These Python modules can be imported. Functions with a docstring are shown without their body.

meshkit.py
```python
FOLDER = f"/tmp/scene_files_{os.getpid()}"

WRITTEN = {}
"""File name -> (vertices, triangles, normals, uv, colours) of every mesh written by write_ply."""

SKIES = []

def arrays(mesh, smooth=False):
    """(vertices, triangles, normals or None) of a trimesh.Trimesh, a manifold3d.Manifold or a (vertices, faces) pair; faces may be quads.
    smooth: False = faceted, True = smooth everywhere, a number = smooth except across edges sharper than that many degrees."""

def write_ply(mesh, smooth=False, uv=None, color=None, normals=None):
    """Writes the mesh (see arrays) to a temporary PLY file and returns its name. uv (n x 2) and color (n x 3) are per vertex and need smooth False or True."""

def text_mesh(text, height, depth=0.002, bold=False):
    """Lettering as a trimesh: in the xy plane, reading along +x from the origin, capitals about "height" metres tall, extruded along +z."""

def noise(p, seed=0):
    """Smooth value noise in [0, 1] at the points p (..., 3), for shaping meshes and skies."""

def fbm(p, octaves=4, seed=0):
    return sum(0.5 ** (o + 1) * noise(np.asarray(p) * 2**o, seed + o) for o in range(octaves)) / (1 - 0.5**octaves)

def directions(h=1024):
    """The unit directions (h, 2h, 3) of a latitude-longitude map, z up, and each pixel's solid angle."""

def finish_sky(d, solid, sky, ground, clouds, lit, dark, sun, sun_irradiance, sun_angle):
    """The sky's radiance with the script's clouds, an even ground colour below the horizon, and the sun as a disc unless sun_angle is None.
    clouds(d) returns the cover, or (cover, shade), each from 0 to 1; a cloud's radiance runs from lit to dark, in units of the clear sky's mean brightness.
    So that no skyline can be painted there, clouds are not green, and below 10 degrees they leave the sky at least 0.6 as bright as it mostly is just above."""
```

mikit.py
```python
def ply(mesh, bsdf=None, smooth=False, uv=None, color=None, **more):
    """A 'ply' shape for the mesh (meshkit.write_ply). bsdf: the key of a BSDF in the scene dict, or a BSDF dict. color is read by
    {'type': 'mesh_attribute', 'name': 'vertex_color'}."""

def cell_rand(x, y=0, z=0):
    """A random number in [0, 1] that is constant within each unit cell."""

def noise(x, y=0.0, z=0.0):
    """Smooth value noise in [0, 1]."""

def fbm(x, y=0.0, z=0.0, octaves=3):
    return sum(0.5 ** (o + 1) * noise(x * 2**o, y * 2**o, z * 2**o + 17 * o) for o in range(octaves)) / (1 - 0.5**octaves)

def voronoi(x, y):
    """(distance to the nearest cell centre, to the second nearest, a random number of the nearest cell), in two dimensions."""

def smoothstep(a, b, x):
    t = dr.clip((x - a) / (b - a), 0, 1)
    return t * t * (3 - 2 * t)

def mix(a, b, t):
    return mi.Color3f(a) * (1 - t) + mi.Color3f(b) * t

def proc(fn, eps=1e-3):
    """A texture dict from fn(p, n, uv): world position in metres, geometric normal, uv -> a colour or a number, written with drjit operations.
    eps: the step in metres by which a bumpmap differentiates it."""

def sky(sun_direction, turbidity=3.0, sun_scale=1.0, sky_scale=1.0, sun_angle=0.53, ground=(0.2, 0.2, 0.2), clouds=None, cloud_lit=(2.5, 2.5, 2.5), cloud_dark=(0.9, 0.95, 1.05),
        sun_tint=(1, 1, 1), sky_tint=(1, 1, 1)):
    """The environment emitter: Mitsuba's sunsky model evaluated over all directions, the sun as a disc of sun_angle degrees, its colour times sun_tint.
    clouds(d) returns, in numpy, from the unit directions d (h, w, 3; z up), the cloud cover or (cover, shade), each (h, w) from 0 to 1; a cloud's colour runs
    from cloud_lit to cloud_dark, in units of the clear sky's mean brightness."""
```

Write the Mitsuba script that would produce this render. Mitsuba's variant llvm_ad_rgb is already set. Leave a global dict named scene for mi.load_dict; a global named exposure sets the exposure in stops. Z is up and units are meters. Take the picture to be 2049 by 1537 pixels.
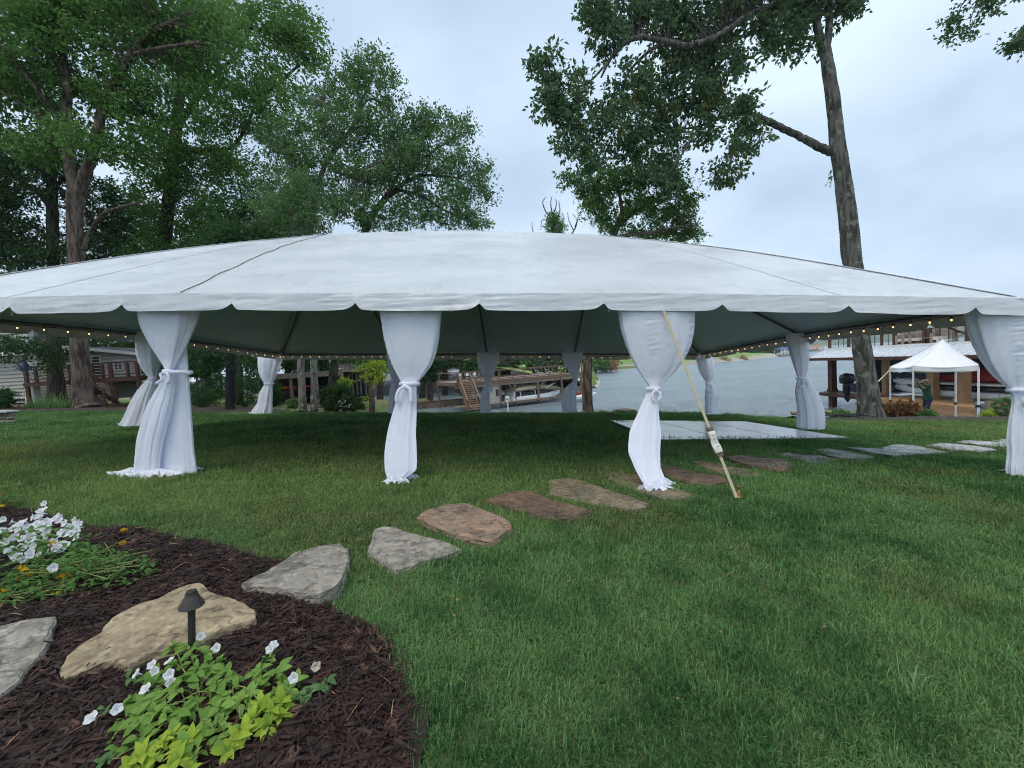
# Lakeside lawn with a large white frame tent, overcast daylight.
import math
import numpy as np
import trimesh
import shapely
import shapely.geometry as sg
import manifold3d
import drjit as dr
import mitsuba as mi
import mikit
import meshkit
from mikit import noise, fbm, voronoi, cell_rand, smoothstep, mix, proc

T = mi.ScalarTransform4f
scene, labels = {'type': 'scene'}, {}

# ---------------------------------------------------------------- camera, sky, exposure
# "Lawn frame": x right, y away, z up from the (gently sloping) lawn, origin on the lawn below the camera.
F, CX, HV, CAMH = 790.0, 1024.5, 763.0, 1.2        # focal length and principal column of a 2049 px wide picture
PITCH = -(768.5 - HV) / F
FWD = np.array([0, math.cos(PITCH), math.sin(PITCH)])
UPC = np.array([0, -math.sin(PITCH), math.cos(PITCH)])
W_ = np.array([-0.060, -0.0467, 1.0])               # true vertical, seen from the lawn frame
W_ /= np.linalg.norm(W_)
Y_ = np.array([0, 1.0, 0]) - W_ * W_[1]
Y_ /= np.linalg.norm(Y_)
M3 = np.stack([np.cross(Y_, W_), Y_, W_])            # lawn frame -> world
M4 = np.eye(4)
M4[:3, :3] = M3
CAM = M3 @ np.array([0, 0, CAMH])
LAKE = CAM[2] - 5.0                                  # world height of the lake

scene['camera'] = {
    'type': 'perspective', 'fov': 2 * math.degrees(math.atan(1024.5 / F)), 'fov_axis': 'x', 'near_clip': 0.05, 'far_clip': 6000.0,
    'to_world': T().look_at(origin=CAM.tolist(), target=(CAM + M3 @ FWD).tolist(), up=(M3 @ UPC).tolist())}


def cloud_cover(d):
    x, y, z = d[..., 0], d[..., 1], np.maximum(d[..., 2], 0.04)
    p = np.stack([x / (z + 0.35) * 1.7 + 3.1, y / (z + 0.35) * 1.7, z * 0 + 0.3], -1)
    n = meshkit.fbm(p, 5, 3)
    m = meshkit.fbm(p * 0.55 + 9.0, 3, 11)
    shade = np.clip(0.42 + 3.0 * (n - 0.5) + 1.6 * (m - 0.5), 0, 1)
    return np.ones_like(x), shade


scene['sky'] = mikit.sky((-0.25, -0.35, 0.9), turbidity=4, sun_scale=0.12, sun_angle=30, clouds=cloud_cover,
                         cloud_lit=(0.94, 1.14, 1.36), cloud_dark=(0.57, 0.755, 0.98))
exposure = 2.95

RNG = np.random.default_rng(11)


# ---------------------------------------------------------------- geometry helpers
def P(u, v, y):
    """Lawn-frame point seen at pixel (u, v) of the 2049 px wide picture, at depth y."""
    d = np.array([(u - CX) / F, 0, 0]) + FWD + UPC * ((768.5 - v) / F)
    return np.array([0, 0, CAMH]) + d * (y / d[1])


def G(u, v, z=0.0):
    """Lawn-frame point of the plane at height z seen at pixel (u, v)."""
    d = np.array([(u - CX) / F, 0, 0]) + FWD + UPC * ((768.5 - v) / F)
    return np.array([0, 0, CAMH]) + d * ((z - CAMH) / d[2])


def L2W(p):
    return np.asarray(p, float) @ M3.T


def W2L(p):
    return np.asarray(p, float) @ M3


def WP(u, v, y):
    return L2W(P(u, v, y))


def cat(ms):
    vs, fs, n = [], [], 0
    for v, f in ms:
        v, f = np.asarray(v, float), np.asarray(f, int)
        if f.shape[1] == 4:
            f = np.vstack([f[:, [0, 1, 2]], f[:, [0, 2, 3]]])
        vs.append(v)
        fs.append(f + n)
        n += len(v)
    return np.vstack(vs), np.vstack(fs)


BOXF = np.array([[0, 2, 3, 1], [4, 5, 7, 6], [0, 1, 5, 4], [2, 6, 7, 3], [0, 4, 6, 2], [1, 3, 7, 5]])


def box(lo, hi):
    v = np.array([[x, y, z] for x in (lo[0], hi[0]) for y in (lo[1], hi[1]) for z in (lo[2], hi[2])], float)
    return v, BOXF[:, ::-1]


def beam(p, q, w, h, up=(0, 0, 1)):
    """A rectangular beam from p to q, w wide across and h high along 'up'."""
    p, q, up = (np.asarray(a, float) for a in (p, q, up))
    a = q - p
    a = a / (np.linalg.norm(a) + 1e-12)
    if abs(a @ up) > 0.98:
        up = np.array([1.0, 0, 0]) if abs(a[0]) < 0.9 else np.array([0, 1.0, 0])
    s = np.cross(a, up)
    s /= np.linalg.norm(s)
    t = np.cross(s, a)
    v = np.array([e + s * w / 2 * i + t * h / 2 * k for e in (p, q) for i in (-1, 1) for k in (-1, 1)])
    return v, BOXF[:, ::-1]


def tube(points, radii, sides=8, caps=True, bump=0.0, seed=0, twist=0.0):
    p = np.asarray(points, float)
    n = len(p)
    r = np.broadcast_to(np.asarray(radii, float), (n,))
    t = np.gradient(p, axis=0)
    t /= np.linalg.norm(t, axis=1, keepdims=True) + 1e-12
    a = np.zeros_like(p)
    ref = np.array([1.0, 0, 0]) if abs(t[0, 0]) < 0.8 else np.array([0, 1.0, 0])
    for i in range(n):
        ref = ref - t[i] * (ref @ t[i])
        ref /= np.linalg.norm(ref) + 1e-12
        a[i] = ref
    b = np.cross(t, a)
    ang = np.arange(sides) * 2 * np.pi / sides
    ring = np.cos(ang)[None, :, None] * a[:, None] + np.sin(ang)[None, :, None] * b[:, None]
    rad = np.repeat(r[:, None], sides, 1)
    if bump:
        s = np.cumsum(np.r_[0, np.linalg.norm(np.diff(p, axis=0), axis=1)])
        q = np.stack([np.cos(ang)[None] * 3.1 + 0 * s[:, None], np.sin(ang)[None] * 3.1 + 0 * s[:, None], s[:, None] * 1.1 + 0 * ang[None]], -1)
        q2 = np.stack([np.cos(ang)[None] * 9 + 0 * s[:, None], np.sin(ang)[None] * 9 + 0 * s[:, None], s[:, None] * 2.2 + 0 * ang[None]], -1)
        rad = rad * (1 + bump * 2 * (meshkit.noise(q, seed) - 0.5) + bump * 1.2 * (meshkit.noise(q2, seed + 5) - 0.5))
    v = (p[:, None] + rad[..., None] * ring).reshape(-1, 3)
    i, j = np.meshgrid(np.arange(n - 1), np.arange(sides), indexing='ij')
    q = np.stack([i * sides + j, i * sides + (j + 1) % sides, (i + 1) * sides + (j + 1) % sides, (i + 1) * sides + j], -1).reshape(-1, 4)
    f = np.vstack([q[:, [0, 1, 2]], q[:, [0, 2, 3]]])
    if caps:
        v = np.vstack([v, p[0], p[-1]])
        j = np.arange(sides)
        k = n * sides
        f = np.vstack([f, np.stack([j * 0 + k, (j + 1) % sides, j], 1), np.stack([j * 0 + k + 1, (n - 1) * sides + j, (n - 1) * sides + (j + 1) % sides], 1)])
    return v, f


def smooth_path(pts, n):
    """Catmull-Rom resampling of rows (any number of columns)."""
    p = np.asarray(pts, float)
    if len(p) < 3:
        return p[0] + (p[-1] - p[0]) * np.linspace(0, 1, n)[:, None]
    q = np.vstack([2 * p[0] - p[1], p, 2 * p[-1] - p[-2]])
    s = np.linspace(0, len(p) - 1 - 1e-9, n)
    i = np.floor(s).astype(int)
    t = (s - i)[:, None]
    a, b, c, d = q[i], q[i + 1], q[i + 2], q[i + 3]
    return 0.5 * (2 * b + (c - a) * t + (2 * a - 5 * b + 4 * c - d) * t**2 + (3 * b - a - 3 * c + d) * t**3)


def lathe(profile, n=16):
    pr = np.asarray(profile, float)
    ang = np.arange(n) * 2 * np.pi / n
    v = np.stack([pr[:, None, 0] * np.cos(ang), pr[:, None, 0] * np.sin(ang), pr[:, None, 1] + 0 * ang], -1).reshape(-1, 3)
    m = len(pr)
    i, j = np.meshgrid(np.arange(m - 1), np.arange(n), indexing='ij')
    q = np.stack([i * n + j, i * n + (j + 1) % n, (i + 1) * n + (j + 1) % n, (i + 1) * n + j], -1).reshape(-1, 4)
    return v, np.vstack([q[:, [0, 1, 2]], q[:, [0, 2, 3]]])


def grid(fn, nu, nv):
    """Sheet over the unit square; fn(u, v) -> points (..., 3)."""
    u, v = np.meshgrid(np.linspace(0, 1, nu + 1), np.linspace(0, 1, nv + 1), indexing='ij')
    p = fn(u, v).reshape(-1, 3)
    i, j = np.meshgrid(np.arange(nu), np.arange(nv), indexing='ij')
    k = i * (nv + 1) + j
    q = np.stack([k, k + nv + 1, k + nv + 2, k + 1], -1).reshape(-1, 4)
    return p, np.vstack([q[:, [0, 1, 2]], q[:, [0, 2, 3]]])


def hull_chain(bones, edge=0.03, rounds=8):
    """One smooth body from bones ((p, r), (q, s)): hulls of sphere pairs, united, refined and smoothed."""
    def ball(p, r):
        return manifold3d.Manifold.sphere(r, 20).translate([float(x) for x in p])
    m = None
    for (p, r), (q, s) in bones:
        h = manifold3d.Manifold.batch_hull([ball(p, r), ball(q, s)])
        m = h if m is None else m + h
    m = m.refine_to_length(edge).to_mesh()
    t = trimesh.Trimesh(m.vert_properties[:, :3], m.tri_verts)
    trimesh.smoothing.filter_taubin(t, lamb=0.5, nu=0.53, iterations=rounds)
    return np.array(t.vertices), np.array(t.faces)


def moved(m, R=None, t=None, s=1.0):
    v = np.asarray(m[0], float) * s
    if R is not None:
        v = v @ np.asarray(R, float).T
    if t is not None:
        v = v + np.asarray(t, float)
    return v, m[1]


def rotz(a):
    c, s = math.cos(a), math.sin(a)
    return np.array([[c, -s, 0], [s, c, 0], [0, 0, 1.0]])


def rotx(a):
    c, s = math.cos(a), math.sin(a)
    return np.array([[1.0, 0, 0], [0, c, -s], [0, s, c]])


# ---------------------------------------------------------------- scene bookkeeping
def key_for(name):
    if name not in scene and not any(k.startswith(name + '__') for k in scene):
        return name
    i = 1
    while f'{name}_{i:03d}' in scene or any(k.startswith(f'{name}_{i:03d}__') for k in scene):
        i += 1
    return f'{name}_{i:03d}'


_count = {}


def num(base):
    """base, base_001, base_002 ... (fast)."""
    n = _count.get(base, -1) + 1
    _count[base] = n
    return base if n == 0 else f'{base}_{n:03d}'


def put(key, mesh, bsdf, frame='L', smooth=False, **more):
    v, f = (mesh if isinstance(mesh, tuple) else (np.array(mesh.vertices), np.array(mesh.faces)))
    v, f = cat([(v, f)])
    if frame == 'L':
        v = v @ M3.T
    scene[key] = ply((v, f), bsdf, smooth=smooth, **more)
    return key


def tag(key, label=None, category=None, group=None, kind=None):
    d = {}
    for k, x in (('label', label), ('category', category), ('group', group), ('kind', kind)):
        if x:
            d[k] = x
    labels[key] = d
    return key


def thing(name, label, category, group=None):
    k = num(name)
    tag(k, label, category, group)
    return k


def part(parent, name, mesh, bsdf, frame='L', smooth=False, label=None, kind=None, **more):
    k = num(parent + '__' + name)
    put(k, mesh, bsdf, frame, smooth, **more)
    if label or kind:
        tag(k, label, None, None, kind)
    return k


# ---------------------------------------------------------------- materials
def material(name, d):
    scene['mat_' + name] = d
    return name


def ply(mesh, bsdf, **more):
    return mikit.ply(mesh, 'mat_' + bsdf, **more)


def two(d):
    return {'type': 'twosided', 'bsdf': d}


def rgb(*c):
    return {'type': 'rgb', 'value': [float(x) for x in c]}


def prin(color, rough=0.6, spec=0.5, **more):
    return two({'type': 'principled', 'base_color': color if isinstance(color, dict) else rgb(*color), 'roughness': rough, 'specular': spec, **more})


def bump(d, fn, eps=2e-3, scale=1.0):
    inner = d['bsdf']
    return two({'type': 'bumpmap', 'arbitrary': proc(fn, eps), 'scale': scale, 'bsdf': inner})


def C(*c):
    return mi.Color3f(*c)


# vinyl of the tent roof: wrinkles across the panels
def vinyl_wrinkle(p, n, uv):
    a = fbm(p.x * 1.6, p.y * 9.0, p.z * 14.0, 3)
    b = noise(p.x * 6.0 + 3.0 * noise(p.x, p.y, p.z), p.y * 2.0, p.z * 26.0)
    return 0.040 * a + 0.012 * b


def vinyl_color(p, n, uv):
    d = smoothstep(0.3, 0.7, fbm(p.x * 0.7, p.y * 0.7, p.z * 2.0, 4))
    s = smoothstep(0.55, 0.8, fbm(p.x * 5, p.y * 5, p.z * 5, 3))
    return mix(mi.Color3f(0.57, 0.60, 0.62), mi.Color3f(0.48, 0.51, 0.53), d) * (1 - 0.08 * s)


material('vinyl', bump(prin(proc(vinyl_color), 0.34, 0.5), vinyl_wrinkle, 4e-3))
# roof cloth: white outside, inner face tinted bluish against green bounce off the grass
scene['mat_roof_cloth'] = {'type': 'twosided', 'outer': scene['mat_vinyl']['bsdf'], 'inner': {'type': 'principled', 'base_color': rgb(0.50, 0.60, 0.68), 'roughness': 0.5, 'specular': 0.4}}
material('vinyl_flat', bump(prin(proc(vinyl_color), 0.36, 0.5), vinyl_wrinkle, 4e-3, 0.5))
material('vinyl_seam', prin((0.52, 0.55, 0.57), 0.4))
material('rope_dark', prin((0.10, 0.08, 0.07), 0.8))
material('frame_dark', prin((0.10, 0.11, 0.12), 0.5, metallic=0.3))
material('aluminium', prin((0.36, 0.38, 0.40), 0.42, metallic=0.6))


def drape_bump(p, n, uv):
    return 0.0045 * fbm(p.x * 18, p.y * 18, p.z * 10, 3)


material('drape_cloth', {'type': 'bumpmap', 'arbitrary': proc(drape_bump, 3e-3), 'scale': 1.0, 'bsdf': {
    'type': 'principledthin', 'base_color': rgb(0.90, 0.91, 0.99), 'roughness': 0.7, 'spec_trans': 0.0, 'diff_trans': 0.45, 'spec_tint': 0.0, 'eta': 1.4}})


def grass_color(p, n, uv):
    patch = 0.5 * fbm(p.x * 0.9 + 2, p.y * 0.9, 0.0, 3) + 0.5 * fbm(p.x * 5.0, p.y * 5.0, 0.0, 3)
    fine = cell_rand(p.x * 90, p.y * 90, 3)
    dry = smoothstep(0.56, 0.74, fbm(p.x * 0.9 + 7, p.y * 0.9 + 3, 0.0, 3)) * smoothstep(0.35, 0.9, fine)
    side = smoothstep(2.2, -0.5, p.x) * smoothstep(2.4, 4.2, p.y) * smoothstep(9.5, 6.0, p.y) * (0.35 + 0.9 * patch)  # paler dry grass, plus light painted in where the tent shades the lawn
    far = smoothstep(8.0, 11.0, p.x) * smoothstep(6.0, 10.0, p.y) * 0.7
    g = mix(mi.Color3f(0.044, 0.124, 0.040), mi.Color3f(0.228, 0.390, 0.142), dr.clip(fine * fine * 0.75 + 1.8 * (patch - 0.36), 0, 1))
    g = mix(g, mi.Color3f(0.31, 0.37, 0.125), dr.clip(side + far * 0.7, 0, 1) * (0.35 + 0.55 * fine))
    return mix(g, mi.Color3f(0.34, 0.29, 0.12), dr.clip(dry * 0.65, 0, 1))


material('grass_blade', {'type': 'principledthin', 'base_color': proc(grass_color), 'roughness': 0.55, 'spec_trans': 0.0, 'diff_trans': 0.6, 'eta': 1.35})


material('coarse_blade', {'type': 'principledthin', 'base_color': rgb(0.24, 0.36, 0.17), 'roughness': 0.5, 'spec_trans': 0.0, 'diff_trans': 0.6, 'eta': 1.35})


def soil_color(p, n, uv):
    a = fbm(p.x * 3, p.y * 3, 0.0, 4)
    g = mix(mi.Color3f(0.035, 0.065, 0.022), mi.Color3f(0.075, 0.105, 0.035), a)
    return mix(g, mi.Color3f(0.12, 0.095, 0.05), smoothstep(0.62, 0.8, fbm(p.x * 1.3 + 4, p.y * 1.3, 1.0, 3)) * 0.7)


material('lawn_ground', prin(proc(soil_color), 0.95, 0.2))


def bank_color(p, n, uv):
    a = fbm(p.x * 0.35, p.y * 0.35, 0.0, 4)
    b = fbm(p.x * 4, p.y * 4, 0.0, 3)
    g = mix(mi.Color3f(0.055, 0.095, 0.03), mi.Color3f(0.15, 0.20, 0.06), b)
    br = mix(mi.Color3f(0.11, 0.07, 0.045), mi.Color3f(0.22, 0.15, 0.09), b)
    return mix(g, br, smoothstep(0.47, 0.58, a))


material('bank_ground', prin(proc(bank_color), 0.95, 0.2))


def mulch_color(p, n, uv):
    a = fbm(p.x * 9, p.y * 9, p.z * 9, 4)
    c = cell_rand(p.x * 40, p.y * 40, p.z * 40)
    return mix(mi.Color3f(0.020, 0.0135, 0.011), mi.Color3f(0.060, 0.038, 0.028), a * 0.6 + 0.4 * c)


material('mulch_ground', prin(proc(mulch_color), 0.75, 0.4))


def chip_color(p, n, uv):
    c = cell_rand(p.x * 26, p.y * 26, 1)
    a = noise(p.x * 70, p.y * 70, p.z * 20)
    k = mix(mi.Color3f(0.014, 0.0085, 0.0075), mi.Color3f(0.060, 0.031, 0.024), c * 0.7 + 0.3 * a)
    return mix(k, mi.Color3f(0.10, 0.055, 0.038), smoothstep(0.94, 0.97, c))


material('mulch_chip', prin(proc(chip_color), 0.5, 0.22))
material('straw', prin((0.34, 0.19, 0.09), 0.6))
material('dry_grass', prin((0.42, 0.34, 0.17), 0.7))


def stone_material(name, base, dark, accent, wet=0.75, accent_amt=0.5):
    def col(p, n, uv):
        a = fbm(p.x * 3.1 + p.z * 6, p.y * 3.1, p.z * 9, 4)
        b = fbm(p.x * 16, p.y * 16, p.z * 30, 3)
        streak = fbm(p.x * 11 + p.y * 3.0, p.y * 15 - p.x * 3, p.z * 40, 4)
        sp = fbm(p.x * 42, p.y * 42, p.z * 42, 3)
        k = mix(mi.Color3f(*base), mi.Color3f(*dark), smoothstep(0.42, 0.66, a) * 0.8)
        k = mix(k, mi.Color3f(*accent), smoothstep(0.56, 0.68, sp) * 0.55)
        k = mix(k, mi.Color3f(*accent), smoothstep(0.48, 0.7, streak) * accent_amt)
        crack = smoothstep(0.03, 0.0, dr.abs(fbm(p.x * 4 + p.y * 1.5, p.y * 9 - p.x * 2, p.z * 20, 3) - 0.5))
        pit = smoothstep(0.60, 0.72, fbm(p.x * 30, p.y * 30, p.z * 40 + 5, 3))
        return k * (0.20 + 1.0 * b + 0.45 * sp) * (1 - 0.45 * crack) * (1 - 0.4 * pit)

    def hgt(p, n, uv):
        ridge = dr.abs(fbm(p.x * 4 + p.y * 1.5, p.y * 9 - p.x * 2, p.z * 20, 3) - 0.5)
        return 0.020 * fbm(p.x * 22, p.y * 22, p.z * 60, 4) + 0.05 * dr.minimum(ridge, 0.05) + 0.014 * fbm(p.x * 48, p.y * 48, p.z * 60, 3)
    material(name, bump(prin(proc(col), wet, 0.5), hgt, 2e-3))


stone_material('stone_tan', (0.33, 0.255, 0.155), (0.22, 0.165, 0.105), (0.42, 0.34, 0.21), 0.7)
stone_material('stone_grey', (0.295, 0.262, 0.215), (0.15, 0.135, 0.12), (0.37, 0.325, 0.25), 0.65)
stone_material('stone_rust', (0.31, 0.22, 0.155), (0.21, 0.165, 0.125), (0.32, 0.17, 0.09), 0.6)
stone_material('stone_brown', (0.20, 0.125, 0.08), (0.10, 0.07, 0.05), (0.17, 0.12, 0.09), 0.35)
stone_material('stone_olive', (0.23, 0.19, 0.12), (0.13, 0.11, 0.075), (0.27, 0.21, 0.13), 0.5)
stone_material('stone_wet', (0.17, 0.15, 0.13), (0.08, 0.07, 0.06), (0.26, 0.25, 0.24), 0.25, 0.7)
stone_material('stone_pale', (0.44, 0.43, 0.42), (0.26, 0.24, 0.22), (0.52, 0.52, 0.52), 0.45)
material('stone_edge', prin((0.30, 0.20, 0.11), 0.8))


def bark_maker(name, lo, hi, lichen, amt):
    def col(p, n, uv):
        a = fbm(p.x * 14, p.y * 14, p.z * 2.2, 4)
        l = smoothstep(0.58, 0.7, fbm(p.x * 7, p.y * 7, p.z * 5 + 3, 4)) * amt
        return mix(mix(mi.Color3f(*lo), mi.Color3f(*hi), smoothstep(0.3, 0.7, a)), mi.Color3f(*lichen), l)

    def hgt(p, n, uv):
        return 0.05 * fbm(p.x * 13, p.y * 13, p.z * 1.8, 3)
    material(name, bump(prin(proc(col), 0.9, 0.25), hgt, 8e-3))


bark_maker('bark_brown', (0.045, 0.034, 0.028), (0.165, 0.125, 0.10), (0.16, 0.16, 0.12), 0.25)
bark_maker('bark_dark', (0.022, 0.020, 0.017), (0.075, 0.066, 0.055), (0.09, 0.10, 0.07), 0.3)
bark_maker('bark_oak', (0.040, 0.040, 0.035), (0.135, 0.135, 0.118), (0.23, 0.27, 0.20), 0.6)
bark_maker('bark_lichen', (0.09, 0.08, 0.07), (0.22, 0.20, 0.175), (0.36, 0.38, 0.34), 0.7)
material('char_black', prin((0.012, 0.012, 0.012), 0.95))


def leaf_maker(name, lo, hi, odd=(0.2, 0.16, 0.05), oddamt=0.0, trans=0.7):
    def col(p, n, uv):
        c = cell_rand(p.x * 7, p.y * 7, p.z * 7)
        a = fbm(p.x * 0.6, p.y * 0.6, p.z * 0.6, 2)
        k = mix(mi.Color3f(*lo), mi.Color3f(*hi), c * 0.55 + 0.6 * a - 0.08)
        if oddamt:
            k = mix(k, mi.Color3f(*odd), smoothstep(1 - oddamt, 1.0, cell_rand(p.x * 2.2, p.y * 2.2, p.z * 2.2)) * 0.7)
        return k
    material(name, {'type': 'principledthin', 'base_color': proc(col), 'roughness': 0.5, 'spec_trans': 0.0, 'diff_trans': trans, 'eta': 1.4})


leaf_maker('leaf_left', (0.062, 0.150, 0.044), (0.20, 0.365, 0.10))
leaf_maker('leaf_mid', (0.085, 0.170, 0.065), (0.21, 0.35, 0.14))
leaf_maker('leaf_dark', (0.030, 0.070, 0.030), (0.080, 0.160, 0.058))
leaf_maker('leaf_oak', (0.070, 0.135, 0.065), (0.18, 0.28, 0.14), (0.24, 0.20, 0.05), 0.06)
leaf_maker('leaf_bright', (0.075, 0.165, 0.05), (0.19, 0.34, 0.10))
leaf_maker('leaf_petunia', (0.13, 0.25, 0.05), (0.30, 0.47, 0.12))
leaf_maker('leaf_lime', (0.24, 0.36, 0.05), (0.44, 0.55, 0.08))
leaf_maker('leaf_far', (0.055, 0.105, 0.055), (0.12, 0.20, 0.09))
leaf_maker('leaf_red', (0.12, 0.045, 0.03), (0.26, 0.16, 0.07))
# ---------------------------------------------------------------- ground, lake, far shore, hills
def lake_z(x, y):
    """Lawn-frame height of the lake surface under (x, y)."""
    return (LAKE - W_[0] * x - W_[1] * y) / W_[2]


def lawn_edge(x):
    return np.interp(x, [-60, -30, -12, 7.0, 8.3, 9.6, 16, 60], [15.6, 15.5, 15.4, 15.2, 13.6, 12.2, 11.95, 11.9])


WATER = sg.Polygon([(90, 25), (40, 24.6), (29, 24.4), (21.5, 26.0), (16, 22.0), (9, 19.6), (2, 19.4), (-4, 20), (-7, 24), (-9.5, 32), (-10.5, 40), (-12.5, 46),
                    (-10.8, 49), (-5.9, 50), (-1.6, 52), (7.2, 56), (13, 63), (20, 92), (31, 152), (60, 156), (77, 158), (110, 180), (148, 219), (230, 420), (500, 900),
                    (3000, 2500), (3000, 25)])


def terrain_z(x, y):
    x, y = np.asarray(x, float), np.asarray(y, float)
    pts = shapely.points(x.ravel(), y.ravel())
    d = shapely.distance(WATER, pts).reshape(x.shape)
    inside = shapely.contains(WATER, pts).reshape(x.shape)
    lz = lake_z(x, y)
    near = y < lawn_edge(x)
    s = np.maximum(y - lawn_edge(x), 0)
    n = meshkit.fbm(np.stack([x * 0.25, y * 0.25, x * 0], -1), 3, 2) - 0.5
    left = np.clip((-6 - x) / 6, 0, 1)
    top = -0.02 - 0.035 * s * left - (1 - left) * (0.22 * s + 0.03 * s * s * 0.2) + n * np.minimum(s * 0.12, 0.5)
    # the shore beyond the cove is low, the terrace at the right lies a little above the lake
    right = np.clip((x - 9) / 4, 0, 1) * (y > lawn_edge(x))
    top = top * (1 - right) + right * np.maximum(-0.02 - 0.11 * s, lz + 0.9)
    k = np.where(y > 43, 0.085, np.where(right > 0.5, 0.5, 0.75))
    shore = lz + 0.25 + np.where(y > 43, 0.55, 0.0) + k * d + n * 0.12
    z = np.minimum(top, shore)
    z = np.where(near & (~inside), np.minimum(0, shore), z)
    return np.where(inside, lz - 0.8, z)


# mulch bed in the foreground, raised a little, with a ragged edge
bed_px = [(-260, 1010), (-60, 1005), (0, 1022), (60, 1030), (110, 1052), (170, 1062), (250, 1066), (330, 1082), (400, 1096), (450, 1108), (500, 1126), (560, 1132), (640, 1150), (650, 1185), (628, 1213),
          (670, 1242), (708, 1261), (746, 1286), (762, 1315), (774, 1347), (787, 1385), (798, 1435), (803, 1537), (800, 1700)]
bed_pts = [G(u, v)[:2] for u, v in bed_px] + [np.array([-0.3, 0.3]), np.array([-6, 0.3]), np.array([-7, 3.0])]
BED = sg.Polygon(bed_pts).buffer(0)
bx0, by0, bx1, by1 = BED.bounds


# lawn: the mown sheet itself (flat), and the terrain round it
def strip_axis(a):
    return np.unique(np.concatenate(a))


xs_ = strip_axis([np.arange(-75, -24, 2.0), np.arange(-24, 30, 0.45), np.arange(30, 75, 2.0)])
ys_ = strip_axis([np.arange(-5, 11, 1.5), np.arange(11, 32, 0.4), np.arange(32, 64, 0.9), np.arange(64, 175, 5.0)])
gx, gy = np.meshgrid(xs_, ys_, indexing='ij')
gz = terrain_z(gx, gy)
gz = np.where(gy < lawn_edge(gx) - 0.9, -0.16, gz)
nu_, nv_ = gx.shape
ii, jj = np.meshgrid(np.arange(nu_ - 1), np.arange(nv_ - 1), indexing='ij')
kk = ii * nv_ + jj
put('terrain', (np.stack([gx, gy, gz], -1).reshape(-1, 3), np.stack([kk, kk + nv_, kk + nv_ + 1, kk + 1], -1).reshape(-1, 4)), 'bank_ground', smooth=True)
tag('terrain', kind='structure')


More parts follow.
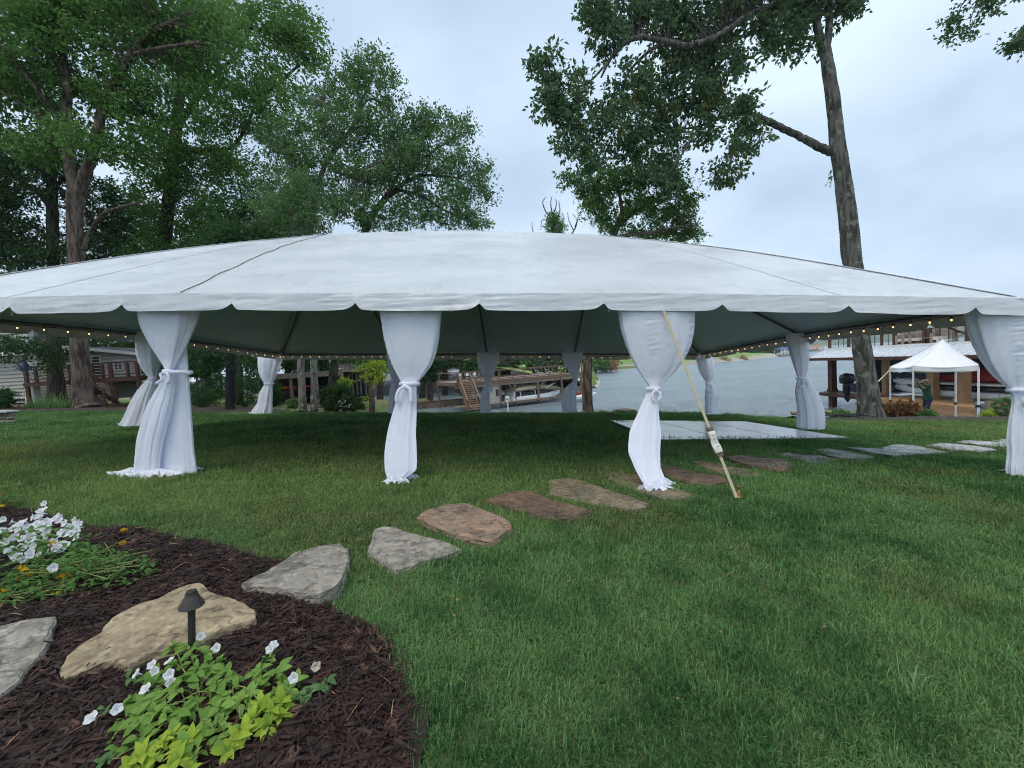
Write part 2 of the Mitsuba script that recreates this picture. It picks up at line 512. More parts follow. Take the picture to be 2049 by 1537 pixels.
def lawn_fn(u, v):
    x = -34 + 64 * u
    e = lawn_edge(x) + 0.12 * (meshkit.noise(np.stack([x * 1.7, x * 0, x * 0], -1), 3) - 0.5)
    y = -4 + (e + 4) * v
    s = np.clip((y - (e - 0.5)) / 0.5, 0, 1)
    z = 0.012 * (meshkit.fbm(np.stack([x * 0.8, y * 0.8, x * 0], -1), 3, 8) - 0.5) - 0.10 * s * s
    z = z - 0.07 * shapely.contains(BED.buffer(-0.02), shapely.points(x, y))
    return np.stack([x, y, z], -1)


put('lawn', grid(lawn_fn, 330, 200), 'lawn_ground', smooth=True)
tag('lawn', kind='structure')


def wave(p, n, uv):
    d = dr.sqrt(dr.square(p.x) + dr.square(p.y))
    a = fbm(p.x * 0.9 + 0.4 * p.y, p.y * 2.4, 0.0, 3)
    b = fbm(p.x * 0.22, p.y * 0.7, 2.0, 2)
    return 0.34 * a + 0.40 * b


def water_color(p, n, uv):
    return mix(mi.Color3f(0.10, 0.135, 0.145), mi.Color3f(0.15, 0.19, 0.20), fbm(p.x * 0.05, p.y * 0.16, 0.0, 3))


material('lake_water', bump(prin(proc(water_color), 0.08, 0.8), wave, 3e-2))
put('lake', (np.array([[-60, 8, LAKE], [3500, 8, LAKE], [3500, 4500, LAKE], [-60, 4500, LAKE]], float), np.array([[0, 1, 2, 3]])), 'lake_water', 'W')
tag('lake', kind='structure')

# far shore: grassy point with stone riprap
shore_line = smooth_path(np.array([(14, 66), (20, 92), (31, 152), (60, 156), (77, 158), (110, 180), (148, 219), (200, 330), (260, 470), (400, 700)], float), 120)
tang = np.gradient(shore_line, axis=0)
tang /= np.linalg.norm(tang, axis=1, keepdims=True)
inland = np.stack([-tang[:, 1], tang[:, 0]], 1)


def far_shore_fn(u, v):
    k = np.round(u * 119).astype(int)
    off = np.interp(v, [0, 0.15, 0.3, 0.5, 0.7, 1], [-3, 0, 3.5, 16, 50, 160])
    hgt = np.interp(v, [0, 0.15, 0.3, 0.5, 0.7, 1], [-0.6, 0.1, 1.6, 3.6, 7, 16])
    q = shore_line[k] + inland[k] * off[..., None]
    hgt = hgt + (meshkit.fbm(np.stack([q[..., 0] * 0.08, q[..., 1] * 0.08, hgt * 0], -1), 3) - 0.5) * np.clip(off, 0, 20) * 0.10
    w = L2W(np.stack([q[..., 0], q[..., 1], lake_z(q[..., 0], q[..., 1])], -1))
    w[..., 2] = LAKE + hgt
    return w


def far_grass(p, n, uv):
    h = p.z - LAKE
    a = fbm(p.x * 0.2, p.y * 0.2, 0.0, 3)
    c = fbm(p.x * 1.5, p.y * 1.5, p.z, 3)
    g = mix(mi.Color3f(0.10, 0.19, 0.05), mi.Color3f(0.20, 0.29, 0.09), a)
    r = mix(mi.Color3f(0.22, 0.20, 0.17), mi.Color3f(0.42, 0.39, 0.35), c)
    return mix(r, g, smoothstep(1.2, 1.9, h + 0.8 * (a - 0.5)))


material('far_grass', prin(proc(far_grass), 0.95, 0.2))
put('far_shore', grid(far_shore_fn, 119, 20), 'far_grass', 'W', smooth=True)
tag('far_shore', kind='structure')


def hill_fn(u, v):
    ang = math.radians(8) + u * math.radians(62)          # to the right of straight ahead
    r = 1300 + 500 * v + 250 * np.sin(3 * u) * (1 - v)
    q = np.stack([u * 9, v * 2, u * 0], -1)
    h = (26 + 26 * meshkit.fbm(q * 2.2, 3, 5)) * np.sin(np.clip(v * 1.9, 0, 1.57)) + 9 * (meshkit.fbm(q * 26, 3, 9) - 0.4) * np.clip(v * 5, 0, 1)
    return np.stack([np.sin(ang) * r, np.cos(ang) * r, LAKE + h - 1.0 * (v == 0)], -1)


def hill_color(p, n, uv):
    return mix(mi.Color3f(0.045, 0.085, 0.050), mi.Color3f(0.085, 0.135, 0.075), fbm(p.x * 0.05, p.y * 0.05, p.z * 0.1, 4))


material('hill_green', prin(proc(hill_color), 0.95, 0.2))
put('hills', grid(hill_fn, 420, 24), 'hill_green', 'W', smooth=True)
tag('hills', kind='structure')

def inside(poly, x, y):
    return shapely.contains(poly, shapely.points(np.asarray(x, float), np.asarray(y, float)))


bn = 150
bgx, bgy = np.meshgrid(np.linspace(bx0, bx1, bn), np.linspace(by0, by1, bn), indexing='ij')
bpts = shapely.points(bgx.ravel(), bgy.ravel())
bdist = np.where(shapely.contains(BED, bpts), shapely.distance(BED.exterior, bpts), -shapely.distance(BED, bpts)).reshape(bgx.shape)


def bed_height(x, y, d):
    n1 = meshkit.fbm(np.stack([x * 6, y * 6, x * 0], -1), 4, 4)
    return 0.02 + np.clip(d, -0.2, 0.12) * 0.16 + 0.035 * (n1 - 0.5)


bz = bed_height(bgx, bgy, bdist + 0.05 * (meshkit.fbm(np.stack([bgx * 5, bgy * 5, bgx * 0], -1), 3, 6) - 0.5))
ii, jj = np.meshgrid(np.arange(bn - 1), np.arange(bn - 1), indexing='ij')
kk = ii * bn + jj
keep = (bdist[:-1, :-1] > -0.10).ravel()
bq = np.stack([kk, kk + bn, kk + bn + 1, kk + 1], -1).reshape(-1, 4)[keep]
put(num('mulch_bed'), (np.stack([bgx, bgy, bz], -1).reshape(-1, 3), bq), 'mulch_ground', smooth=True)
tag('mulch_bed', kind='structure')


def shreds(n, poly, zfn, length, width, seed, lift=0.012):
    """Bent, tilted wood shreds scattered over a polygon."""
    r = np.random.default_rng(seed)
    x0, y0, x1, y1 = poly.bounds
    xy = np.zeros((0, 2))
    while len(xy) < n:
        q = np.stack([r.uniform(x0, x1, n * 2), r.uniform(y0, y1, n * 2)], 1)
        xy = np.vstack([xy, q[inside(poly, q[:, 0], q[:, 1])]])
    xy = xy[:n]
    a = r.uniform(0, 2 * np.pi, n)
    L = length * r.lognormal(0, 0.5, n)
    w = width * r.uniform(0.5, 1.4, n)
    d = np.stack([np.cos(a), np.sin(a), r.normal(0, 0.22, n)], 1)
    s = np.stack([-np.sin(a), np.cos(a), r.normal(0, 0.35, n)], 1)
    c = np.column_stack([xy, zfn(xy[:, 0], xy[:, 1]) + r.uniform(0.0, lift, n)])
    up = np.cross(d, s)
    v = np.stack([c - d * L[:, None] / 2 - s * w[:, None] / 2, c - d * L[:, None] / 2 + s * w[:, None] / 2,
                  c - s * w[:, None] * 0.6 + up * w[:, None] * 0.5, c + s * w[:, None] * 0.6 + up * w[:, None] * 0.5,
                  c + d * L[:, None] / 2 - s * w[:, None] / 2 * 0.6, c + d * L[:, None] / 2 + s * w[:, None] / 2 * 0.6], 1)
    f = np.array([[0, 2, 3], [0, 3, 1], [2, 4, 5], [2, 5, 3]])
    return v.reshape(-1, 3), (f[None] + 6 * np.arange(n)[:, None, None]).reshape(-1, 3)


def bedz(x, y):
    p = shapely.points(x, y)
    return bed_height(x, y, shapely.distance(BED.exterior, p))


# ---------------------------------------------------------------- the big frame tent
def ground_xy(u, y):
    return (u - CX) / F * y


FY, MY, BY = 4.75, 9.5, 14.3
pole = {'fa': np.array([-8.45, 4.95, 2.20]), 'fb': np.array([-3.98, FY, 2.255]), 'fc': np.array([-1.17, FY - 0.03, 2.275]), 'fd': np.array([1.81, FY, 2.255]), 'fe': np.array([6.13, 4.72, 2.19]),
        'ma': np.array([-8.95, 9.6, 2.40]), 'me': np.array([6.98, MY, 2.38]),
        'ba': np.array([-8.36, BY, 2.235]), 'bb': np.array([-4.15, BY, 2.235]), 'bc': np.array([-0.90, BY, 2.235]), 'bd': np.array([2.30, BY, 2.235]), 'be': np.array([6.83, BY, 2.235])}
peak_l, peak_r = P(660, 468, 9.5), P(1197, 470, 9.5)
ridge_mid = P(935, 461, 9.5)
TENT = thing('frame_tent', 'large white vinyl frame tent with scalloped valance standing over the lawn', 'tent')


def arch(t):
    """The taut cloth bellies up a little between eave and peak."""
    return 0.10 * np.sin(np.pi * np.clip(t, 0, 1)) ** 1.2


def roof_piece(a, b, c, d, nu, nv, seed, amp=0.024):
    """Cloth patch: bottom edge a-b (eave), top edge d-c (ridge), sagging a little, creased."""
    n = np.cross(b - a, d - a)
    n /= np.linalg.norm(n)
    if n[2] < 0:
        n = -n

    def fn(u, v):
        p = ((a * (1 - u)[..., None] + b * u[..., None]) * (1 - v)[..., None] + (d * (1 - u)[..., None] + c * u[..., None]) * v[..., None])
        e = np.clip(4 * u * (1 - u), 0, 1) * np.clip(6 * v, 0, 1) * np.clip(6 * (1 - v), 0, 1)
        q = np.stack([p[..., 0] * 1.1, p[..., 1] * 2.2, p[..., 2] * 4.5], -1)
        w = meshkit.fbm(q, 4, seed) - 0.5
        crease = (np.abs(meshkit.noise(q * np.array([2.2, 1.0, 2.6]) + 5, seed + 3) - 0.5) - 0.25)
        p = p + np.array([0, 0, 1.0]) * arch(v)[..., None]
        return p + n * (e * (amp * 2.2 * w + amp * 0.8 * crease - 0.05 * np.sin(np.pi * v) * (2 * u * (1 - u))))[..., None]
    v, f = grid(fn, nu, nv)
    t = v[f[len(f) // 2]]
    return v, f if np.cross(t[1] - t[0], t[2] - t[0])[2] > 0 else f[:, ::-1]


def seam_strip(a, b, w=0.035, lift=0.010):
    """Welded overlap: a low strip running over the cloth from a to b."""
    n = 24
    q = a + (b - a) * np.linspace(0, 1, n)[:, None]
    q[:, 2] += lift + arch(np.linspace(0, 1, n))
    s = np.cross(b - a, [0, 0, 1.0])
    s /= np.linalg.norm(s)
    v = np.concatenate([q - s * w / 2 - [0, 0, lift * 1.2], q - s * w / 2 * 0.9, q + s * w / 2 * 0.9, q + s * w / 2 - [0, 0, lift * 1.2]])
    f = [[k * n + i, (k + 1) * n + i, (k + 1) * n + i + 1, k * n + i + 1] for k in range(3) for i in range(n - 1)]
    return v, np.array(f)


def ridge_at(t):
    return smooth_path(np.array([peak_l, ridge_mid, peak_r]), 41)[int(round(t * 40))]


def panels(e0, e1, top0, top1, n, seed, ridge=False):
    """Split a roof face into n panels between two eave points and two top points."""
    for i in range(n):
        t0, t1 = i / n, (i + 1) / n
        a, b = e0 + (e1 - e0) * t0, e0 + (e1 - e0) * t1
        c = ridge_at(t1 if top1 is peak_r else 1 - t1) if ridge else top0 + (top1 - top0) * t1
        d = ridge_at(t0 if top1 is peak_r else 1 - t0) if ridge else top0 + (top1 - top0) * t0
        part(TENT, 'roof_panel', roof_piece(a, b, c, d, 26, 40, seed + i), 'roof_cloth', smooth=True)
        if i:
            part(TENT, 'seam', seam_strip(a, d, 0.045, 0.003), 'vinyl_flat', smooth=30)


front_mid = (pole['fb'], pole['fd'])
panels(*front_mid, peak_l, peak_r, 4, 31, ridge=True)
panels(pole['bd'], pole['bb'], peak_r, peak_l, 4, 41, ridge=True)
for i, (a, b, pk) in enumerate([(pole['fa'], pole['fb'], peak_l), (pole['fd'], pole['fe'], peak_r), (pole['fe'], pole['me'], peak_r), (pole['me'], pole['be'], peak_r), (pole['be'], pole['bd'], peak_r),
                                (pole['bb'], pole['ba'], peak_l), (pole['ba'], pole['ma'], peak_l), (pole['ma'], pole['fa'], peak_l)]):
    # triangular hip faces: two panels each, meeting at the peak
    m = (a + b) / 2
    for k, (p, q) in enumerate(((a, m), (m, b))):
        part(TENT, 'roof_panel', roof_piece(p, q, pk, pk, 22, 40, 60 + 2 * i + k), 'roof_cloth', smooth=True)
    part(TENT, 'seam', seam_strip(m, m + (pk - m) * 0.985, 0.04, 0.0025), 'vinyl_flat', smooth=30)
for a, b in ((pole['fd'], peak_r), (pole['fa'], peak_l), (pole['fe'], peak_r), (pole['ba'], peak_l), (pole['be'], peak_r), (pole['bb'], peak_l), (pole['bd'], peak_r)):
    part(TENT, 'seam', seam_strip(a, a + (b - a) * 0.99, 0.10, 0.006), 'vinyl_flat', smooth=30)
lace = pole['fb'] + (peak_l - pole['fb']) * np.linspace(-0.0, 0.98, 40)[:, None]
lace[:, 2] += arch(np.linspace(0, 0.98, 40)) + 0.016 + 0.006 * np.sin(np.arange(40) * 1.3)
lace[:, 0] += 0.012 * np.sin(np.arange(40) * 0.8)
part(TENT, 'seam', seam_strip(pole['fb'], peak_l, 0.11, 0.006), 'vinyl_flat', smooth=30)
part(TENT, 'lacing_rope', tube(lace, 0.0055, 5), 'rope_dark', smooth=True, label='dark lacing rope along the left rafter seam')


def valance(a, b, first, spacing, out, drop=0.205, notch=0.085, seed=0):
    """Scalloped skirt below the eave a-b; notch peaks at 'first' + k * spacing metres from a."""
    L = np.linalg.norm(b - a)
    d = (b - a) / L
    n = int(L / 0.028)
    s = np.linspace(0, L, n)
    cusp = first + spacing * np.arange(-3, int(L / spacing) + 4)
    dd = s[:, None] - cusp[None]
    k = np.argmin(np.abs(dd), 1)
    e = dd[np.arange(n), k]
    prof = np.where(e < 0, np.exp(-(np.abs(e) / 0.070) ** 1.15), np.exp(-(np.abs(e) / 0.040) ** 1.5))
    low = drop - notch * prof + 0.006 * (meshkit.noise(np.stack([s * 2, s * 0, s * 0], 1), seed) - 0.5) - 0.004 * np.cos(2 * np.pi * (s - first) / spacing)
    rows = 7
    t = np.linspace(0, 1, rows)
    base = a + d * s[:, None]
    wob = 0.016 * (meshkit.fbm(np.stack([s * 3.5, s * 0, s * 0 + seed], 1), 3, seed + 1) - 0.5)
    v = base[:, None] + out * (0.012 + (0.045 + wob[:, None] * 2) * t[None])[..., None] - np.array([0, 0, 1.0]) * (low[:, None] * t[None])[..., None]
    wr = 0.008 * (meshkit.fbm(np.stack([s[:, None] * 9 + t[None] * 3, t[None] * 3 + 0 * s[:, None], 0 * s[:, None] + seed + 0 * t[None]], -1), 3, seed) - 0.5)
    v = v + out * wr[..., None]
    v = v.reshape(-1, 3)
    i, j = np.meshgrid(np.arange(n - 1), np.arange(rows - 1), indexing='ij')
    q = i * rows + j
    return v, np.stack([q, q + 1, q + rows + 1, q + rows], -1).reshape(-1, 4)


def outward(a, b):
    o = np.cross(b - a, [0, 0, 1.0])
    o /= np.linalg.norm(o)
    c = (a + b) / 2 - np.array([-0.9, 9.5, 2.2])
    return o if o @ c > 0 else -o


def eave_s(a, u):
    """Distance along the front eave at picture column u."""
    return (u - CX) / F * FY - a[0]


valance_sides = [('fa', 'fb', eave_s(pole['fa'], 250), 1.42), ('fb', 'fd', eave_s(pole['fb'], 470), 1.475), ('fd', 'fe', eave_s(pole['fd'], 1440), 1.49), ('fe', 'me', 1.4, 1.5), ('me', 'be', 1.2, 1.5),
                 ('be', 'ba', 1.0, 1.5), ('ba', 'ma', 1.3, 1.5), ('ma', 'fa', 0.9, 1.5)]
for i, (a, b, f0, sp) in enumerate(valance_sides):
    part(TENT, 'valance', valance(pole[a], pole[b], f0, sp, outward(pole[a], pole[b]), drop=0.215 if i < 3 else 0.25, seed=i), 'vinyl_flat', smooth=True)
    # piped hem where the valance is welded to the roof
    o = outward(pole[a], pole[b])
    part(TENT, 'eave_hem', tube(np.array([pole[a] - o * 0.010 + [0, 0, -0.016], (pole[a] + pole[b]) / 2 - o * 0.010 + [0, 0, -0.016], pole[b] - o * 0.010 + [0, 0, -0.016]]), 0.024, 12), 'vinyl_flat', smooth=True)
    # aluminium eave rail just inside
    ai, bi = pole[a] - o * 0.05 - [0, 0, 0.06], pole[b] - o * 0.05 - [0, 0, 0.06]
    part(TENT, 'eave_rail', tube(np.array([ai, (ai + bi) / 2, bi]), 0.028, 8), 'frame_dark', smooth=True)
    L = np.linalg.norm(bi - ai)
    for s in np.arange(0.4, L, 0.95):
        q = ai + (bi - ai) * s / L
        part(TENT, 'tie_strap', tube(np.array([q + [0, 0, 0.035], q + o * 0.03 - [0, 0, 0.02], q + o * 0.035 - [0, 0, 0.16]]), 0.007, 4), 'vinyl_seam')

for k in ('fa', 'fc', 'fe', 'me', 'be', 'bc', 'ba', 'ma', 'fb', 'fd', 'bb', 'bd'):
    p = pole[k]
    inn = (np.array([-1.1, 9.5, 0]) - np.array([p[0], p[1], 0]))
    inn /= np.linalg.norm(inn)
    foot = p + inn * 0.06
    if k[0] in 'bm':
        foot[0] = ground_xy({'ba': 537, 'bb': 793, 'bc': 976, 'bd': 1152, 'be': 1417, 'ma': 308, 'me': 1604}[k], foot[1])
    if k in ('fb', 'fc', 'fd', 'fe'):       # hidden in the folds of its drape
        fy = {'fb': 5.16, 'fd': 4.87, 'fe': 4.99}.get(k, 4.92)
        foot = np.array([ground_xy({'fb': 360, 'fc': 820, 'fd': 1309, 'fe': 2040}[k], fy), fy, p[2]])
    part(TENT, 'pole', tube(np.array([[foot[0], foot[1], 0.0], [foot[0], foot[1], p[2] - 0.06]]), 0.026, 8), 'aluminium', smooth=True)
    if k in ('fc', 'bc'):
        top = ridge_at(0.5) if k == 'fc' else ridge_at(0.5)
    else:
        top = peak_l if p[0] < -2 else peak_r
    a = p + inn * 0.08 - [0, 0, 0.05]
    b = top - [0, 0, 0.08]
    mid = (a + b) / 2 + [0, 0, 0.06]
    part(TENT, 'rafter', tube(np.array([a, mid, b]), 0.034, 8), 'frame_dark', smooth=True)
rr = smooth_path(np.array([peak_l, ridge_mid, peak_r]), 9)
rr[:, 2] -= 0.075
part(TENT, 'ridge_tube', tube(rr, 0.030, 8), 'aluminium', smooth=True)


# ---------------------------------------------------------------- drapes round the poles
def drape_part(rows, y, depth_k, pleats, seed, n=96, amp=0.10, y_off=0.0, lean=0.0, ruche=0.6):
    """Gathered cloth with the outline given by picture rows (v, left, right) at depth y."""
    r = np.random.default_rng(seed)
    rows = np.asarray(rows, float)
    dense = smooth_path(rows, max(40, int(abs(rows[-1, 0] - rows[0, 0]) * y / F / (0.011 if y < 6 else 0.022))))
    dense[:, 0] = np.interp(np.linspace(0, 1, len(dense)), np.linspace(0, 1, len(rows)), rows[:, 0])
    # even spacing in v, outline by monotone interpolation with light smoothing
    vv = np.linspace(rows[0, 0], rows[-1, 0], len(dense))
    from scipy.interpolate import PchipInterpolator
    left, right = PchipInterpolator(rows[:, 0], rows[:, 1])(vv), PchipInterpolator(rows[:, 0], rows[:, 2])(vv)
    ang = np.arange(n) * 2 * np.pi / n
    ph = r.uniform(0, 6.28, 6)
    out = []
    for i, v in enumerate(vv):
        t = i / (len(vv) - 1)
        c, w = (left[i] + right[i]) / 2, max((right[i] - left[i]) / 2, 2.0)
        yt = y + lean * t**1.4
        p = P(c, v, yt)
        w = w * yt / F
        dep = max(0.045, w * depth_k)
        f = 1 + amp * (0.35 + 0.65 * t if len(rows) > 5 and rows[0, 0] < 720 else 1.0) * (0.55 * np.sin(pleats * ang + ph[0] + 0.5 * t) + 0.3 * np.sin((pleats * 2 + 1) * ang + ph[1] - 1.2 * t) + 0.35 * np.sin((pleats // 2 + 1) * ang + ph[2] + 2.0 * t))
        f = f + 0.05 * (meshkit.fbm(np.stack([np.cos(ang) * 2 + seed, np.sin(ang) * 2, 0 * ang + v * y / F * 0.02], -1), 3, seed) - 0.5)
        f = f / np.abs(np.cos(ang) * f).max()
        # cloth puckered along its gathered seam
        for a0, wd, k_ in ((4.2 + 0.5 * np.sin(seed), 0.16, 150.0), (5.4 + 0.4 * np.cos(seed), 0.10, 190.0)):
            s_ = v * y / F
            f = f + ruche * 0.045 * np.exp(-((ang - a0) / wd) ** 2) * np.sin(k_ * s_ + 2.5 * np.sin(0.31 * k_ * s_) + 8 * (ang - a0)) * (0.4 + 0.6 * np.sin(9 * s_ + seed) ** 2)
        f = f + ruche * 0.035 * (meshkit.fbm(np.stack([np.cos(ang) * 1.5 + seed, np.sin(ang) * 1.5, 0 * ang + v * y / F * 9 + 2.5 * np.cos(ang)], -1), 3, seed + 7) - 0.5)
        cx, sy = np.cos(ang), np.sin(ang)
        x = np.sign(cx) * np.abs(cx) ** 0.8 * f * w
        yy = np.sign(sy) * np.abs(sy) ** 0.8 * f * dep
        out.append(np.stack([p[0] + x, p[1] + y_off + yy, p[2] + 0.006 * np.sin(5 * ang + ph[3]) * (i > 0)], -1))
    v = np.array(out).reshape(-1, 3)
    v[:, 2] = np.maximum(v[:, 2], 0.006 + 0.012 * meshkit.noise(v * 14, seed))
    m = len(vv)
    i, j = np.meshgrid(np.arange(m - 1), np.arange(n), indexing='ij')
    f = np.stack([i * n + j, (i + 1) * n + j, (i + 1) * n + (j + 1) % n, i * n + (j + 1) % n], -1).reshape(-1, 4)
    return v, f


def pooled(u, v, y, w_px, seed):
    """Cloth puddled on the grass: a low ruffled patch."""
    c = G(u, v)
    w = w_px * y / F

    def fn(a, b):
        th = a * 2 * np.pi
        rr_ = b * (1 + 0.25 * np.sin(5 * th + seed) + 0.18 * np.sin(11 * th + 2 * seed))
        x = c[0] + np.cos(th) * rr_ * w
        yy = c[1] + np.sin(th) * rr_ * w * 0.45
        z = 0.016 + (1 - b) ** 1.3 * 0.09 + 0.042 * b * np.abs(np.sin(7 * th + seed + 2 * b)) + 0.012 * np.sin(13 * th)
        return np.stack([x, yy, z], -1)
    return grid(fn, 80, 10)


def tie_band(u0, u1, v, y, dep, h=0.05, tilt=0.0):
    n = 28
    c = P((u0 + u1) / 2, v, y)
    w = (u1 - u0) / 2 * y / F + 0.012
    a = np.arange(n + 1) * 2 * np.pi / n
    pts = np.stack([c[0] + np.cos(a) * w, c[1] + np.sin(a) * dep, c[2] + tilt * np.cos(a) + 0.004 * np.sin(5 * a)], -1)
    return tube(pts, h / 2, 7)


def bow(u, v, y, dy, s, seed):
    """Small knot with two hanging tails."""
    c = P(u, v, y) + np.array([0, dy, 0])
    ms = [tube(c + np.array([[-0.02, 0, 0.012], [0, -0.012, 0.0], [0.02, 0, -0.012]]) * s, [0.018 * s, 0.026 * s, 0.018 * s], 8)]
    r = np.random.default_rng(seed)
    for k in (-1, 1):
        q = smooth_path(np.array([[0, 0, 0], [k * 0.05, -0.02, -0.02], [k * 0.065 + r.normal(0, 0.02), -0.02, -0.09], [k * 0.05 + r.normal(0, 0.02), -0.015, -0.15]]) * s + c, 9)
        ms.append(tube(q, np.linspace(0.014, 0.024, 9) * s, 6))
    return cat(ms)


def drape(label, y, upper, lower, tie, extra=None, seed=1, depth_k=0.6, pool=None, knot=None, lean=0.0, group='white drapes tied round the tent poles'):
    k = thing('pole_drape', label, 'drape', None)
    part(k, 'upper_swag', drape_part(upper, y, depth_k, 6, seed, ruche=1.0), 'drape_cloth', smooth=True)
    part(k, 'lower_swag', drape_part(lower, y, depth_k * 0.9, 8, seed + 1, amp=0.13, lean=lean), 'drape_cloth', smooth=True)
    u0, u1, tv = tie[:3]
    part(k, 'tie', tie_band(u0, u1, tv, y, max(0.05, (u1 - u0) / 2 * y / F * depth_k) + 0.012, tilt=tie[3] if len(tie) > 3 else 0.0), 'drape_cloth', smooth=True)
    if knot:
        part(k, 'bow', bow(knot[0], knot[1], y, -max(0.06, (u1 - u0) / 2 * y / F * depth_k) - 0.02, knot[2] if len(knot) > 2 else 1.0, seed), 'drape_cloth', smooth=True)
    for e in extra or ():
        part(k, *e)
    for q in pool or ():
        part(k, 'hem', pooled(q[0], q[1], y, q[2], seed), 'drape_cloth', smooth=True)
    return k


# front row
F1b = drape_part([(612, 330, 384), (650, 334, 376), (700, 338, 374), (745, 340, 377), (800, 338, 381), (850, 330, 385), (900, 324, 389), (930, 318, 393), (947, 300, 396)], 5.08, 0.20, 6, 91, amp=0.05)
drape('white drape with a wide hanging rear panel on the leftmost front tent pole', 4.98,
      [(609, 280, 398), (650, 285, 388), (690, 302, 372), (718, 318, 357), (735, 329, 349), (742, 333, 347)],
      [(742, 333, 347), (760, 325, 349), (790, 306, 346), (820, 290, 341), (850, 281, 334), (880, 274, 326), (910, 271, 321), (938, 268, 319), (951, 255, 322)],
      (332, 379, 744, -0.012), extra=[('back_panel', F1b, 'drape_cloth', 'L', True)], seed=3, depth_k=0.42, pool=[(262, 953, 32), (318, 955, 46), (380, 945, 24)], knot=(342, 746, 0.9))
drape('white drape with a bow knot on the second front tent pole from the left', 4.92,
      [(616, 759, 883), (650, 764, 880), (690, 771, 875), (725, 782, 865), (748, 793, 850), (763, 802, 838), (770, 806, 834)],
      [(770, 804, 834), (785, 800, 834), (820, 788, 834), (870, 774, 833), (915, 768, 835), (938, 769, 834), (955, 773, 815), (967, 775, 804)],
      (804, 835, 768), seed=5, depth_k=0.3, lean=-0.26, pool=[(790, 971, 21), (812, 962, 20)], knot=(815, 774, 1.25))
drape('white drape behind the tan guy strap on the third front tent pole', 4.86,
      [(613, 1237, 1387), (650, 1240, 1386), (685, 1250, 1381), (715, 1262, 1369), (740, 1275, 1353), (760, 1289, 1333), (775, 1299, 1316), (780, 1300, 1315)],
      [(780, 1299, 1315), (800, 1288, 1316), (830, 1275, 1318), (870, 1259, 1322), (900, 1257, 1320), (930, 1267, 1321), (955, 1279, 1330), (975, 1292, 1338), (984, 1300, 1337)],
      (1297, 1317, 778), seed=7, depth_k=0.3, lean=-0.55, pool=[(1312, 984, 24), (1330, 975, 16)], knot=(1308, 782, 0.8))
drape('white drape on the rightmost front tent pole at the edge of the tent', 4.90,
      [(600, 1938, 2144), (650, 1946, 2138), (700, 1962, 2122), (735, 1980, 2100), (760, 2000, 2078), (778, 2020, 2060), (784, 2024, 2056)],
      [(784, 2024, 2057), (800, 2028, 2062), (840, 2022, 2078), (880, 2018, 2086), (910, 2018, 2088), (938, 2015, 2090), (950, 2016, 2094)],
      (2022, 2058, 781), seed=9, pool=[(2050, 950, 38)], knot=(2040, 788, 1.0), depth_k=0.32)
# sides and back
drape('grey white drape on the left side tent pole, behind the leftmost front drape', 9.5,
      [(664, 274, 324), (700, 275, 322), (725, 280, 320), (745, 290, 315), (757, 300, 313)],
      [(757, 300, 313), (768, 288, 314), (790, 272, 312), (820, 257, 308), (845, 245, 304), (851, 240, 303)],
      (300, 314, 758), seed=11, pool=[(244, 852, 9)])
drape('white drape on the right side tent pole next to the dance floor', 9.45,
      [(668, 1576, 1612), (690, 1578, 1615), (715, 1584, 1617), (740, 1591, 1615), (757, 1597, 1611)],
      [(757, 1597, 1612), (768, 1594, 1622), (785, 1593, 1632), (805, 1596, 1641), (830, 1598, 1648), (852, 1598, 1649), (858, 1600, 1648)],
      (1596, 1612, 758), seed=13, pool=[(1625, 858, 24)], knot=(1604, 762, 1.0))
drape('white drape on the back left corner tent pole in front of the dark shrubs', 14.25,
      [(706, 519, 567), (725, 518, 562), (745, 520, 554), (760, 526, 548), (768, 531, 545)],
      [(768, 531, 545), (778, 525, 545), (792, 519, 545), (806, 517, 544), (818, 509, 544), (828, 503, 544)],
      (530, 546, 768), seed=15, pool=[(522, 828, 19)])
drape('white drape on the back tent pole half hidden behind the second front drape', 14.25,
      [(706, 774, 818), (730, 776, 812), (750, 781, 806), (763, 786, 800)],
      [(763, 786, 800), (778, 779, 801), (800, 777, 800), (828, 775, 799)], (786, 801, 764), seed=17)
drape('white drape on the back tent pole in front of the dock stairs', 14.25,
      [(706, 952, 1001), (725, 956, 996), (745, 962, 990), (760, 969, 984), (768, 973, 981)],
      [(768, 972, 982), (780, 966, 981), (795, 961, 980), (812, 959, 981), (826, 960, 986)],
      (972, 983, 768), seed=19, pool=[(985, 826, 18)], knot=(978, 771, 1.6))
drape('white drape on the back tent pole beside the brown tree trunk', 14.25,
      [(706, 1123, 1166), (725, 1128, 1163), (745, 1138, 1159), (757, 1146, 1156), (763, 1149, 1155)],
      [(763, 1148, 1155), (775, 1133, 1155), (790, 1125, 1153), (808, 1123, 1152), (824, 1125, 1156)],
      (1147, 1156, 763), seed=21, pool=[(1150, 825, 16)])
drape('white drape on the back right corner tent pole in front of the lake', 14.25,
      [(707, 1394, 1428), (730, 1397, 1428), (748, 1403, 1427), (762, 1411, 1423), (768, 1414, 1421)],
      [(768, 1413, 1422), (778, 1412, 1432), (795, 1411, 1439), (812, 1411, 1437), (822, 1411, 1436), (830, 1413, 1440)],
      (1412, 1423, 768), seed=23, pool=[(1428, 831, 17)], knot=(1417, 771, 1.5))

# ---------------------------------------------------------------- string lights along the eave rails
material('wire_black', prin((0.02, 0.02, 0.02), 0.6))
material('bulb_glass', prin((0.9, 0.75, 0.5), 0.2))
BULB = trimesh.creation.icosphere(1, 0.0115)
BULBM = (np.array(BULB.vertices) * [1, 1, 1.25], np.array(BULB.faces))


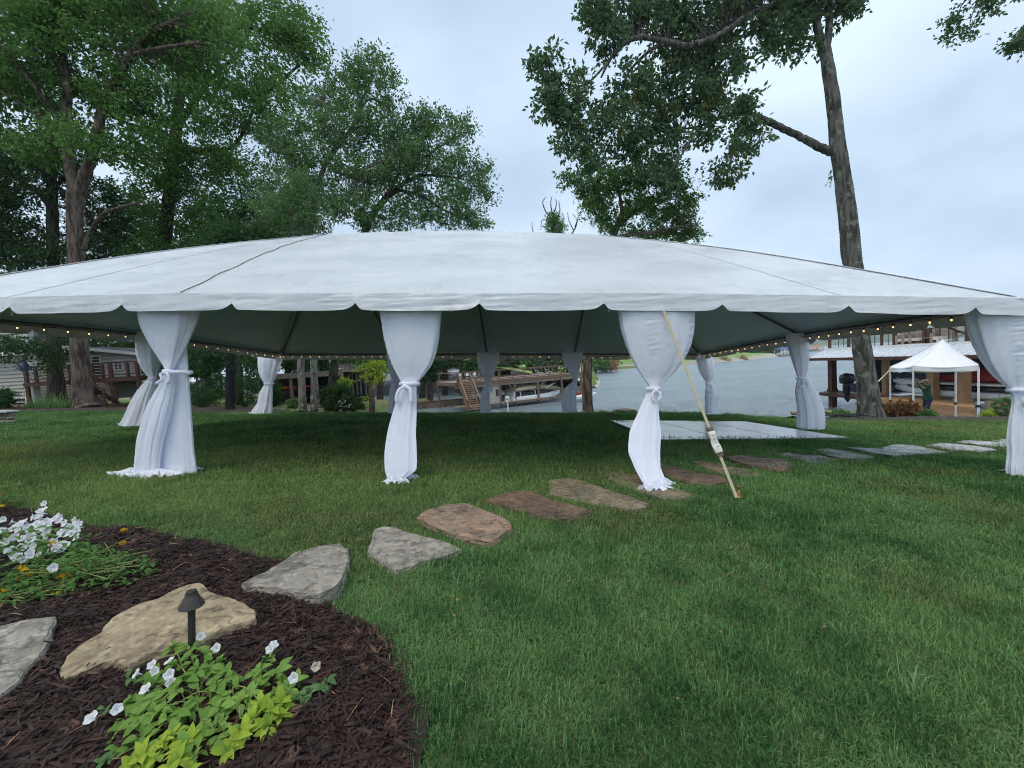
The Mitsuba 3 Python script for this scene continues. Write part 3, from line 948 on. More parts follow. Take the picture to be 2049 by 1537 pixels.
def light_string(label, a, b, n, seed, drop=0.10, skip=None):
    k = thing('string_light', label, 'string lights', None)
    r = np.random.default_rng(seed)
    o = outward(a, b)
    t = np.linspace(0.0, 1.0, n * 6)
    path = a + (b - a) * t[:, None] - o * 0.11
    path[:, 2] -= drop + 0.045 * (meshkit.noise(np.stack([t * n * 0.22, t * 0, t * 0], 1), seed) - 0.2) + 0.012 * np.abs(np.sin(t * n * 0.55))
    part(k, 'wire', tube(path[::2], 0.006, 4), 'wire_black')
    for i in range(n):
        q = path[i * 6 + 3]
        bb = part(k, 'bulb', moved(BULBM, t=q - [0, 0, 0.052]), 'bulb_glass', smooth=True, emitter={'type': 'area', 'radiance': {'type': 'rgb', 'value': [0.48, 0.26, 0.10]}})
        part(k, 'socket', tube(np.array([q + [0, 0, 0.004], q - [0, 0, 0.028]]), 0.011, 6), 'wire_black')


light_string('string of warm bulbs along the back eave of the tent', pole['ba'], pole['be'], 48, 1)
light_string('string of warm bulbs along the left eave, rear half', pole['ba'], pole['ma'], 13, 2)
light_string('string of warm bulbs along the left eave, nearer half', pole['ma'], pole['fa'], 11, 3)
light_string('string of warm bulbs along the right eave, rear half', pole['be'], pole['me'], 15, 4)
light_string('string of warm bulbs along the right eave, nearer half', pole['me'], pole['fe'], 14, 5)
# ---------------------------------------------------------------- stepping stones
STONES = []


def stone(label, mat, px, h, seed, extra_h=0.0, side=None):
    """A flat fieldstone whose top outline is given by picture points."""
    pts = np.array([G(u, v, h)[:2] for u, v in px])
    pg = sg.Polygon(pts).buffer(0)
    if pg.geom_type != 'Polygon':
        pg = max(pg.geoms, key=lambda g: g.area)
    pg = pg.buffer(0.004).buffer(-0.004)
    STONES.append(pg)
    n = 132
    L = pg.exterior.length
    o = np.array([pg.exterior.interpolate(L * i / n).coords[0] for i in range(n)])
    if shapely.is_ccw(pg.exterior) is False:
        o = o[::-1]
    c = np.array(pg.representative_point().coords[0]) * 0.4 + np.array(pg.centroid.coords[0]) * 0.6
    size = math.sqrt(pg.area)
    ang = np.arange(n)
    nz = meshkit.fbm(np.stack([o[:, 0] * 14, o[:, 1] * 14, 0 * ang + seed], -1), 4, seed) - 0.5
    dirn = o - c
    dirn /= np.linalg.norm(dirn, axis=1, keepdims=True)
    o = o + dirn * (nz * 0.060 * min(size, 1.0))[:, None]
    rings = []
    e = 0.006 + 0.007 * size
    h = h * (0.75 if seed > 3 else 0.95)
    for off, z in ((e * 1.6, -0.05), (e * 1.5, h * 0.30), (e * 0.7, h * 0.55), (e * 0.75, h * 0.82), (e * 0.2, h * 0.985), (-e * 0.9, h)):
        w = meshkit.fbm(np.stack([o[:, 0] * 11, o[:, 1] * 11, 0 * ang + z * 22 + seed], -1), 3, seed + 2) - 0.5
        rings.append(np.column_stack([o + dirn * (off + w * e * 2.0)[:, None], np.full(n, z) + w * 0.010 * (z > 0)]))
    for k in (0.93, 0.82, 0.68, 0.52, 0.36, 0.2, 0.08):
        q = c + (o - c) * k
        w = meshkit.fbm(np.stack([q[:, 0] * 5, q[:, 1] * 5, 0 * ang + seed * 3], -1), 4, seed + 4) - 0.5
        lay = np.floor(meshkit.fbm(np.stack([q[:, 0] * 3.2, q[:, 1] * 3.2, 0 * ang + seed * 5], -1), 3, seed + 9) * 7) / 7 - 0.5
        rings.append(np.column_stack([q, h + 0.045 * h / 0.06 * w * (1 - k * 0.4) * 0.6 + 0.022 * lay + 0.003]))
    v = np.vstack(rings + [np.array([[c[0], c[1], rings[-1][:, 2].mean()]])])
    m = len(rings)
    i, j = np.meshgrid(np.arange(m - 1), np.arange(n), indexing='ij')
    q = np.stack([i * n + j, i * n + (j + 1) % n, (i + 1) * n + (j + 1) % n, (i + 1) * n + j], -1).reshape(-1, 4)
    f = np.vstack([q[:, [0, 1, 2]], q[:, [0, 2, 3]], np.stack([(m - 1) * n + np.arange(n), (m - 1) * n + (np.arange(n) + 1) % n, np.full(n, m * n)], 1)])
    k = num('stepping_stone')
    put(k, (v, f), mat, smooth=26)
    tag(k, label, 'stepping stone', 'stepping stones across the lawn')


stone('grey buff stepping stone at the left edge of the photo, lying in mulch', 'stone_grey', [(0, 1253), (60, 1238), (112, 1231), (110, 1248), (96, 1275), (76, 1310), (50, 1338), (38, 1360), (0, 1385), (-60, 1395), (-110, 1320), (-50, 1275)], 0.075, 1)
stone('large tan stepping stone in the mulch behind the path light', 'stone_tan', [(375, 1168), (400, 1166), (415, 1178), (430, 1190), (460, 1195), (490, 1206), (508, 1224), (510, 1235), (480, 1244), (440, 1257), (400, 1280), (350, 1296), (300, 1306), (258, 1326), (230, 1316), (200, 1326), (170, 1340), (130, 1352), (123, 1334), (135, 1310), (165, 1285), (200, 1265), (220, 1235), (270, 1210), (320, 1195), (350, 1180)], 0.075, 2)
stone('pointed grey stepping stone with a tan broken edge where mulch meets grass', 'stone_grey', [(490, 1163), (505, 1155), (540, 1138), (590, 1105), (640, 1091), (680, 1086), (697, 1099), (695, 1118), (688, 1145), (670, 1172), (640, 1186), (600, 1184), (560, 1174), (530, 1172)], 0.085, 3)
stone('pale grey triangular stepping stone in the grass, nearest one on the lawn', 'stone_grey', [(749, 1057), (764, 1051), (792, 1053), (817, 1063), (872, 1076), (907, 1088), (922, 1096), (895, 1106), (848, 1117), (813, 1129), (792, 1136), (766, 1123), (739, 1103), (743, 1084)], 0.045, 4)
stone('rust coloured five sided stepping stone between the grey triangular and the wet brown one', 'stone_rust', [(835, 1030), (856, 1016), (903, 1004), (934, 1003), (973, 1018), (1008, 1033), (1026, 1047), (1003, 1064), (987, 1080), (973, 1078), (950, 1072), (915, 1066), (876, 1050), (852, 1039)], 0.07, 5)
stone('wet dark brown stepping stone directly beyond the rust coloured one', 'stone_brown', [(973, 996), (1004, 985), (1032, 979), (1071, 981), (1094, 994), (1137, 1006), (1168, 1013), (1178, 1019), (1133, 1032), (1106, 1031), (1075, 1025), (1036, 1014), (1001, 1005)], 0.06, 6)
stone('long olive brown stepping stone left of the drape foot', 'stone_olive', [(1100, 959), (1137, 955), (1168, 961), (1219, 979), (1274, 996), (1297, 1006), (1290, 1012), (1262, 1017), (1208, 1008), (1149, 996), (1100, 986)], 0.04, 7)
stone('olive brown stepping stone under the foot of the third front drape', 'stone_olive', [(1208, 948), (1231, 942), (1274, 948), (1310, 960), (1340, 970), (1364, 979), (1393, 990), (1360, 995), (1321, 993), (1278, 981), (1231, 964)], 0.035, 8)
stone('reddish brown stepping stone with a pale streak, just right of the third front drape', 'stone_brown', [(1310, 927), (1344, 931), (1387, 941), (1450, 952), (1456, 960), (1422, 967), (1387, 963), (1340, 952), (1318, 941)], 0.05, 9)
stone('narrow brown stepping stone crossed by the tan guy strap', 'stone_olive', [(1386, 922), (1405, 919), (1463, 932), (1500, 939), (1531, 950), (1493, 951), (1449, 947), (1418, 937)], 0.035, 10)
stone('thick dark brown stepping stone with a water puddle, right of the guy strap', 'stone_brown', [(1454, 911), (1486, 908), (1527, 913), (1568, 917), (1582, 927), (1568, 938), (1541, 935), (1497, 927), (1466, 918)], 0.07, 11)
stone('nearly black wet stepping stone in front of the dance floor corner', 'stone_wet', [(1541, 908), (1585, 904), (1633, 909), (1672, 918), (1664, 926), (1623, 927), (1585, 921)], 0.02, 12)
stone('brown and grey wet stepping stone just right of the nearly black one', 'stone_wet', [(1633, 898), (1664, 896), (1705, 903), (1749, 913), (1725, 920), (1684, 916), (1650, 907)], 0.035, 13)
stone('tilted grey stepping stone with a dark underside, fifth from the right end of the path', 'stone_wet', [(1693, 893), (1749, 895), (1794, 899), (1816, 907), (1787, 909), (1742, 903)], 0.07, 14)
stone('pale wet stepping stone, fourth from the right end of the path', 'stone_pale', [(1764, 895), (1790, 888), (1828, 889), (1862, 896), (1894, 902), (1845, 906), (1804, 903)], 0.055, 15)
stone('pale wet stepping stone, third from the right end of the path', 'stone_pale', [(1855, 890), (1882, 885), (1937, 889), (1981, 895), (1995, 898), (1957, 902), (1896, 897)], 0.05, 16)
stone('pale wet stepping stone, second from the right end of the path', 'stone_pale', [(1913, 883), (1937, 879), (1981, 882), (2019, 887), (2025, 892), (1981, 891)], 0.05, 17)
stone('pale stepping stone at the far right end of the path beside the rightmost drape', 'stone_pale', [(1985, 881), (2008, 877), (2035, 878), (2060, 882), (2050, 887), (2015, 886)], 0.05, 18)

NEARBED = BED.buffer(0.04).intersection(sg.Polygon([G(u, v)[:2] for u, v in [(-150, 1010), (840, 1010), (840, 1620), (-150, 1620)]]).buffer(0.1))
NEARBED = NEARBED.difference(shapely.union_all([s_.buffer(-0.03) for s_ in STONES[:3]]))
NEARBED_FREE = NEARBED
put('mulch', shreds(26000, NEARBED_FREE, bedz, 0.046, 0.0065, 21), 'mulch_chip')
tag('mulch', 'shredded dark brown bark mulch covering the flower bed', 'mulch', kind='stuff')
put('pine_straw', shreds(110, NEARBED, lambda x, y: bedz(x, y) + 0.008, 0.10, 0.0028, 22), 'straw')
tag('pine_straw', 'loose orange brown pine needles scattered over the dark mulch', 'pine needles', kind='stuff')

# ---------------------------------------------------------------- dance floor
def floor_col(p, n, uv):
    q = M3.T @ np.eye(3)
    a = fbm(p.x * 3 + p.y, p.y * 14, p.z * 3, 4)
    return mix(mi.Color3f(0.50, 0.45, 0.46), mi.Color3f(0.64, 0.60, 0.60), a)


material('floor_board', prin(proc(floor_col), 0.16, 0.6))
material('floor_trim', prin((0.42, 0.42, 0.42), 0.35, metallic=0.7))
FL = thing('dance_floor', 'glossy pinkish white dance floor laid on the grass under the tent', 'dance floor')
q00, q10, q11, q01 = (G(u, v, 0.045) for u, v in ((1320, 879), (1697, 875), (1489, 843), (1223, 841)))


def floor_at(s, t):
    return (q00 * (1 - s) + q10 * s) * (1 - t) + (q01 * (1 - s) + q11 * s) * t


for i in range(3):
    for j in range(3):
        g = 0.0035
        a, b, c, d = (floor_at(s, t) for s, t in (((i) / 3 + g, j / 3 + g), ((i + 1) / 3 - g, j / 3 + g), ((i + 1) / 3 - g, (j + 1) / 3 - g), (i / 3 + g, (j + 1) / 3 - g)))
        dz = 0.002 * ((i * 7 + j * 3) % 3 - 1)
        v = np.array([a, b, c, d, a, b, c, d])
        v[:4, 2] = 0.045 + dz
        v[4:, 2] = 0.005
        f = np.array([[0, 1, 2, 3], [4, 7, 6, 5], [0, 4, 5, 1], [1, 5, 6, 2], [2, 6, 7, 3], [3, 7, 4, 0]])
        part(FL, 'panel', (v, f), 'floor_board')
for a, b in ((q00, q10), (q10, q11), (q11, q01), (q01, q00)):
    m = np.array([0, 0, -0.02])
    part(FL, 'edge_trim', beam(a + m, b + m, 0.06, 0.035), 'floor_trim')
FLOOR = sg.Polygon([q[:2] for q in (q00, q10, q11, q01)])

# ---------------------------------------------------------------- guy strap, ratchet cover and stake
material('webbing', prin((0.46, 0.40, 0.27), 0.8))
material('cover_vinyl', prin((0.66, 0.65, 0.58), 0.45))
material('rust_iron', prin((0.14, 0.085, 0.05), 0.6))
material('ochre_paint', prin((0.38, 0.24, 0.07), 0.6))
sa = P(1320, 603, 4.745)
sb = G(1474, 996, 0.05)
sdir = (sb - sa) / np.linalg.norm(sb - sa)
side = np.cross(sdir, [0, 1.0, 0])
side /= np.linalg.norm(side)
ST = thing('guy_strap', 'tan webbing guy strap running from the tent eave to a stake', 'strap')
part(ST, 'webbing', beam(sa, sb, 0.030, 0.005, up=np.cross(side, sdir)), 'webbing')


def on_strap(v):
    s = np.linspace(0, 1, 2001)
    p = sa + (sb - sa) * s[:, None]
    y = (p - [0, 0, CAMH]) @ FWD
    vv = 768.5 - (p - [0, 0, CAMH]) @ UPC / y * F
    return p[np.argmin(np.abs(vv - v))]


ca, cb = on_strap(864), on_strap(906)
nrm = np.cross(side, sdir)


def cover_fn(u, v):
    a = (u - 0.5) * 2 * np.pi * 0.93
    p = ca + (cb - ca) * v[..., None]
    return p + side * (0.038 * np.sin(a) * (1 + 0.12 * np.sin(7 * v + 2 * a)))[..., None] - nrm * (0.024 * np.cos(a) + 0.008 * np.sin(9 * v))[..., None]


part(ST, 'ratchet_cover', grid(cover_fn, 22, 14), 'cover_vinyl', smooth=True, label='white vinyl sleeve printed with grey lines over the ratchet')
for k in range(4):
    z = 0.2 + k * 0.18
    q = ca + (cb - ca) * z
    part(ST, 'print', beam(q - side * 0.018 - nrm * 0.033, q + side * 0.016 - nrm * 0.033, 0.005, 0.003, up=nrm), 'rope_dark')
for e, sgn in ((on_strap(859), 1), (on_strap(910), -1)):
    part(ST, 'ratchet', beam(e - side * 0.030, e + side * 0.030, 0.035, 0.03, up=nrm), 'rust_iron')
SK = thing('tent_stake', 'rusty iron tent stake with an ochre collar driven into the grass', 'stake')
sk = G(1478, 1000, 0.0)
part(SK, 'shaft', moved(lathe([(0.0, -0.1), (0.013, -0.1), (0.013, 0.115), (0.020, 0.118), (0.022, 0.135), (0.0, 0.138)], 12), t=sk), 'rust_iron', smooth=30)
part(SK, 'collar', moved(lathe([(0.0, 0.02), (0.024, 0.02), (0.027, 0.028), (0.016, 0.036), (0.017, 0.10), (0.0, 0.10)], 12), t=sk), 'ochre_paint', smooth=30)

# ---------------------------------------------------------------- path light
material('bronze_dark', prin((0.060, 0.052, 0.044), 0.42, metallic=0.4))
PL = thing('path_light', 'dark bronze mushroom path light standing in the mulch', 'path light')
pb = G(384, 1325, 0.03)
hp = pb[1]
sx_ = 1 / math.sqrt(1 + ((384 - CX) / F) ** 2)
top = P(384, 1181, hp)
Hh = top[2]
k_ = hp / F * 1.0
SQ = np.diag([sx_ * 1.06, sx_ * 1.06, 1.0])
part(PL, 'stem', moved(lathe([(0, -0.05), (7.6 * k_, -0.05), (7.6 * k_, Hh - 12 * k_), (0, Hh - 12 * k_)], 20), SQ, t=[pb[0], pb[1], 0]), 'bronze_dark', smooth=30)
part(PL, 'hat', moved(lathe([(0, Hh - 30 * k_), (24.5 * k_, Hh - 33 * k_), (26 * k_, Hh - 32 * k_), (26 * k_, Hh - 30.5 * k_), (12.5 * k_, Hh - 9 * k_), (10.5 * k_, Hh - 7 * k_), (10.5 * k_, Hh - 2 * k_), (9 * k_, Hh), (0, Hh)], 36), SQ, t=[pb[0], pb[1], 0]), 'bronze_dark', smooth=32)
part(PL, 'hat_ring', moved(lathe([(0, Hh - 7.5 * k_), (12.2 * k_, Hh - 7.5 * k_), (12.8 * k_, Hh - 6.5 * k_), (12.2 * k_, Hh - 5.0 * k_), (0, Hh - 5.0 * k_)], 28), SQ, t=[pb[0], pb[1], 0]), 'bronze_dark', smooth=30)

# ---------------------------------------------------------------- grass
STONE_U = shapely.union_all([s.buffer(-0.028) for s in STONES])
GRASS_BED = BED.buffer(0.015)


def blades(n, x, y, h, w, r, z0=-0.005, lean=0.8):
    """Two-segment bent grass blades: 5 vertices, 3 triangles each."""
    a = r.uniform(0, 2 * np.pi, n)
    tilt = np.abs(r.normal(0, lean, n)) + 0.12
    hh = h * np.clip(r.lognormal(-0.1, 0.38, n), 0.35, 2.2)
    ww = w * r.uniform(0.7, 1.3, n)
    d = np.stack([np.cos(a), np.sin(a)], 1)
    s = np.stack([-np.sin(a), np.cos(a), np.zeros(n)], 1)
    b = np.column_stack([x, y, np.full(n, z0)])
    m = b + np.column_stack([d * (hh * 0.55 * np.sin(tilt * 0.6))[:, None], hh * 0.55 * np.cos(tilt * 0.6)])
    t = m + np.column_stack([d * (hh * 0.55 * np.sin(tilt * 1.7))[:, None], hh * 0.55 * np.cos(tilt * 1.7)])
    v = np.stack([b - s * ww[:, None] / 2, b + s * ww[:, None] / 2, m - s * ww[:, None] * 0.42, m + s * ww[:, None] * 0.42, t], 1).reshape(-1, 3)
    f = np.array([[0, 1, 3], [0, 3, 2], [2, 3, 4]])
    return v, (f[None] + 5 * np.arange(n)[:, None, None]).reshape(-1, 3)


def near_grass(y0, y1, dens, h, w, seed, margin=1.12):
    r = np.random.default_rng(seed)
    xm = lambda y: 1024.5 / F * y * margin + 0.1
    area = (xm(y0) + xm(y1)) * (y1 - y0)
    n = int(area * dens)
    y = np.sqrt(r.uniform(y0 * y0, y1 * y1, n))
    x = r.uniform(-1, 1, n) * xm(y)
    clump = meshkit.fbm(np.stack([x * 9, y * 9, x * 0], -1), 2, seed)
    thin = meshkit.fbm(np.stack([x * 1.3 + 4, y * 1.3, x * 0 + 1], -1), 3, 1)
    ok = (r.uniform(0, 1, n) < 0.45 + 1.1 * clump) & (~inside(GRASS_BED, x, y)) & (~inside(STONE_U, x, y)) & (~inside(FLOOR, x, y)) & (y < lawn_edge(x) - 0.02)
    x, y, clump = x[ok], y[ok], clump[ok]
    return blades(len(x), x, y, h * (0.75 + 0.6 * clump), w, r)


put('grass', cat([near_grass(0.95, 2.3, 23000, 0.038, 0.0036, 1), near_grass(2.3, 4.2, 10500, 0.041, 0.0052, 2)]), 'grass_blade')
tag('grass', 'short mown green grass in the foreground of the lawn', 'grass', kind='stuff')

# the lawn further away: copies of a few patches of longer-stepped blades
BLOCK = shapely.union_all([STONE_U, FLOOR.buffer(0.02), GRASS_BED])


def tile(size, n, h, w, seed):
    r = np.random.default_rng(seed)
    x, y = r.uniform(-0.5, 0.5, n) * size * 1.12, r.uniform(-0.5, 0.5, n) * size * 1.12
    clump = meshkit.fbm(np.stack([x * 7, y * 7, x * 0 + seed], -1), 2, seed)
    return blades(n, x, y, h * (0.7 + 0.6 * clump), w, r)


tile_count = 0
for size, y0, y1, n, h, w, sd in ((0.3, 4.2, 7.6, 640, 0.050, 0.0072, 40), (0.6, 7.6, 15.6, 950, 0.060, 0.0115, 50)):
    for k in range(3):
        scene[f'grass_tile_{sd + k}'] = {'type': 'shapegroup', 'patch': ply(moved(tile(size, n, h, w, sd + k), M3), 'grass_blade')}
    r = np.random.default_rng(sd)
    for y in np.arange(y0 + size / 2, y1, size):
        xm = 1024.5 / F * y * 1.1 + 0.4
        for x in np.arange(-math.ceil(xm / size) * size, xm + size, size):
            sq = sg.box(x - size / 2, y - size / 2, x + size / 2, y + size / 2)
            if y > lawn_edge(x) - size * 0.5 or BLOCK.intersection(sq).area > 0.55 * size * size:
                continue
            m = np.eye(4)
            m[:3, :3] = M3 @ rotz(r.integers(4) * np.pi / 2 + r.normal(0, 0.15)) @ M3.T
            m[:3, 3] = M3 @ np.array([x, y, 0.0])
            tile_count += 1
            scene[f'grass__{tile_count:03d}'] = {'type': 'instance', 'to_world': T(m), 'shapegroup': {'type': 'ref', 'id': f'grass_tile_{sd + int(r.integers(3))}'}}

# things dropped on the lawn
r = np.random.default_rng(91)
FLv, FLf = [], []
lx = r.uniform(-2.2, 4.5, 130)
ly = r.uniform(1.4, 7.5, 130)
ok_ = ~inside(GRASS_BED, lx, ly) & ~inside(STONE_U, lx, ly)
qs = [moved((np.array([[0, 0, 0], [0.45, 0.42, 0.1], [1, 0, 0], [0.45, -0.42, 0.15]]), np.array([[0, 1, 2], [0, 2, 3]])), rotz(r.uniform(0, 6)) @ rotx(r.normal(0, 0.5)), [x, y, r.uniform(0.025, 0.045)], r.uniform(0.008, 0.020)) for x, y in zip(lx[ok_][:60], ly[ok_][:60])]
put('fallen_leaves', cat(qs), 'straw')
tag('fallen_leaves', 'small dry brown leaf scraps scattered in the grass', 'leaves', kind='stuff')
cx_, cy_ = [], []
for i in range(60):
    a, b = r.uniform(-1.5, 4.5), r.uniform(1.3, 5.0)
    m_ = int(r.integers(25, 60))
    cx_.append(a + r.normal(0, 0.05, m_))
    cy_.append(b + r.normal(0, 0.05, m_))
cx_, cy_ = np.concatenate(cx_), np.concatenate(cy_)
ok_ = ~inside(GRASS_BED, cx_, cy_) & ~inside(STONE_U, cx_, cy_)
put('coarse_grass', blades(int(ok_.sum()), cx_[ok_], cy_[ok_], 0.058, 0.0050, r, lean=0.95), 'coarse_blade')
tag('coarse_grass', 'scattered tufts of coarser pale grass in the lawn', 'grass', kind='stuff')

# ragged tall grass along the lake edge of the lawn
r = np.random.default_rng(77)
n = 5200
ex = np.concatenate([r.uniform(3.0, 9.0, n // 2), r.uniform(-9, 16, n - n // 2)])
ey = lawn_edge(ex) + r.normal(0.05, 0.12, n)
put('edge_grass', blades(n, ex, ey, 0.14 * r.uniform(0.5, 1.3, n) * np.where(ex > 3, 1.0, 0.7), 0.012, r, z0=-0.08), 'grass_blade')
tag('edge_grass', 'longer ragged grass along the far lip of the lawn above the lake', 'grass', kind='stuff')
put('dry_grass', blades(900, *(lambda c: (c[:, 0], c[:, 1]))(np.array([BED.exterior.interpolate(d).coords[0] for d in np.random.default_rng(5).uniform(0, BED.exterior.length, 900)]) + np.random.default_rng(6).normal(0, 0.035, (900, 2))), 0.045, 0.004, np.random.default_rng(7), lean=0.9), 'dry_grass')
tag('dry_grass', 'straw coloured dry grass along the edge of the mulch bed', 'grass', kind='stuff')
# ---------------------------------------------------------------- bedding plants
material('petal_white', {'type': 'principledthin', 'base_color': rgb(0.80, 0.81, 0.82), 'roughness': 0.6, 'spec_trans': 0.0, 'diff_trans': 0.6, 'eta': 1.35})
material('petal_yellow', {'type': 'principledthin', 'base_color': rgb(0.72, 0.40, 0.02), 'roughness': 0.6, 'spec_trans': 0.0, 'diff_trans': 0.6, 'eta': 1.35})
material('petal_cream', {'type': 'principledthin', 'base_color': rgb(0.70, 0.62, 0.50), 'roughness': 0.6, 'spec_trans': 0.0, 'diff_trans': 0.6, 'eta': 1.35})
material('stem_green', prin((0.20, 0.24, 0.07), 0.6))
material('stem_brown', prin((0.18, 0.11, 0.06), 0.8))


def leaf_mesh(L, w, fold=0.25, curl=0.3, point=1.0, n=5):
    """A pointed oval leaf from the origin along +x, folded at the midrib, curling down."""
    t = np.linspace(0, 1, n + 1)
    hw = w / 2 * np.sin(np.pi * t ** (0.85 if point > 0.5 else 1.25)) ** 0.8 * (1 - 0.15 * t)
    x = L * t
    z = -curl * L * t**2 + 0.10 * L * np.sin(np.pi * t)
    v = np.concatenate([np.stack([x, 0 * x, z], 1), np.stack([x, hw, z + fold * hw], 1), np.stack([x, -hw, z + fold * hw], 1)])
    m = n + 1
    f = []
    for i in range(n):
        f += [[i, i + 1, m + i + 1, m + i], [i + 1, i, 2 * m + i, 2 * m + i + 1]]
    return v, np.array(f)


def frame_of(d, up, roll=0.0):
    d = np.asarray(d, float) / np.linalg.norm(d)
    s = np.cross(up, d)
    s = s / (np.linalg.norm(s) + 1e-9)
    n = np.cross(d, s)
    c, q = math.cos(roll), math.sin(roll)
    return np.stack([d, s * c + n * q, n * c - s * q], 1)


def place(parent, name, shared, R, t, s=1.0):
    """One more entry that shares a mesh: shared is a ply dict in its own frame, R, t in the lawn frame."""
    m = np.eye(4)
    m[:3, :3] = M3 @ (np.asarray(R) * s)
    m[:3, 3] = M3 @ np.asarray(t)
    k = num(parent + '__' + name)
    scene[k] = {**shared, 'to_world': T(m)}
    return k


LEAVES = {}
for nm, mat in (('green', 'leaf_petunia'), ('lime', 'leaf_lime'), ('mid', 'leaf_mid')):
    LEAVES[nm] = [ply(cat([leaf_mesh(0.043, 0.0215 if nm == 'lime' else 0.026, 0.25, c, p)]), mat, smooth=True) for c, p in (((0.15, 1.0), (0.4, 1.0), (0.25, 0.4), (0.55, 0.4)) if nm == 'lime' else ((0.2, 0.3), (0.5, 0.3), (0.75, 0.4), (0.35, 0.9)))]


def petunia_mesh(r=0.026, seed=0):
    """Trumpet flower opening along +z."""
    def fn(u, v):
        a = u * 2 * np.pi
        lobe = 1 + 0.10 * np.cos(5 * a) + 0.05 * np.sin(3 * a + seed)
        rad = np.interp(v, [0, 0.35, 0.55, 0.8, 1], [0.10, 0.16, 0.45, 0.85, 1.0]) * r * lobe
        z = np.interp(v, [0, 0.35, 0.55, 0.8, 1], [-1.2, -0.5, -0.1, 0.06, 0.02]) * r + 0.10 * r * np.sin(5 * a + 1 + seed) * v
        return np.stack([rad * np.cos(a), rad * np.sin(a), z], -1)
    return grid(fn, 20, 6)


FLOWERS = [ply(petunia_mesh(0.026, s), 'petal_white', smooth=True) for s in (0, 1, 2)]
CREAM = ply(petunia_mesh(0.022, 3), 'petal_cream', smooth=True)


def rosette(parent, c, axis, n, kind, r, size=1.0, spread=0.9):
    axis = np.asarray(axis, float) / np.linalg.norm(axis)
    a0 = r.uniform(0, 6.28)
    e1 = np.cross(axis, [0.3, 0.2, 1.0] if abs(axis[2]) < 0.9 else [1.0, 0, 0])
    e1 /= np.linalg.norm(e1)
    e2 = np.cross(axis, e1)
    for i in range(n):
        a = a0 + i * 2.4 + r.normal(0, 0.5)
        k = spread * (0.45 + 0.65 * (1 - i / n))
        d = axis * (1 - 0.75 * k) + (e1 * math.cos(a) + e2 * math.sin(a)) * k
        place(parent, 'leaf', LEAVES[kind][int(r.integers(4))], frame_of(d, axis, r.normal(0, 0.3)), c + axis * 0.006 * i / n + r.normal(0, 0.006 if kind != 'lime' else 0.002, 3), size * r.uniform(0.5, 1.2) * (0.75 + 0.35 * k))


def flower(parent, p, face, r, s=1.0, shared=None):
    f = np.asarray(face, float) / np.linalg.norm(face)
    a = np.cross(f, [0, 0, 1.0] if abs(f[2]) < 0.9 else [1.0, 0, 0])
    a /= np.linalg.norm(a)
    place(parent, 'flower', shared or FLOWERS[int(r.integers(3))], np.stack([a, np.cross(f, a), f], 1), p, s)


# petunia in the foreground: bright green rosettes and lime shoot tips
r = np.random.default_rng(31)
PET = thing('petunia_plant', 'petunia with lime green shoot tips and a few white flowers below the path light', 'plant')
base = G(425, 1420, 0.03)
stems = []


def shoot(u, v, lift, kind, n, size=1.0, axis=(0, -0.35, 1.0), steps=4, spread=0.9):
    """A shoot ending at pixel (u, v), lifted above the bed, with leaves along it."""
    tip = G(u, v, lift)
    root = base + (tip - base) * r.uniform(0.45, 0.75) * np.array([1, 1, 0]) + [0, 0, 0.0]
    root[2] = 0.03
    q = smooth_path(np.array([root, root + (tip - root) * 0.5 + [0, 0, lift * 0.25], tip]), 7)
    stems.append(tube(q, np.linspace(0.0030, 0.0018, 7), 5))
    ax = np.array(axis) + r.normal(0, 0.22, 3) + 0.5 * (tip - base) * np.array([1, 1, 0])
    rosette(PET, tip, ax, n, kind, r, size, spread)
    for i in range(1, steps):
        p = q[-1 - i]
        d = np.array([r.normal(), r.normal(), 0.5])
        place(PET, 'leaf', LEAVES['green' if kind != 'mid' else 'mid'][int(r.integers(4))], frame_of(d, np.array([0, 0, 1.0]), r.normal(0, 0.4)), p, size * r.uniform(0.7, 1.1))


for u, v, l in ((345, 1295, 0.09), (375, 1300, 0.10), (410, 1310, 0.10), (440, 1325, 0.09), (355, 1330, 0.10), (395, 1345, 0.11), (300, 1370, 0.08), (320, 1395, 0.09), (265, 1405, 0.06), (350, 1380, 0.10), (470, 1360, 0.09),
                (540, 1320, 0.09), (560, 1345, 0.08), (520, 1370, 0.08), (590, 1365, 0.06), (430, 1375, 0.10), (450, 1395, 0.09), (300, 1440, 0.07), (330, 1450, 0.08), (390, 1410, 0.09), (280, 1480, 0.05), (235, 1500, 0.04), (480, 1410, 0.07), (545, 1395, 0.07), (410, 1440, 0.07), (370, 1360, 0.11), (420, 1345, 0.10), (455, 1350, 0.09), (330, 1420, 0.09), (365, 1430, 0.09), (290, 1405, 0.07), (440, 1420, 0.08), (500, 1395, 0.08), (520, 1345, 0.09), (250, 1455, 0.05), (275, 1440, 0.06), (400, 1475, 0.06), (440, 1465, 0.06), (225, 1470, 0.04), (575, 1380, 0.07), (310, 1350, 0.08)):
    shoot(u, v, l, 'green', int(r.integers(7, 10)), r.uniform(0.8, 1.05), spread=1.0)
for u, v, l in ((545, 1425, 0.07), (505, 1440, 0.07), (480, 1475, 0.06), (470, 1490, 0.05), (565, 1405, 0.07), (345, 1475, 0.07), (360, 1510, 0.06), (310, 1520, 0.06), (265, 1530, 0.05), (380, 1545, 0.05), (335, 1560, 0.05), (535, 1455, 0.05), (520, 1415, 0.08), (560, 1440, 0.05), (495, 1465, 0.06), (325, 1490, 0.07), (290, 1515, 0.06), (350, 1535, 0.06), (375, 1490, 0.06), (455, 1500, 0.05)):
    shoot(u, v, l, 'lime', int(r.integers(9, 12)), r.uniform(0.9, 1.1), axis=(0.1, -0.5, 1.0), spread=1.0)
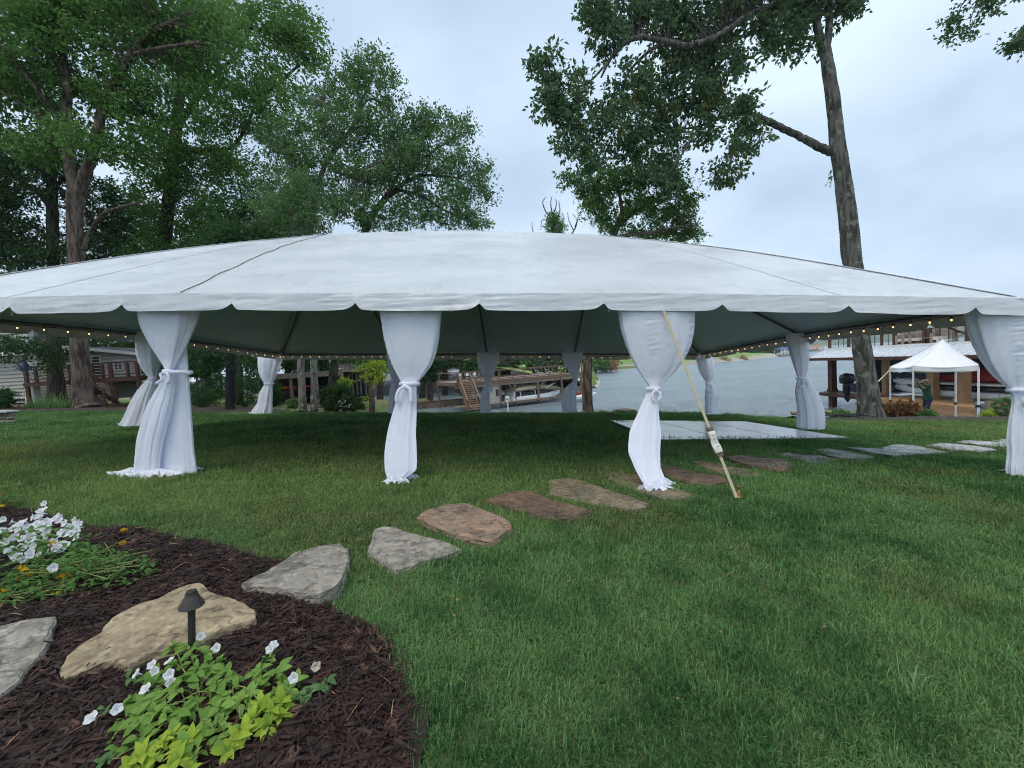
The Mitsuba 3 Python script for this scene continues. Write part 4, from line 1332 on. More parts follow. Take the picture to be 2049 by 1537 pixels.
for u, v, l in ((640, 1380, 0.05), (620, 1395, 0.045), (655, 1370, 0.05), (610, 1410, 0.04), (590, 1400, 0.05), (260, 1360, 0.06), (220, 1425, 0.05), (210, 1530, 0.04)):
    shoot(u, v, l, 'mid', 7, 0.75, spread=0.8)
for i in range(14):
    a = base + np.array([r.normal(0, 0.10), r.normal(0, 0.07), 0.02])
    b = a + np.array([r.normal(0, 0.08), r.normal(-0.03, 0.05), r.uniform(0.0, 0.05)])
    stems.append(tube(smooth_path(np.array([a, (a + b) / 2 + [0, 0, 0.04], b]), 8), 0.0022, 4))
part(PET, 'stem', cat(stems), 'stem_green', smooth=True, kind='stuff')
for (u, v), fc in (((402, 1273), (0.6, -0.4, 0.7)), ((432, 1297), (0.1, -0.7, 0.6)), ((272, 1347), (-0.6, -0.5, 0.6)), ((303, 1330), (-0.1, -0.6, 0.7)), ((308, 1345), (0.2, -0.8, 0.4)), ((338, 1322), (-0.4, -0.2, 0.9)), ((338, 1350), (0.2, -0.8, 0.5)),
                   ((342, 1367), (0.3, -0.8, 0.3)), ((290, 1378), (-0.2, -0.5, 0.8)), ((234, 1419), (0.5, -0.5, 0.6)), ((181, 1436), (-0.1, -0.5, 0.8)), ((548, 1290), (0.5, -0.3, 0.8)), ((540, 1298), (-0.2, -0.7, 0.6)), ((587, 1357), (0.0, -0.9, 0.4))):
    flower(PET, G(u, v, 0.105), fc, r, r.uniform(0.62, 0.78))
flower(PET, G(632, 1334, 0.08), (0.4, -0.7, 0.3), r, 0.8, CREAM)

# white petunia clump at the left edge
r = np.random.default_rng(32)
WPC = thing('white_petunia', 'dense clump of white petunias at the left edge of the bed', 'plant')
wb = G(55, 1140, 0.02)
lv, st = [], []
LM = [leaf_mesh(0.055, 0.026, 0.25, c) for c in (0.2, 0.45)]
for i in range(420):
    a, rad = r.uniform(0, 6.28), math.sqrt(r.uniform(0, 1))
    p = wb + np.array([math.cos(a) * rad * 0.42, math.sin(a) * rad * 0.26, 0.0])
    p[2] = 0.02 + 0.27 * (1 - 0.65 * rad**2) * r.uniform(0.25, 1.0)
    d = np.array([r.normal(), r.normal(), 0.5 + r.normal(0, 0.3)])
    lv.append(moved(LM[i % 2], frame_of(d, np.array([0, 0, 1.0]), r.normal(0, 0.4)), p, r.uniform(0.7, 1.1)))
part(WPC, 'foliage', cat(lv), 'leaf_bright', smooth=True, kind='stuff')
for u, v in ((88, 1018), (80, 1022), (64, 1036), (113, 1034), (118, 1042), (22, 1044), (40, 1048), (72, 1048), (80, 1055), (98, 1050), (128, 1047), (148, 1042), (155, 1056), (146, 1068), (5, 1062), (28, 1075), (58, 1073), (60, 1082), (85, 1060), (92, 1068), (90, 1078),
             (120, 1072), (48, 1095), (66, 1092), (60, 1105), (76, 1112), (92, 1106), (120, 1092), (132, 1090), (18, 1100), (26, 1112), (46, 1120), (110, 1097), (-12, 1060), (-20, 1090), (35, 1060), (105, 1085), (75, 1035), (-30, 1075), (140, 1055), (52, 1060), (10, 1085)):
    d = 0.16 + 0.14 * (1100 - v) / 90
    for e in range(2):
        flower(WPC, G(u + e * r.normal(0, 9), v + e * r.normal(0, 9), d), (0.4 * r.normal(), -0.8, 0.55 + 0.3 * r.normal()), r, r.uniform(0.75, 1.0))

# lantana: small leaves, yellow flower heads
r = np.random.default_rng(33)


def lantana(label, px, spread, n, heads, seed):
    r = np.random.default_rng(seed)
    k = thing('lantana_plant', label, 'plant', None)
    b = G(*px, 0.02)
    lv = []
    for i in range(n):
        a, rad = r.uniform(0, 6.28), math.sqrt(r.uniform(0, 1))
        p = b + np.array([math.cos(a) * rad * spread[0], math.sin(a) * rad * spread[1], 0])
        p[2] = 0.02 + spread[2] * (1 - 0.6 * rad**2) * r.uniform(0.1, 1.0)
        d = np.array([r.normal(), r.normal(), 0.6 + r.normal(0, 0.4)])
        lv.append(moved(LM[i % 2], frame_of(d, np.array([0, 0, 1.0]), r.normal(0, 0.4)), p, r.uniform(0.45, 0.8)))
    part(k, 'foliage', cat(lv), 'leaf_bright', smooth=True, kind='stuff')
    st = [tube(smooth_path(np.array([b, b + [r.normal(0, spread[0] * 0.3), r.normal(0, spread[1] * 0.3), spread[2] * 0.4], b + [r.normal(0, spread[0] * 0.6), r.normal(0, spread[1] * 0.6), spread[2] * 0.8]]), 6), 0.0025, 4) for _ in range(30)]
    part(k, 'stem', cat(st), 'stem_green', smooth=True, kind='stuff')
    pet = leaf_mesh(0.011, 0.009, 0.1, 0.2)
    for u, v, z in heads:
        c = G(u, v, z)
        h = []
        for i in range(34):
            d = r.normal(0, 1, 3)
            d[2] = abs(d[2]) * 0.9 + 0.15
            d /= np.linalg.norm(d)
            h.append(moved(pet, frame_of(np.cross(d, r.normal(0, 1, 3)), d), c + d * 0.017, 1.0))
        part(k, 'flower_head', cat(h), 'petal_yellow', smooth=True)


lantana('spreading green lantana with yellow flower heads beside the white petunias', (160, 1165), (0.40, 0.22, 0.16), 900,
        ((50, 1142, 0.12), (60, 1150, 0.10), (44, 1138, 0.12), (104, 1088, 0.20), (247, 1062, 0.16), (122, 1155, 0.08), (132, 1154, 0.08), (90, 1145, 0.10), (246, 1088, 0.12), (113, 1190, 0.05), (98, 1185, 0.05)), 41)
lantana('low lantana with orange yellow flower heads above the leftmost stepping stone', (15, 1205), (0.30, 0.12, 0.08), 330,
        ((5, 1186, 0.07), (8, 1210, 0.04), (38, 1160, 0.07), (45, 1210, 0.03), (95, 1206, 0.02), (120, 1208, 0.02), (-15, 1195, 0.06)), 42)
lantana('lantana at the top left corner of the bed, mostly out of frame', (-60, 1020), (0.35, 0.25, 0.25), 350, ((3, 988, 0.12), (4, 1014, 0.10), (28, 1003, 0.06), (-20, 1005, 0.14)), 43)

# sprigs in the mulch
for u, v, lab in ((528, 1148, 'tiny green sprig in the mulch left of the pointed grey stone'), (305, 1093, 'small weed where the mulch meets the lawn above the bed'), (505, 1200, 'tiny seedling at the right end of the large tan stone'), (410, 1160, 'tiny seedling behind the top of the large tan stone')):
    r = np.random.default_rng(u)
    k = num('seedling')
    c = G(u, v, 0.02)
    put(k, cat([moved(LM[i % 2], frame_of([r.normal(), r.normal(), 0.5], np.array([0, 0, 1.0])), c + [r.normal(0, 0.03), r.normal(0, 0.015), 0.01], 0.5) for i in range(14)]), 'leaf_bright', smooth=True)
    tag(k, lab, 'weed')
# ---------------------------------------------------------------- trees
KITE = np.array([[0, 0, 0], [0.45, 0.5, 0.10], [1, 0, -0.06], [0.45, -0.5, 0.10]])
KITEF = np.array([[0, 1, 2], [0, 2, 3]])


def leaf_cloud(centres, n_per, spread, size, r, flat=0.75, aspect=0.55):
    """Leaf faces gathered in tufts round the centres."""
    c = np.repeat(centres, n_per, 0)
    n = len(c)
    # leaves sit on sprays inside each tuft
    sub = r.normal(0, 1, (len(centres), 5, 3)) * spread * [1, 1, flat]
    k = r.integers(0, 5, n)
    p = c + sub[np.repeat(np.arange(len(centres)), n_per), k] * r.uniform(0.5, 1.1, n)[:, None] + r.normal(0, spread * 0.36, (n, 3)) * [1, 1, 0.8]
    d = r.normal(0, 1, (n, 3)) + 0.6 * (p - c) / spread
    d[:, 2] -= 0.35
    d /= np.linalg.norm(d, axis=1, keepdims=True)
    u = r.normal(0, 0.65, (n, 3)) + [0, 0, 1.0]
    s = np.cross(u, d)
    s /= np.linalg.norm(s, axis=1, keepdims=True) + 1e-9
    w = np.cross(d, s)
    L = size * r.uniform(0.65, 1.25, n)
    v = p[:, None] + L[:, None, None] * (KITE[None, :, :1] * d[:, None] + aspect * KITE[None, :, 1:2] * s[:, None] + KITE[None, :, 2:] * w[:, None])
    return v.reshape(-1, 3), (KITEF[None] + 4 * np.arange(n)[:, None, None]).reshape(-1, 3)


def tree(name, label, depth, trunk, limbs, blobs, leaf, bark, tufts=200, n_per=60, size=0.14, spread=0.34, seed=1, sides=14, dz=0.0, group=None, ball=1.0, bump_amt=0.10, twig_r=0.011, category='tree'):
    """trunk, limbs: picture polylines (u, v, radius px[, depth offset]); blobs: (u, v, ru, rv[, depth offset, depth radius]) in pixels."""
    r = np.random.default_rng(seed)
    k = thing(name, label, category, group)

    def line(pts, n):
        a = np.array([[*P(q[0], q[1], depth + (q[3] if len(q) > 3 else 0.0)), q[2] * depth / F / math.sqrt(1 + ((q[0] - CX) / F) ** 2)] for q in pts])
        return smooth_path(a, n)
    nodes = []
    tr = line(trunk, max(14, int(len(trunk) * 7)))
    part(k, 'trunk', tube(tr[:, :3], tr[:, 3], max(sides, 18), bump=bump_amt, seed=seed), bark, smooth=True)
    nodes.append(tr[len(tr) // 2:])
    for i, lb in enumerate(limbs):
        q = line(lb, max(8, len(lb) * 5))
        jit = r.normal(0, 1, (len(q), 3)) * q[:, 3:4] * 0.08
        jit[0] = 0
        part(k, 'branch', tube(q[:, :3] + jit, q[:, 3], 9, bump=0.05, seed=seed + i), bark, smooth=True)
        nodes.append(q)
    nodes = np.vstack(nodes)
    area = np.array([b[2] * b[3] for b in blobs], float)
    cnt = np.maximum(1, np.round(tufts * area / area.sum())).astype(int)
    cs = []
    for b, n in zip(blobs, cnt):
        d0 = depth + (b[4] if len(b) > 4 else 0.0)
        rd = b[5] if len(b) > 5 else 0.75 * (b[2] + b[3]) / 2 * depth / F
        g = r.normal(0, 1, (n, 3))
        g *= (r.uniform(0.12, 1, n) ** 0.42 / np.linalg.norm(g, axis=1))[:, None]
        for q in g:
            cs.append(P(b[0] + q[0] * b[2], b[1] + q[1] * b[3], d0 + q[2] * rd))
    cs = np.array(cs)
    part(k, 'crown', leaf_cloud(cs, n_per, spread, size, r), leaf, kind='stuff')
    # twigs from the nearest limb to every tuft
    tw = []
    for c in cs:
        j = np.argmin(np.linalg.norm(nodes[:, :3] - c, axis=1))
        a = nodes[j, :3]
        L = np.linalg.norm(c - a)
        if L > 2.6:
            continue
        m = (a + c) / 2 + r.normal(0, 0.10, 3) * L * 0.6 + [0, 0, 0.06 * L]
        q = smooth_path(np.array([a, m, c]), 5)
        r0 = min(nodes[j, 3] * 0.5, twig_r * (1 + 0.45 * L))
        tw.append(tube(q, np.linspace(r0, twig_r * 0.5, 5), 4, caps=False))
    if tw:
        part(k, 'twig', cat(tw), bark, kind='stuff')
    return k


# the big forked oak at the left
tree('oak_tree', 'big forked oak with a thick brown trunk at the left, nearest of the left trees', 17.5,
     [(172, 818, 34), (168, 805, 26), (164, 770, 22), (160, 700, 20), (155, 600, 18.5), (152, 520, 18), (150, 440, 18.5), (152, 385, 21)],
     [[(150, 390, 17), (141, 330, 14), (134, 281, 13), (133, 187, 11), (130, 137, 10), (122, 80, 8), (117, 20, 6), (112, -60, 4)],
      [(158, 390, 15), (178, 330, 13), (195, 262, 12), (210, 200, 11), (240, 145, 9, -0.5), (262, 110, 8, -0.8), (290, 72, 6, -1.0), (340, 45, 4, -1.4)],
      [(137, 285, 9), (118, 240, 7), (78, 184, 6, -0.6), (39, 137, 5, -1.0), (0, 90, 4.5, -1.4), (-60, 50, 3, -1.8)],
      [(136, 300, 8), (109, 262, 6), (59, 219, 5, -0.5), (0, 183, 4, -0.9), (-60, 160, 3, -1)],
      [(131, 160, 6), (118, 125, 5), (101, 94, 4.5, 0.6), (59, 51, 4, 1), (0, 35, 3, 1.4)],
      [(166, 500, 6), (180, 465, 5), (200, 435, 4.5, -0.6), (219, 422, 4, -1), (281, 404, 2.5, -1.4)],
      [(205, 215, 5), (240, 240, 4, 0.8), (300, 260, 3, 1.4)], [(265, 108, 5, -0.8), (330, 95, 4, -1.5), (400, 85, 3, -2)]],
     [(40, 60, 110, 80), (150, 40, 110, 70), (260, 50, 100, 70), (350, 70, 90, 60), (30, 160, 80, 70), (120, 190, 80, 70, 1.5), (230, 170, 80, 60), (300, 230, 70, 50), (60, 270, 80, 45), (240, 300, 60, 40), (380, 150, 60, 50),
      (150, 265, 40, 25, -1.5), (-60, 120, 60, 120), (200, -40, 220, 60), (430, 60, 70, 60)],
     'leaf_left', 'bark_brown', tufts=640, n_per=62, size=0.21, spread=0.36, seed=101)
# dark trees behind it
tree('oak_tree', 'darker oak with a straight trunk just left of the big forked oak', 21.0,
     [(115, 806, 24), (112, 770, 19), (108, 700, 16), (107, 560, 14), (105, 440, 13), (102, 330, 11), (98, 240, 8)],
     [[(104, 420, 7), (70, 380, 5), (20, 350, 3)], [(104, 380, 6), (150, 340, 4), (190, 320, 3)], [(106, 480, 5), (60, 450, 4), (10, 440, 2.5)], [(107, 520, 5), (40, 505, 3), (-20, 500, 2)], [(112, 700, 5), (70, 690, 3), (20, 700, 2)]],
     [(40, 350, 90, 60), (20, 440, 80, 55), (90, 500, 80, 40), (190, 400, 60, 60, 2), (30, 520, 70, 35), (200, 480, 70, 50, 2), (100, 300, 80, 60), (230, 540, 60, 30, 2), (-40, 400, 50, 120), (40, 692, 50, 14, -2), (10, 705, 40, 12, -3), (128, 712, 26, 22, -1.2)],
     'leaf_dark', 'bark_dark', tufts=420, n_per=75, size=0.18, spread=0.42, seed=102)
tree('oak_tree', 'tall oak rising between the big forked oak and the airy trees', 23.0,
     [(338, 815, 20), (332, 700, 17), (326, 560, 15), (328, 500, 15), (335, 430, 14), (345, 330, 13), (352, 260, 12), (362, 170, 9), (366, 80, 7), (370, 0, 5)],
     [[(353, 255, 8), (385, 210, 7), (405, 180, 6), (440, 140, 4), (480, 100, 3), (515, 20, 2)], [(347, 310, 6), (400, 300, 5), (470, 290, 4), (520, 190, 2.5)], [(360, 180, 5), (420, 165, 4.5), (520, 188, 3.5), (600, 130, 2.5)], [(345, 330, 5), (300, 300, 4), (240, 265, 3)],
      [(362, 120, 5), (450, 60, 4), (540, 65, 3), (620, 120, 2)]],
     [(440, 40, 90, 60), (540, 60, 80, 70), (600, 60, 50, 55), (630, 120, 40, 30), (500, 160, 70, 50), (420, 220, 80, 60), (330, 330, 70, 70), (400, 330, 80, 60), (560, 190, 70, 40, -1), (300, 400, 70, 50), (400, 430, 80, 50), (460, 330, 60, 50), (350, 120, 80, 60, 1), (520, 250, 50, 40), (330, 500, 80, 45), (430, 500, 70, 40), (250, 470, 60, 50, 2)],
     'leaf_left', 'bark_dark', tufts=590, n_per=62, size=0.21, spread=0.42, seed=103)
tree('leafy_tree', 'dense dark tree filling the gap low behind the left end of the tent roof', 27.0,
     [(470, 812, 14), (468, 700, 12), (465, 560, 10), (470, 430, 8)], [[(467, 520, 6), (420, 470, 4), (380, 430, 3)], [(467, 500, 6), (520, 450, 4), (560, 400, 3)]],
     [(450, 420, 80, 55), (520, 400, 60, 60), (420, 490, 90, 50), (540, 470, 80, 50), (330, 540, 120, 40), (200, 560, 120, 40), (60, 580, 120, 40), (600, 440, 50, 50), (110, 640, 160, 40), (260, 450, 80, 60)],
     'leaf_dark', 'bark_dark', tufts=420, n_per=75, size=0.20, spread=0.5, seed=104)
# airy trees in the middle
tree('slender_tree', 'airy mid green tree with pale lichen bark, left of the sky gap', 18.0,
     [(629, 824, 8.5), (629, 770, 7.5), (628, 720, 7.2), (622, 600, 6.8), (620, 470, 6.5), (626, 430, 6.2), (632, 390, 6)],
     [[(632, 395, 5.5), (640, 360, 5), (652, 330, 4.5), (672, 300, 4), (690, 275, 3.5), (706, 252, 3.2), (714, 225, 3), (722, 205, 2.6), (742, 160, 1.8), (748, 120, 1.2)],
      [(652, 330, 3.5), (690, 350, 3), (720, 345, 2.5), (745, 330, 1.8)], [(706, 252, 2.8), (730, 205, 2.4), (755, 200, 2), (780, 220, 1.4)], [(633, 390, 3.5), (600, 340, 3), (570, 310, 2.2), (540, 300, 1.5)], [(690, 275, 2.4), (660, 230, 2), (640, 200, 1.4)]],
     [(735, 130, 42, 38), (700, 180, 55, 45), (770, 175, 30, 40), (680, 250, 75, 45), (770, 245, 55, 40), (620, 290, 75, 45), (720, 320, 75, 40), (570, 350, 60, 50), (650, 380, 75, 40), (800, 310, 40, 35), (560, 270, 50, 35), (590, 420, 70, 40), (700, 410, 60, 35), (640, 200, 40, 35, 1)],
     'leaf_mid', 'bark_lichen', tufts=560, n_per=44, size=0.15, spread=0.27, seed=105, twig_r=0.008)
tree('slender_tree', 'airy tree leaning right over the lake side of the tent, with long bare forked limbs', 19.0,
     [(660, 822, 9), (668, 740, 9), (690, 600, 8), (722, 490, 7.5), (736, 450, 7), (753, 419, 6.5), (770, 400, 6)],
     [[(770, 400, 5.5), (784, 388, 5), (807, 368, 4.2), (842, 352, 3.2), (880, 352, 2.4), (915, 356, 1.4)], [(778, 393, 4), (797, 382, 3.5), (842, 392, 3), (886, 419, 2.2), (930, 440, 1.4)], [(730, 465, 4), (724, 430, 3.5), (736, 392, 3), (742, 350, 2)],
      [(807, 368, 3), (835, 330, 2.5), (870, 300, 2), (905, 280, 1.3)], [(842, 352, 2), (860, 320, 1.8), (850, 260, 1.2)], [(842, 392, 2.2), (870, 440, 1.8), (900, 450, 1.2)], [(760, 410, 4), (800, 340, 3), (790, 280, 2)]],
     [(850, 235, 42, 28), (840, 275, 55, 35), (915, 265, 38, 32), (930, 315, 30, 25), (870, 330, 60, 30), (800, 350, 55, 35), (960, 345, 32, 25), (955, 385, 36, 18), (880, 385, 65, 28), (830, 420, 60, 30), (900, 430, 55, 26), (945, 440, 40, 20), (760, 440, 60, 30), (975, 400, 14, 14), (810, 290, 50, 45, 1), (740, 370, 50, 40)],
     'leaf_mid', 'bark_dark', tufts=470, n_per=44, size=0.15, spread=0.26, seed=106, twig_r=0.008)
tree('slender_tree', 'mottled lichen covered trunk, left of the two pale trunks in the pine straw', 16.6,
     [(607, 828, 10), (606, 812, 8.5), (604, 770, 7.8), (602, 720, 7.4), (598, 600, 6.5), (590, 500, 5.5), (580, 420, 4)],
     [[(592, 520, 3.5), (560, 470, 2.5), (530, 440, 1.5)], [(588, 480, 3), (620, 440, 2), (640, 420, 1.4)]], [(560, 430, 60, 40), (610, 430, 50, 35), (530, 470, 50, 30), (590, 380, 40, 40)],
     'leaf_mid', 'bark_lichen', tufts=130, n_per=52, size=0.125, spread=0.27, seed=107, twig_r=0.008)
tree('bright_tree', 'bright green tree with clustered foliage behind the tent, below the oak crown at right', 16.6,
     [(1177, 832, 13), (1176, 815, 10.5), (1175, 770, 9.8), (1176, 715, 9.5), (1185, 620, 9), (1205, 530, 8), (1228, 470, 7), (1245, 430, 5.5)],
     [[(1235, 455, 4.5), (1270, 425, 4, 0.4), (1310, 400, 3, 0.8), (1340, 380, 2, 1)], [(1245, 430, 4), (1240, 390, 3), (1225, 360, 2), (1215, 340, 1.4)], [(1225, 475, 4), (1270, 470, 3, -0.5), (1330, 460, 2.4, -0.8), (1380, 450, 1.6, -1)], [(1230, 465, 3), (1195, 430, 2.4), (1165, 385, 1.8), (1140, 360, 1.2)],
      [(1270, 425, 3, 0.4), (1280, 380, 2, 0.6), (1275, 345, 1.4, 0.6)]],
     [(1148, 358, 26, 16), (1180, 382, 34, 22), (1225, 365, 40, 28), (1275, 355, 38, 30), (1330, 372, 40, 28), (1372, 400, 22, 24), (1200, 420, 34, 26), (1290, 410, 50, 22), (1345, 430, 40, 22), (1385, 465, 16, 22), (1300, 465, 50, 18), (1230, 450, 30, 20), (1350, 470, 36, 16), (1330, 340, 30, 20)],
     'leaf_bright', 'bark_brown', tufts=300, n_per=60, size=0.13, spread=0.20, seed=108, twig_r=0.008)
# the tall oak at the right, leaning left, with its crown reaching over the middle of the picture
tree('oak_tree', 'tall leaning oak at the right with rugged grey trunk and one big bare limb', 14.2,
     [(1742, 850, 44), (1741, 836, 33), (1739, 815, 26), (1736, 780, 23.5), (1730, 731, 21.5), (1722, 672, 19.5), (1714, 600, 20.5), (1707, 539, 21), (1698, 455, 19.5), (1690, 382, 18.3), (1683, 335, 18), (1676, 291, 17), (1671, 237, 15.5), (1664, 182, 14.5), (1656, 127, 13.5), (1650, 98, 13)],
     [[(1652, 105, 9), (1659, 55, 8), (1656, 0, 7), (1655, -80, 5)], [(1648, 105, 11), (1637, 62, 9.5), (1628, 18, 9), (1612, -50, 7), (1590, -120, 5)],
      [(1672, 306, 12), (1645, 296, 9.5), (1614, 281, 8.3), (1590, 268, 7.8), (1570, 259, 7.6), (1530, 240, 7), (1490, 226, 4.6, 0.2), (1440, 236, 3.2, 0.4), (1390, 255, 2.3, 0.5), (1330, 262, 1.7, 0.5), (1250, 292, 1.2, 0.3)],
      [(1628, 10, 8), (1580, 0, 6.5), (1500, 30, 6, -0.5), (1440, 70, 5.8, -0.8), (1378, 91, 5.6, -1), (1331, 83, 5.2, -1), (1281, 75, 4.6, -1), (1244, 91, 4, -1), (1219, 122, 3, -1), (1203, 155, 1.8, -1)],
      [(1325, 84, 3.5, -1), (1290, 110, 3, -0.8), (1255, 150, 2.2, -0.5), (1240, 200, 1.5, -0.5)], [(1640, 80, 5), (1600, 70, 4, 0.5), (1560, 20, 3.5, 0.8), (1520, 10, 3, 1)], [(1495, 228, 3, 0.1), (1470, 280, 3, -0.3), (1460, 340, 2, -0.3)],
      [(1400, 252, 2, 0.4), (1370, 300, 2.4, -0.6), (1340, 345, 1.6, -0.5)], [(1219, 122, 2.2, -1), (1170, 170, 1.8, -1), (1120, 165, 1.2, -1)], [(1250, 290, 1.2, 0.3), (1200, 290, 1, 0), (1160, 270, 1, -1.2)]],
     [(1095, 130, 30, 42, -1), (1130, 185, 45, 55, -1), (1100, 195, 28, 50, -1), (1165, 235, 42, 40, -1), (1150, 285, 40, 38, -1), (1180, 325, 40, 22, -1), (1185, 20, 36, 45, -1), (1230, 60, 50, 55, -0.8), (1300, 25, 75, 45, -0.5), (1390, 30, 75, 45), (1480, 30, 70, 45), (1560, 40, 60, 55), (1610, 15, 45, 40),
      (1360, 95, 70, 45), (1450, 120, 70, 50), (1390, 160, 70, 50), (1270, 165, 45, 55, -0.6), (1330, 215, 60, 45), (1240, 240, 55, 50, -0.8), (1430, 205, 60, 45), (1300, 285, 70, 32), (1385, 265, 55, 28), (1240, 310, 45, 22), (1500, 215, 34, 35), (1510, 265, 26, 35), (1470, 290, 30, 26), (1455, 350, 34, 34), (1335, 340, 48, 22), (1560, 100, 36, 26),
      (1690, 15, 28, 26), (1662, -10, 60, 40), (1612, 92, 22, 16), (1500, -60, 200, 60), (1300, -60, 150, 50)],
     'leaf_oak', 'bark_oak', tufts=900, n_per=38, size=0.185, spread=0.20, seed=109, twig_r=0.009, bump_amt=0.09)
SPR = np.random.default_rng(4)
part('oak_tree_003', 'sprout', leaf_cloud(np.array([P(1662, 350, 13.9), P(1664, 366, 13.9)]), 14, 0.07, 0.11, SPR), 'leaf_oak', label='small sprout of leaves on the left side of the trunk')
# a branch reaching in from a tree that stands outside the picture
tree('overhanging_tree', 'leaf sprays at the top right corner hanging from a tree outside the photo', 8.0,
     [(2750, 1000, 34), (2740, 700, 30), (2700, 300, 26), (2640, -100, 22), (2560, -400, 16)],
     [[(2650, -60, 12), (2450, -120, 8), (2200, -80, 5), (2060, -30, 3), (1970, -20, 2), (1925, 10, 1.4), (1918, 50, 1)], [(2200, -80, 4), (2110, 10, 2.5), (2050, 70, 1.5)], [(1970, -20, 1.5), (1945, 30, 1.2), (1940, 60, 0.9)]],
     [(1905, 38, 22, 14, 0, 0.25), (1925, 66, 26, 14, 0, 0.25), (1895, 80, 12, 10, 0, 0.2), (1968, 12, 26, 14, 0, 0.25), (2000, -10, 40, 16, 0, 0.3), (2030, 80, 28, 24, 0, 0.3), (2075, 70, 40, 40, 0, 0.3), (2180, -20, 120, 60), (1950, -40, 60, 20, 0, 0.3)],
     'leaf_oak', 'bark_brown', tufts=120, n_per=46, size=0.085, spread=0.10, seed=110, twig_r=0.005)

# dead leader with a vine, seen over the ridge
VT = tree('dead_snag', 'thin dead treetop wrapped in green vine, seen above the tent ridge', 68.0,
          [(1112, 745, 5), (1110, 600, 4.5), (1108, 470, 4), (1106, 425, 2.5)],
          [[(1107, 440, 1.6), (1093, 425, 1.2), (1086, 405, 0.9), (1092, 395, 0.6)], [(1106, 430, 1.4), (1102, 410, 1), (1104, 394, 0.6)], [(1106, 432, 1.4), (1113, 412, 1), (1112, 398, 0.6)], [(1108, 445, 1.4), (1120, 425, 1), (1118, 402, 0.6)], [(1110, 465, 1.2), (1128, 440, 0.8), (1124, 425, 0.6)],
           [(1112, 500, 1.6), (1148, 462, 1.2), (1158, 430, 0.7)], [(1148, 462, 1), (1138, 440, 0.7), (1136, 425, 0.5)], [(1108, 450, 1), (1086, 440, 0.8), (1082, 460, 0.5)], [(1112, 520, 1.2), (1070, 470, 0.9), (1064, 445, 0.5)], [(1150, 455, 0.9), (1154, 440, 0.6), (1146, 428, 0.5)]],
          [(1106, 440, 12, 16, 0, 0.9), (1110, 458, 18, 14, 0, 0.9)], 'leaf_bright', 'bark_dark', tufts=70, n_per=60, size=0.26, spread=0.42, seed=111)

# burnt looking dark trunk and sapling at the back edge of the lawn
tree('dark_tree', 'straight black trunk at the back of the lawn between two left drapes', 16.0, [(462, 829, 12), (461, 812, 10.5), (461, 780, 10), (461, 740, 9.8), (461, 640, 9), (462, 560, 8), (464, 480, 6)],
     [[(462, 560, 4), (430, 520, 3), (400, 500, 2)], [(462, 540, 4), (500, 500, 3), (530, 480, 2)]], [(430, 510, 60, 30), (500, 490, 60, 30), (462, 470, 60, 30), (440, 718, 60, 10), (400, 716, 40, 12)], 'leaf_dark', 'char_black', tufts=110, n_per=60, size=0.16, spread=0.34, seed=112)
tree('sapling', 'slim sapling with yellow green leaves in front of the gravel path', 17.0, [(745, 832, 6), (744, 800, 5.5), (742, 775, 5), (744, 750, 4), (748, 730, 2.5)],
     [[(743, 770, 2), (735, 750, 1.5), (730, 735, 1)], [(744, 760, 2), (756, 745, 1.4), (762, 735, 1)]], [(745, 752, 16, 10, 0, 0.25), (758, 760, 12, 8, 0, 0.25), (735, 738, 16, 10, 0, 0.25), (752, 730, 18, 9, 0, 0.3), (738, 800, 7, 5, 0, 0.15)], 'leaf_lime', 'bark_brown', tufts=42, n_per=26, size=0.12, spread=0.14, seed=113, twig_r=0.006)

# wood beyond the cove, each tree its own
fr = np.random.default_rng(200)
FAR = [(370, 31, 700, 70, 'leaf_mid', 'mid green tree above the timber steps right of the leftmost front drape'), (415, 28, 712, 60, 'leaf_dark', 'dark tree directly behind the timber steps'), (480, 33, 700, 70, 'leaf_mid', 'mid green tree showing between the black trunk and the back left corner drape'),
       (530, 38, 704, 60, 'leaf_dark', 'dark tree behind the back left corner drape'), (575, 36, 712, 50, 'leaf_dark', 'dark tree behind the boat shed roof'), (640, 44, 708, 55, 'leaf_dark', 'dark tree behind the two pale trunks'), (700, 50, 704, 60, 'leaf_mid', 'mid green tree behind the timber stairs'),
       (760, 52, 700, 60, 'leaf_bright', 'bright green tree behind the slim sapling'), (790, 62, 712, 40, 'leaf_dark', 'dark tree behind the back drape half hidden by the second front drape'), (845, 66, 706, 55, 'leaf_dark', 'dark tree just right of the second front drape, beyond the cove'),
       (890, 70, 712, 45, 'leaf_far', 'soft green tree left of the dock stairs'), (925, 66, 716, 40, 'leaf_dark', 'dark tree behind the top of the dock stairs'), (975, 80, 714, 45, 'leaf_far', 'soft green tree behind the drape at the dock stairs'), (1020, 84, 712, 40, 'leaf_far', 'soft green tree over the left part of the dock railing'),
       (1062, 80, 716, 36, 'leaf_bright', 'bright green tree over the middle of the dock railing'), (1100, 88, 712, 40, 'leaf_far', 'soft green tree behind the lounge chairs on the dock'), (1138, 92, 716, 34, 'leaf_dark', 'dark tree behind the drape beside the brown trunk'),
       (860, 58, 742, 32, 'leaf_dark', 'low dark tree standing in front of the tree line at the head of the cove'), (1010, 76, 736, 26, 'leaf_far', 'low soft green tree seen through the dock posts, left one'), (1085, 78, 738, 24, 'leaf_far', 'low soft green tree seen through the dock posts, right one'),
       (940, 62, 744, 26, 'leaf_dark', 'low dark tree behind the dock stairs'), (810, 54, 745, 26, 'leaf_mid', 'low mid green tree beside the gravel path')]
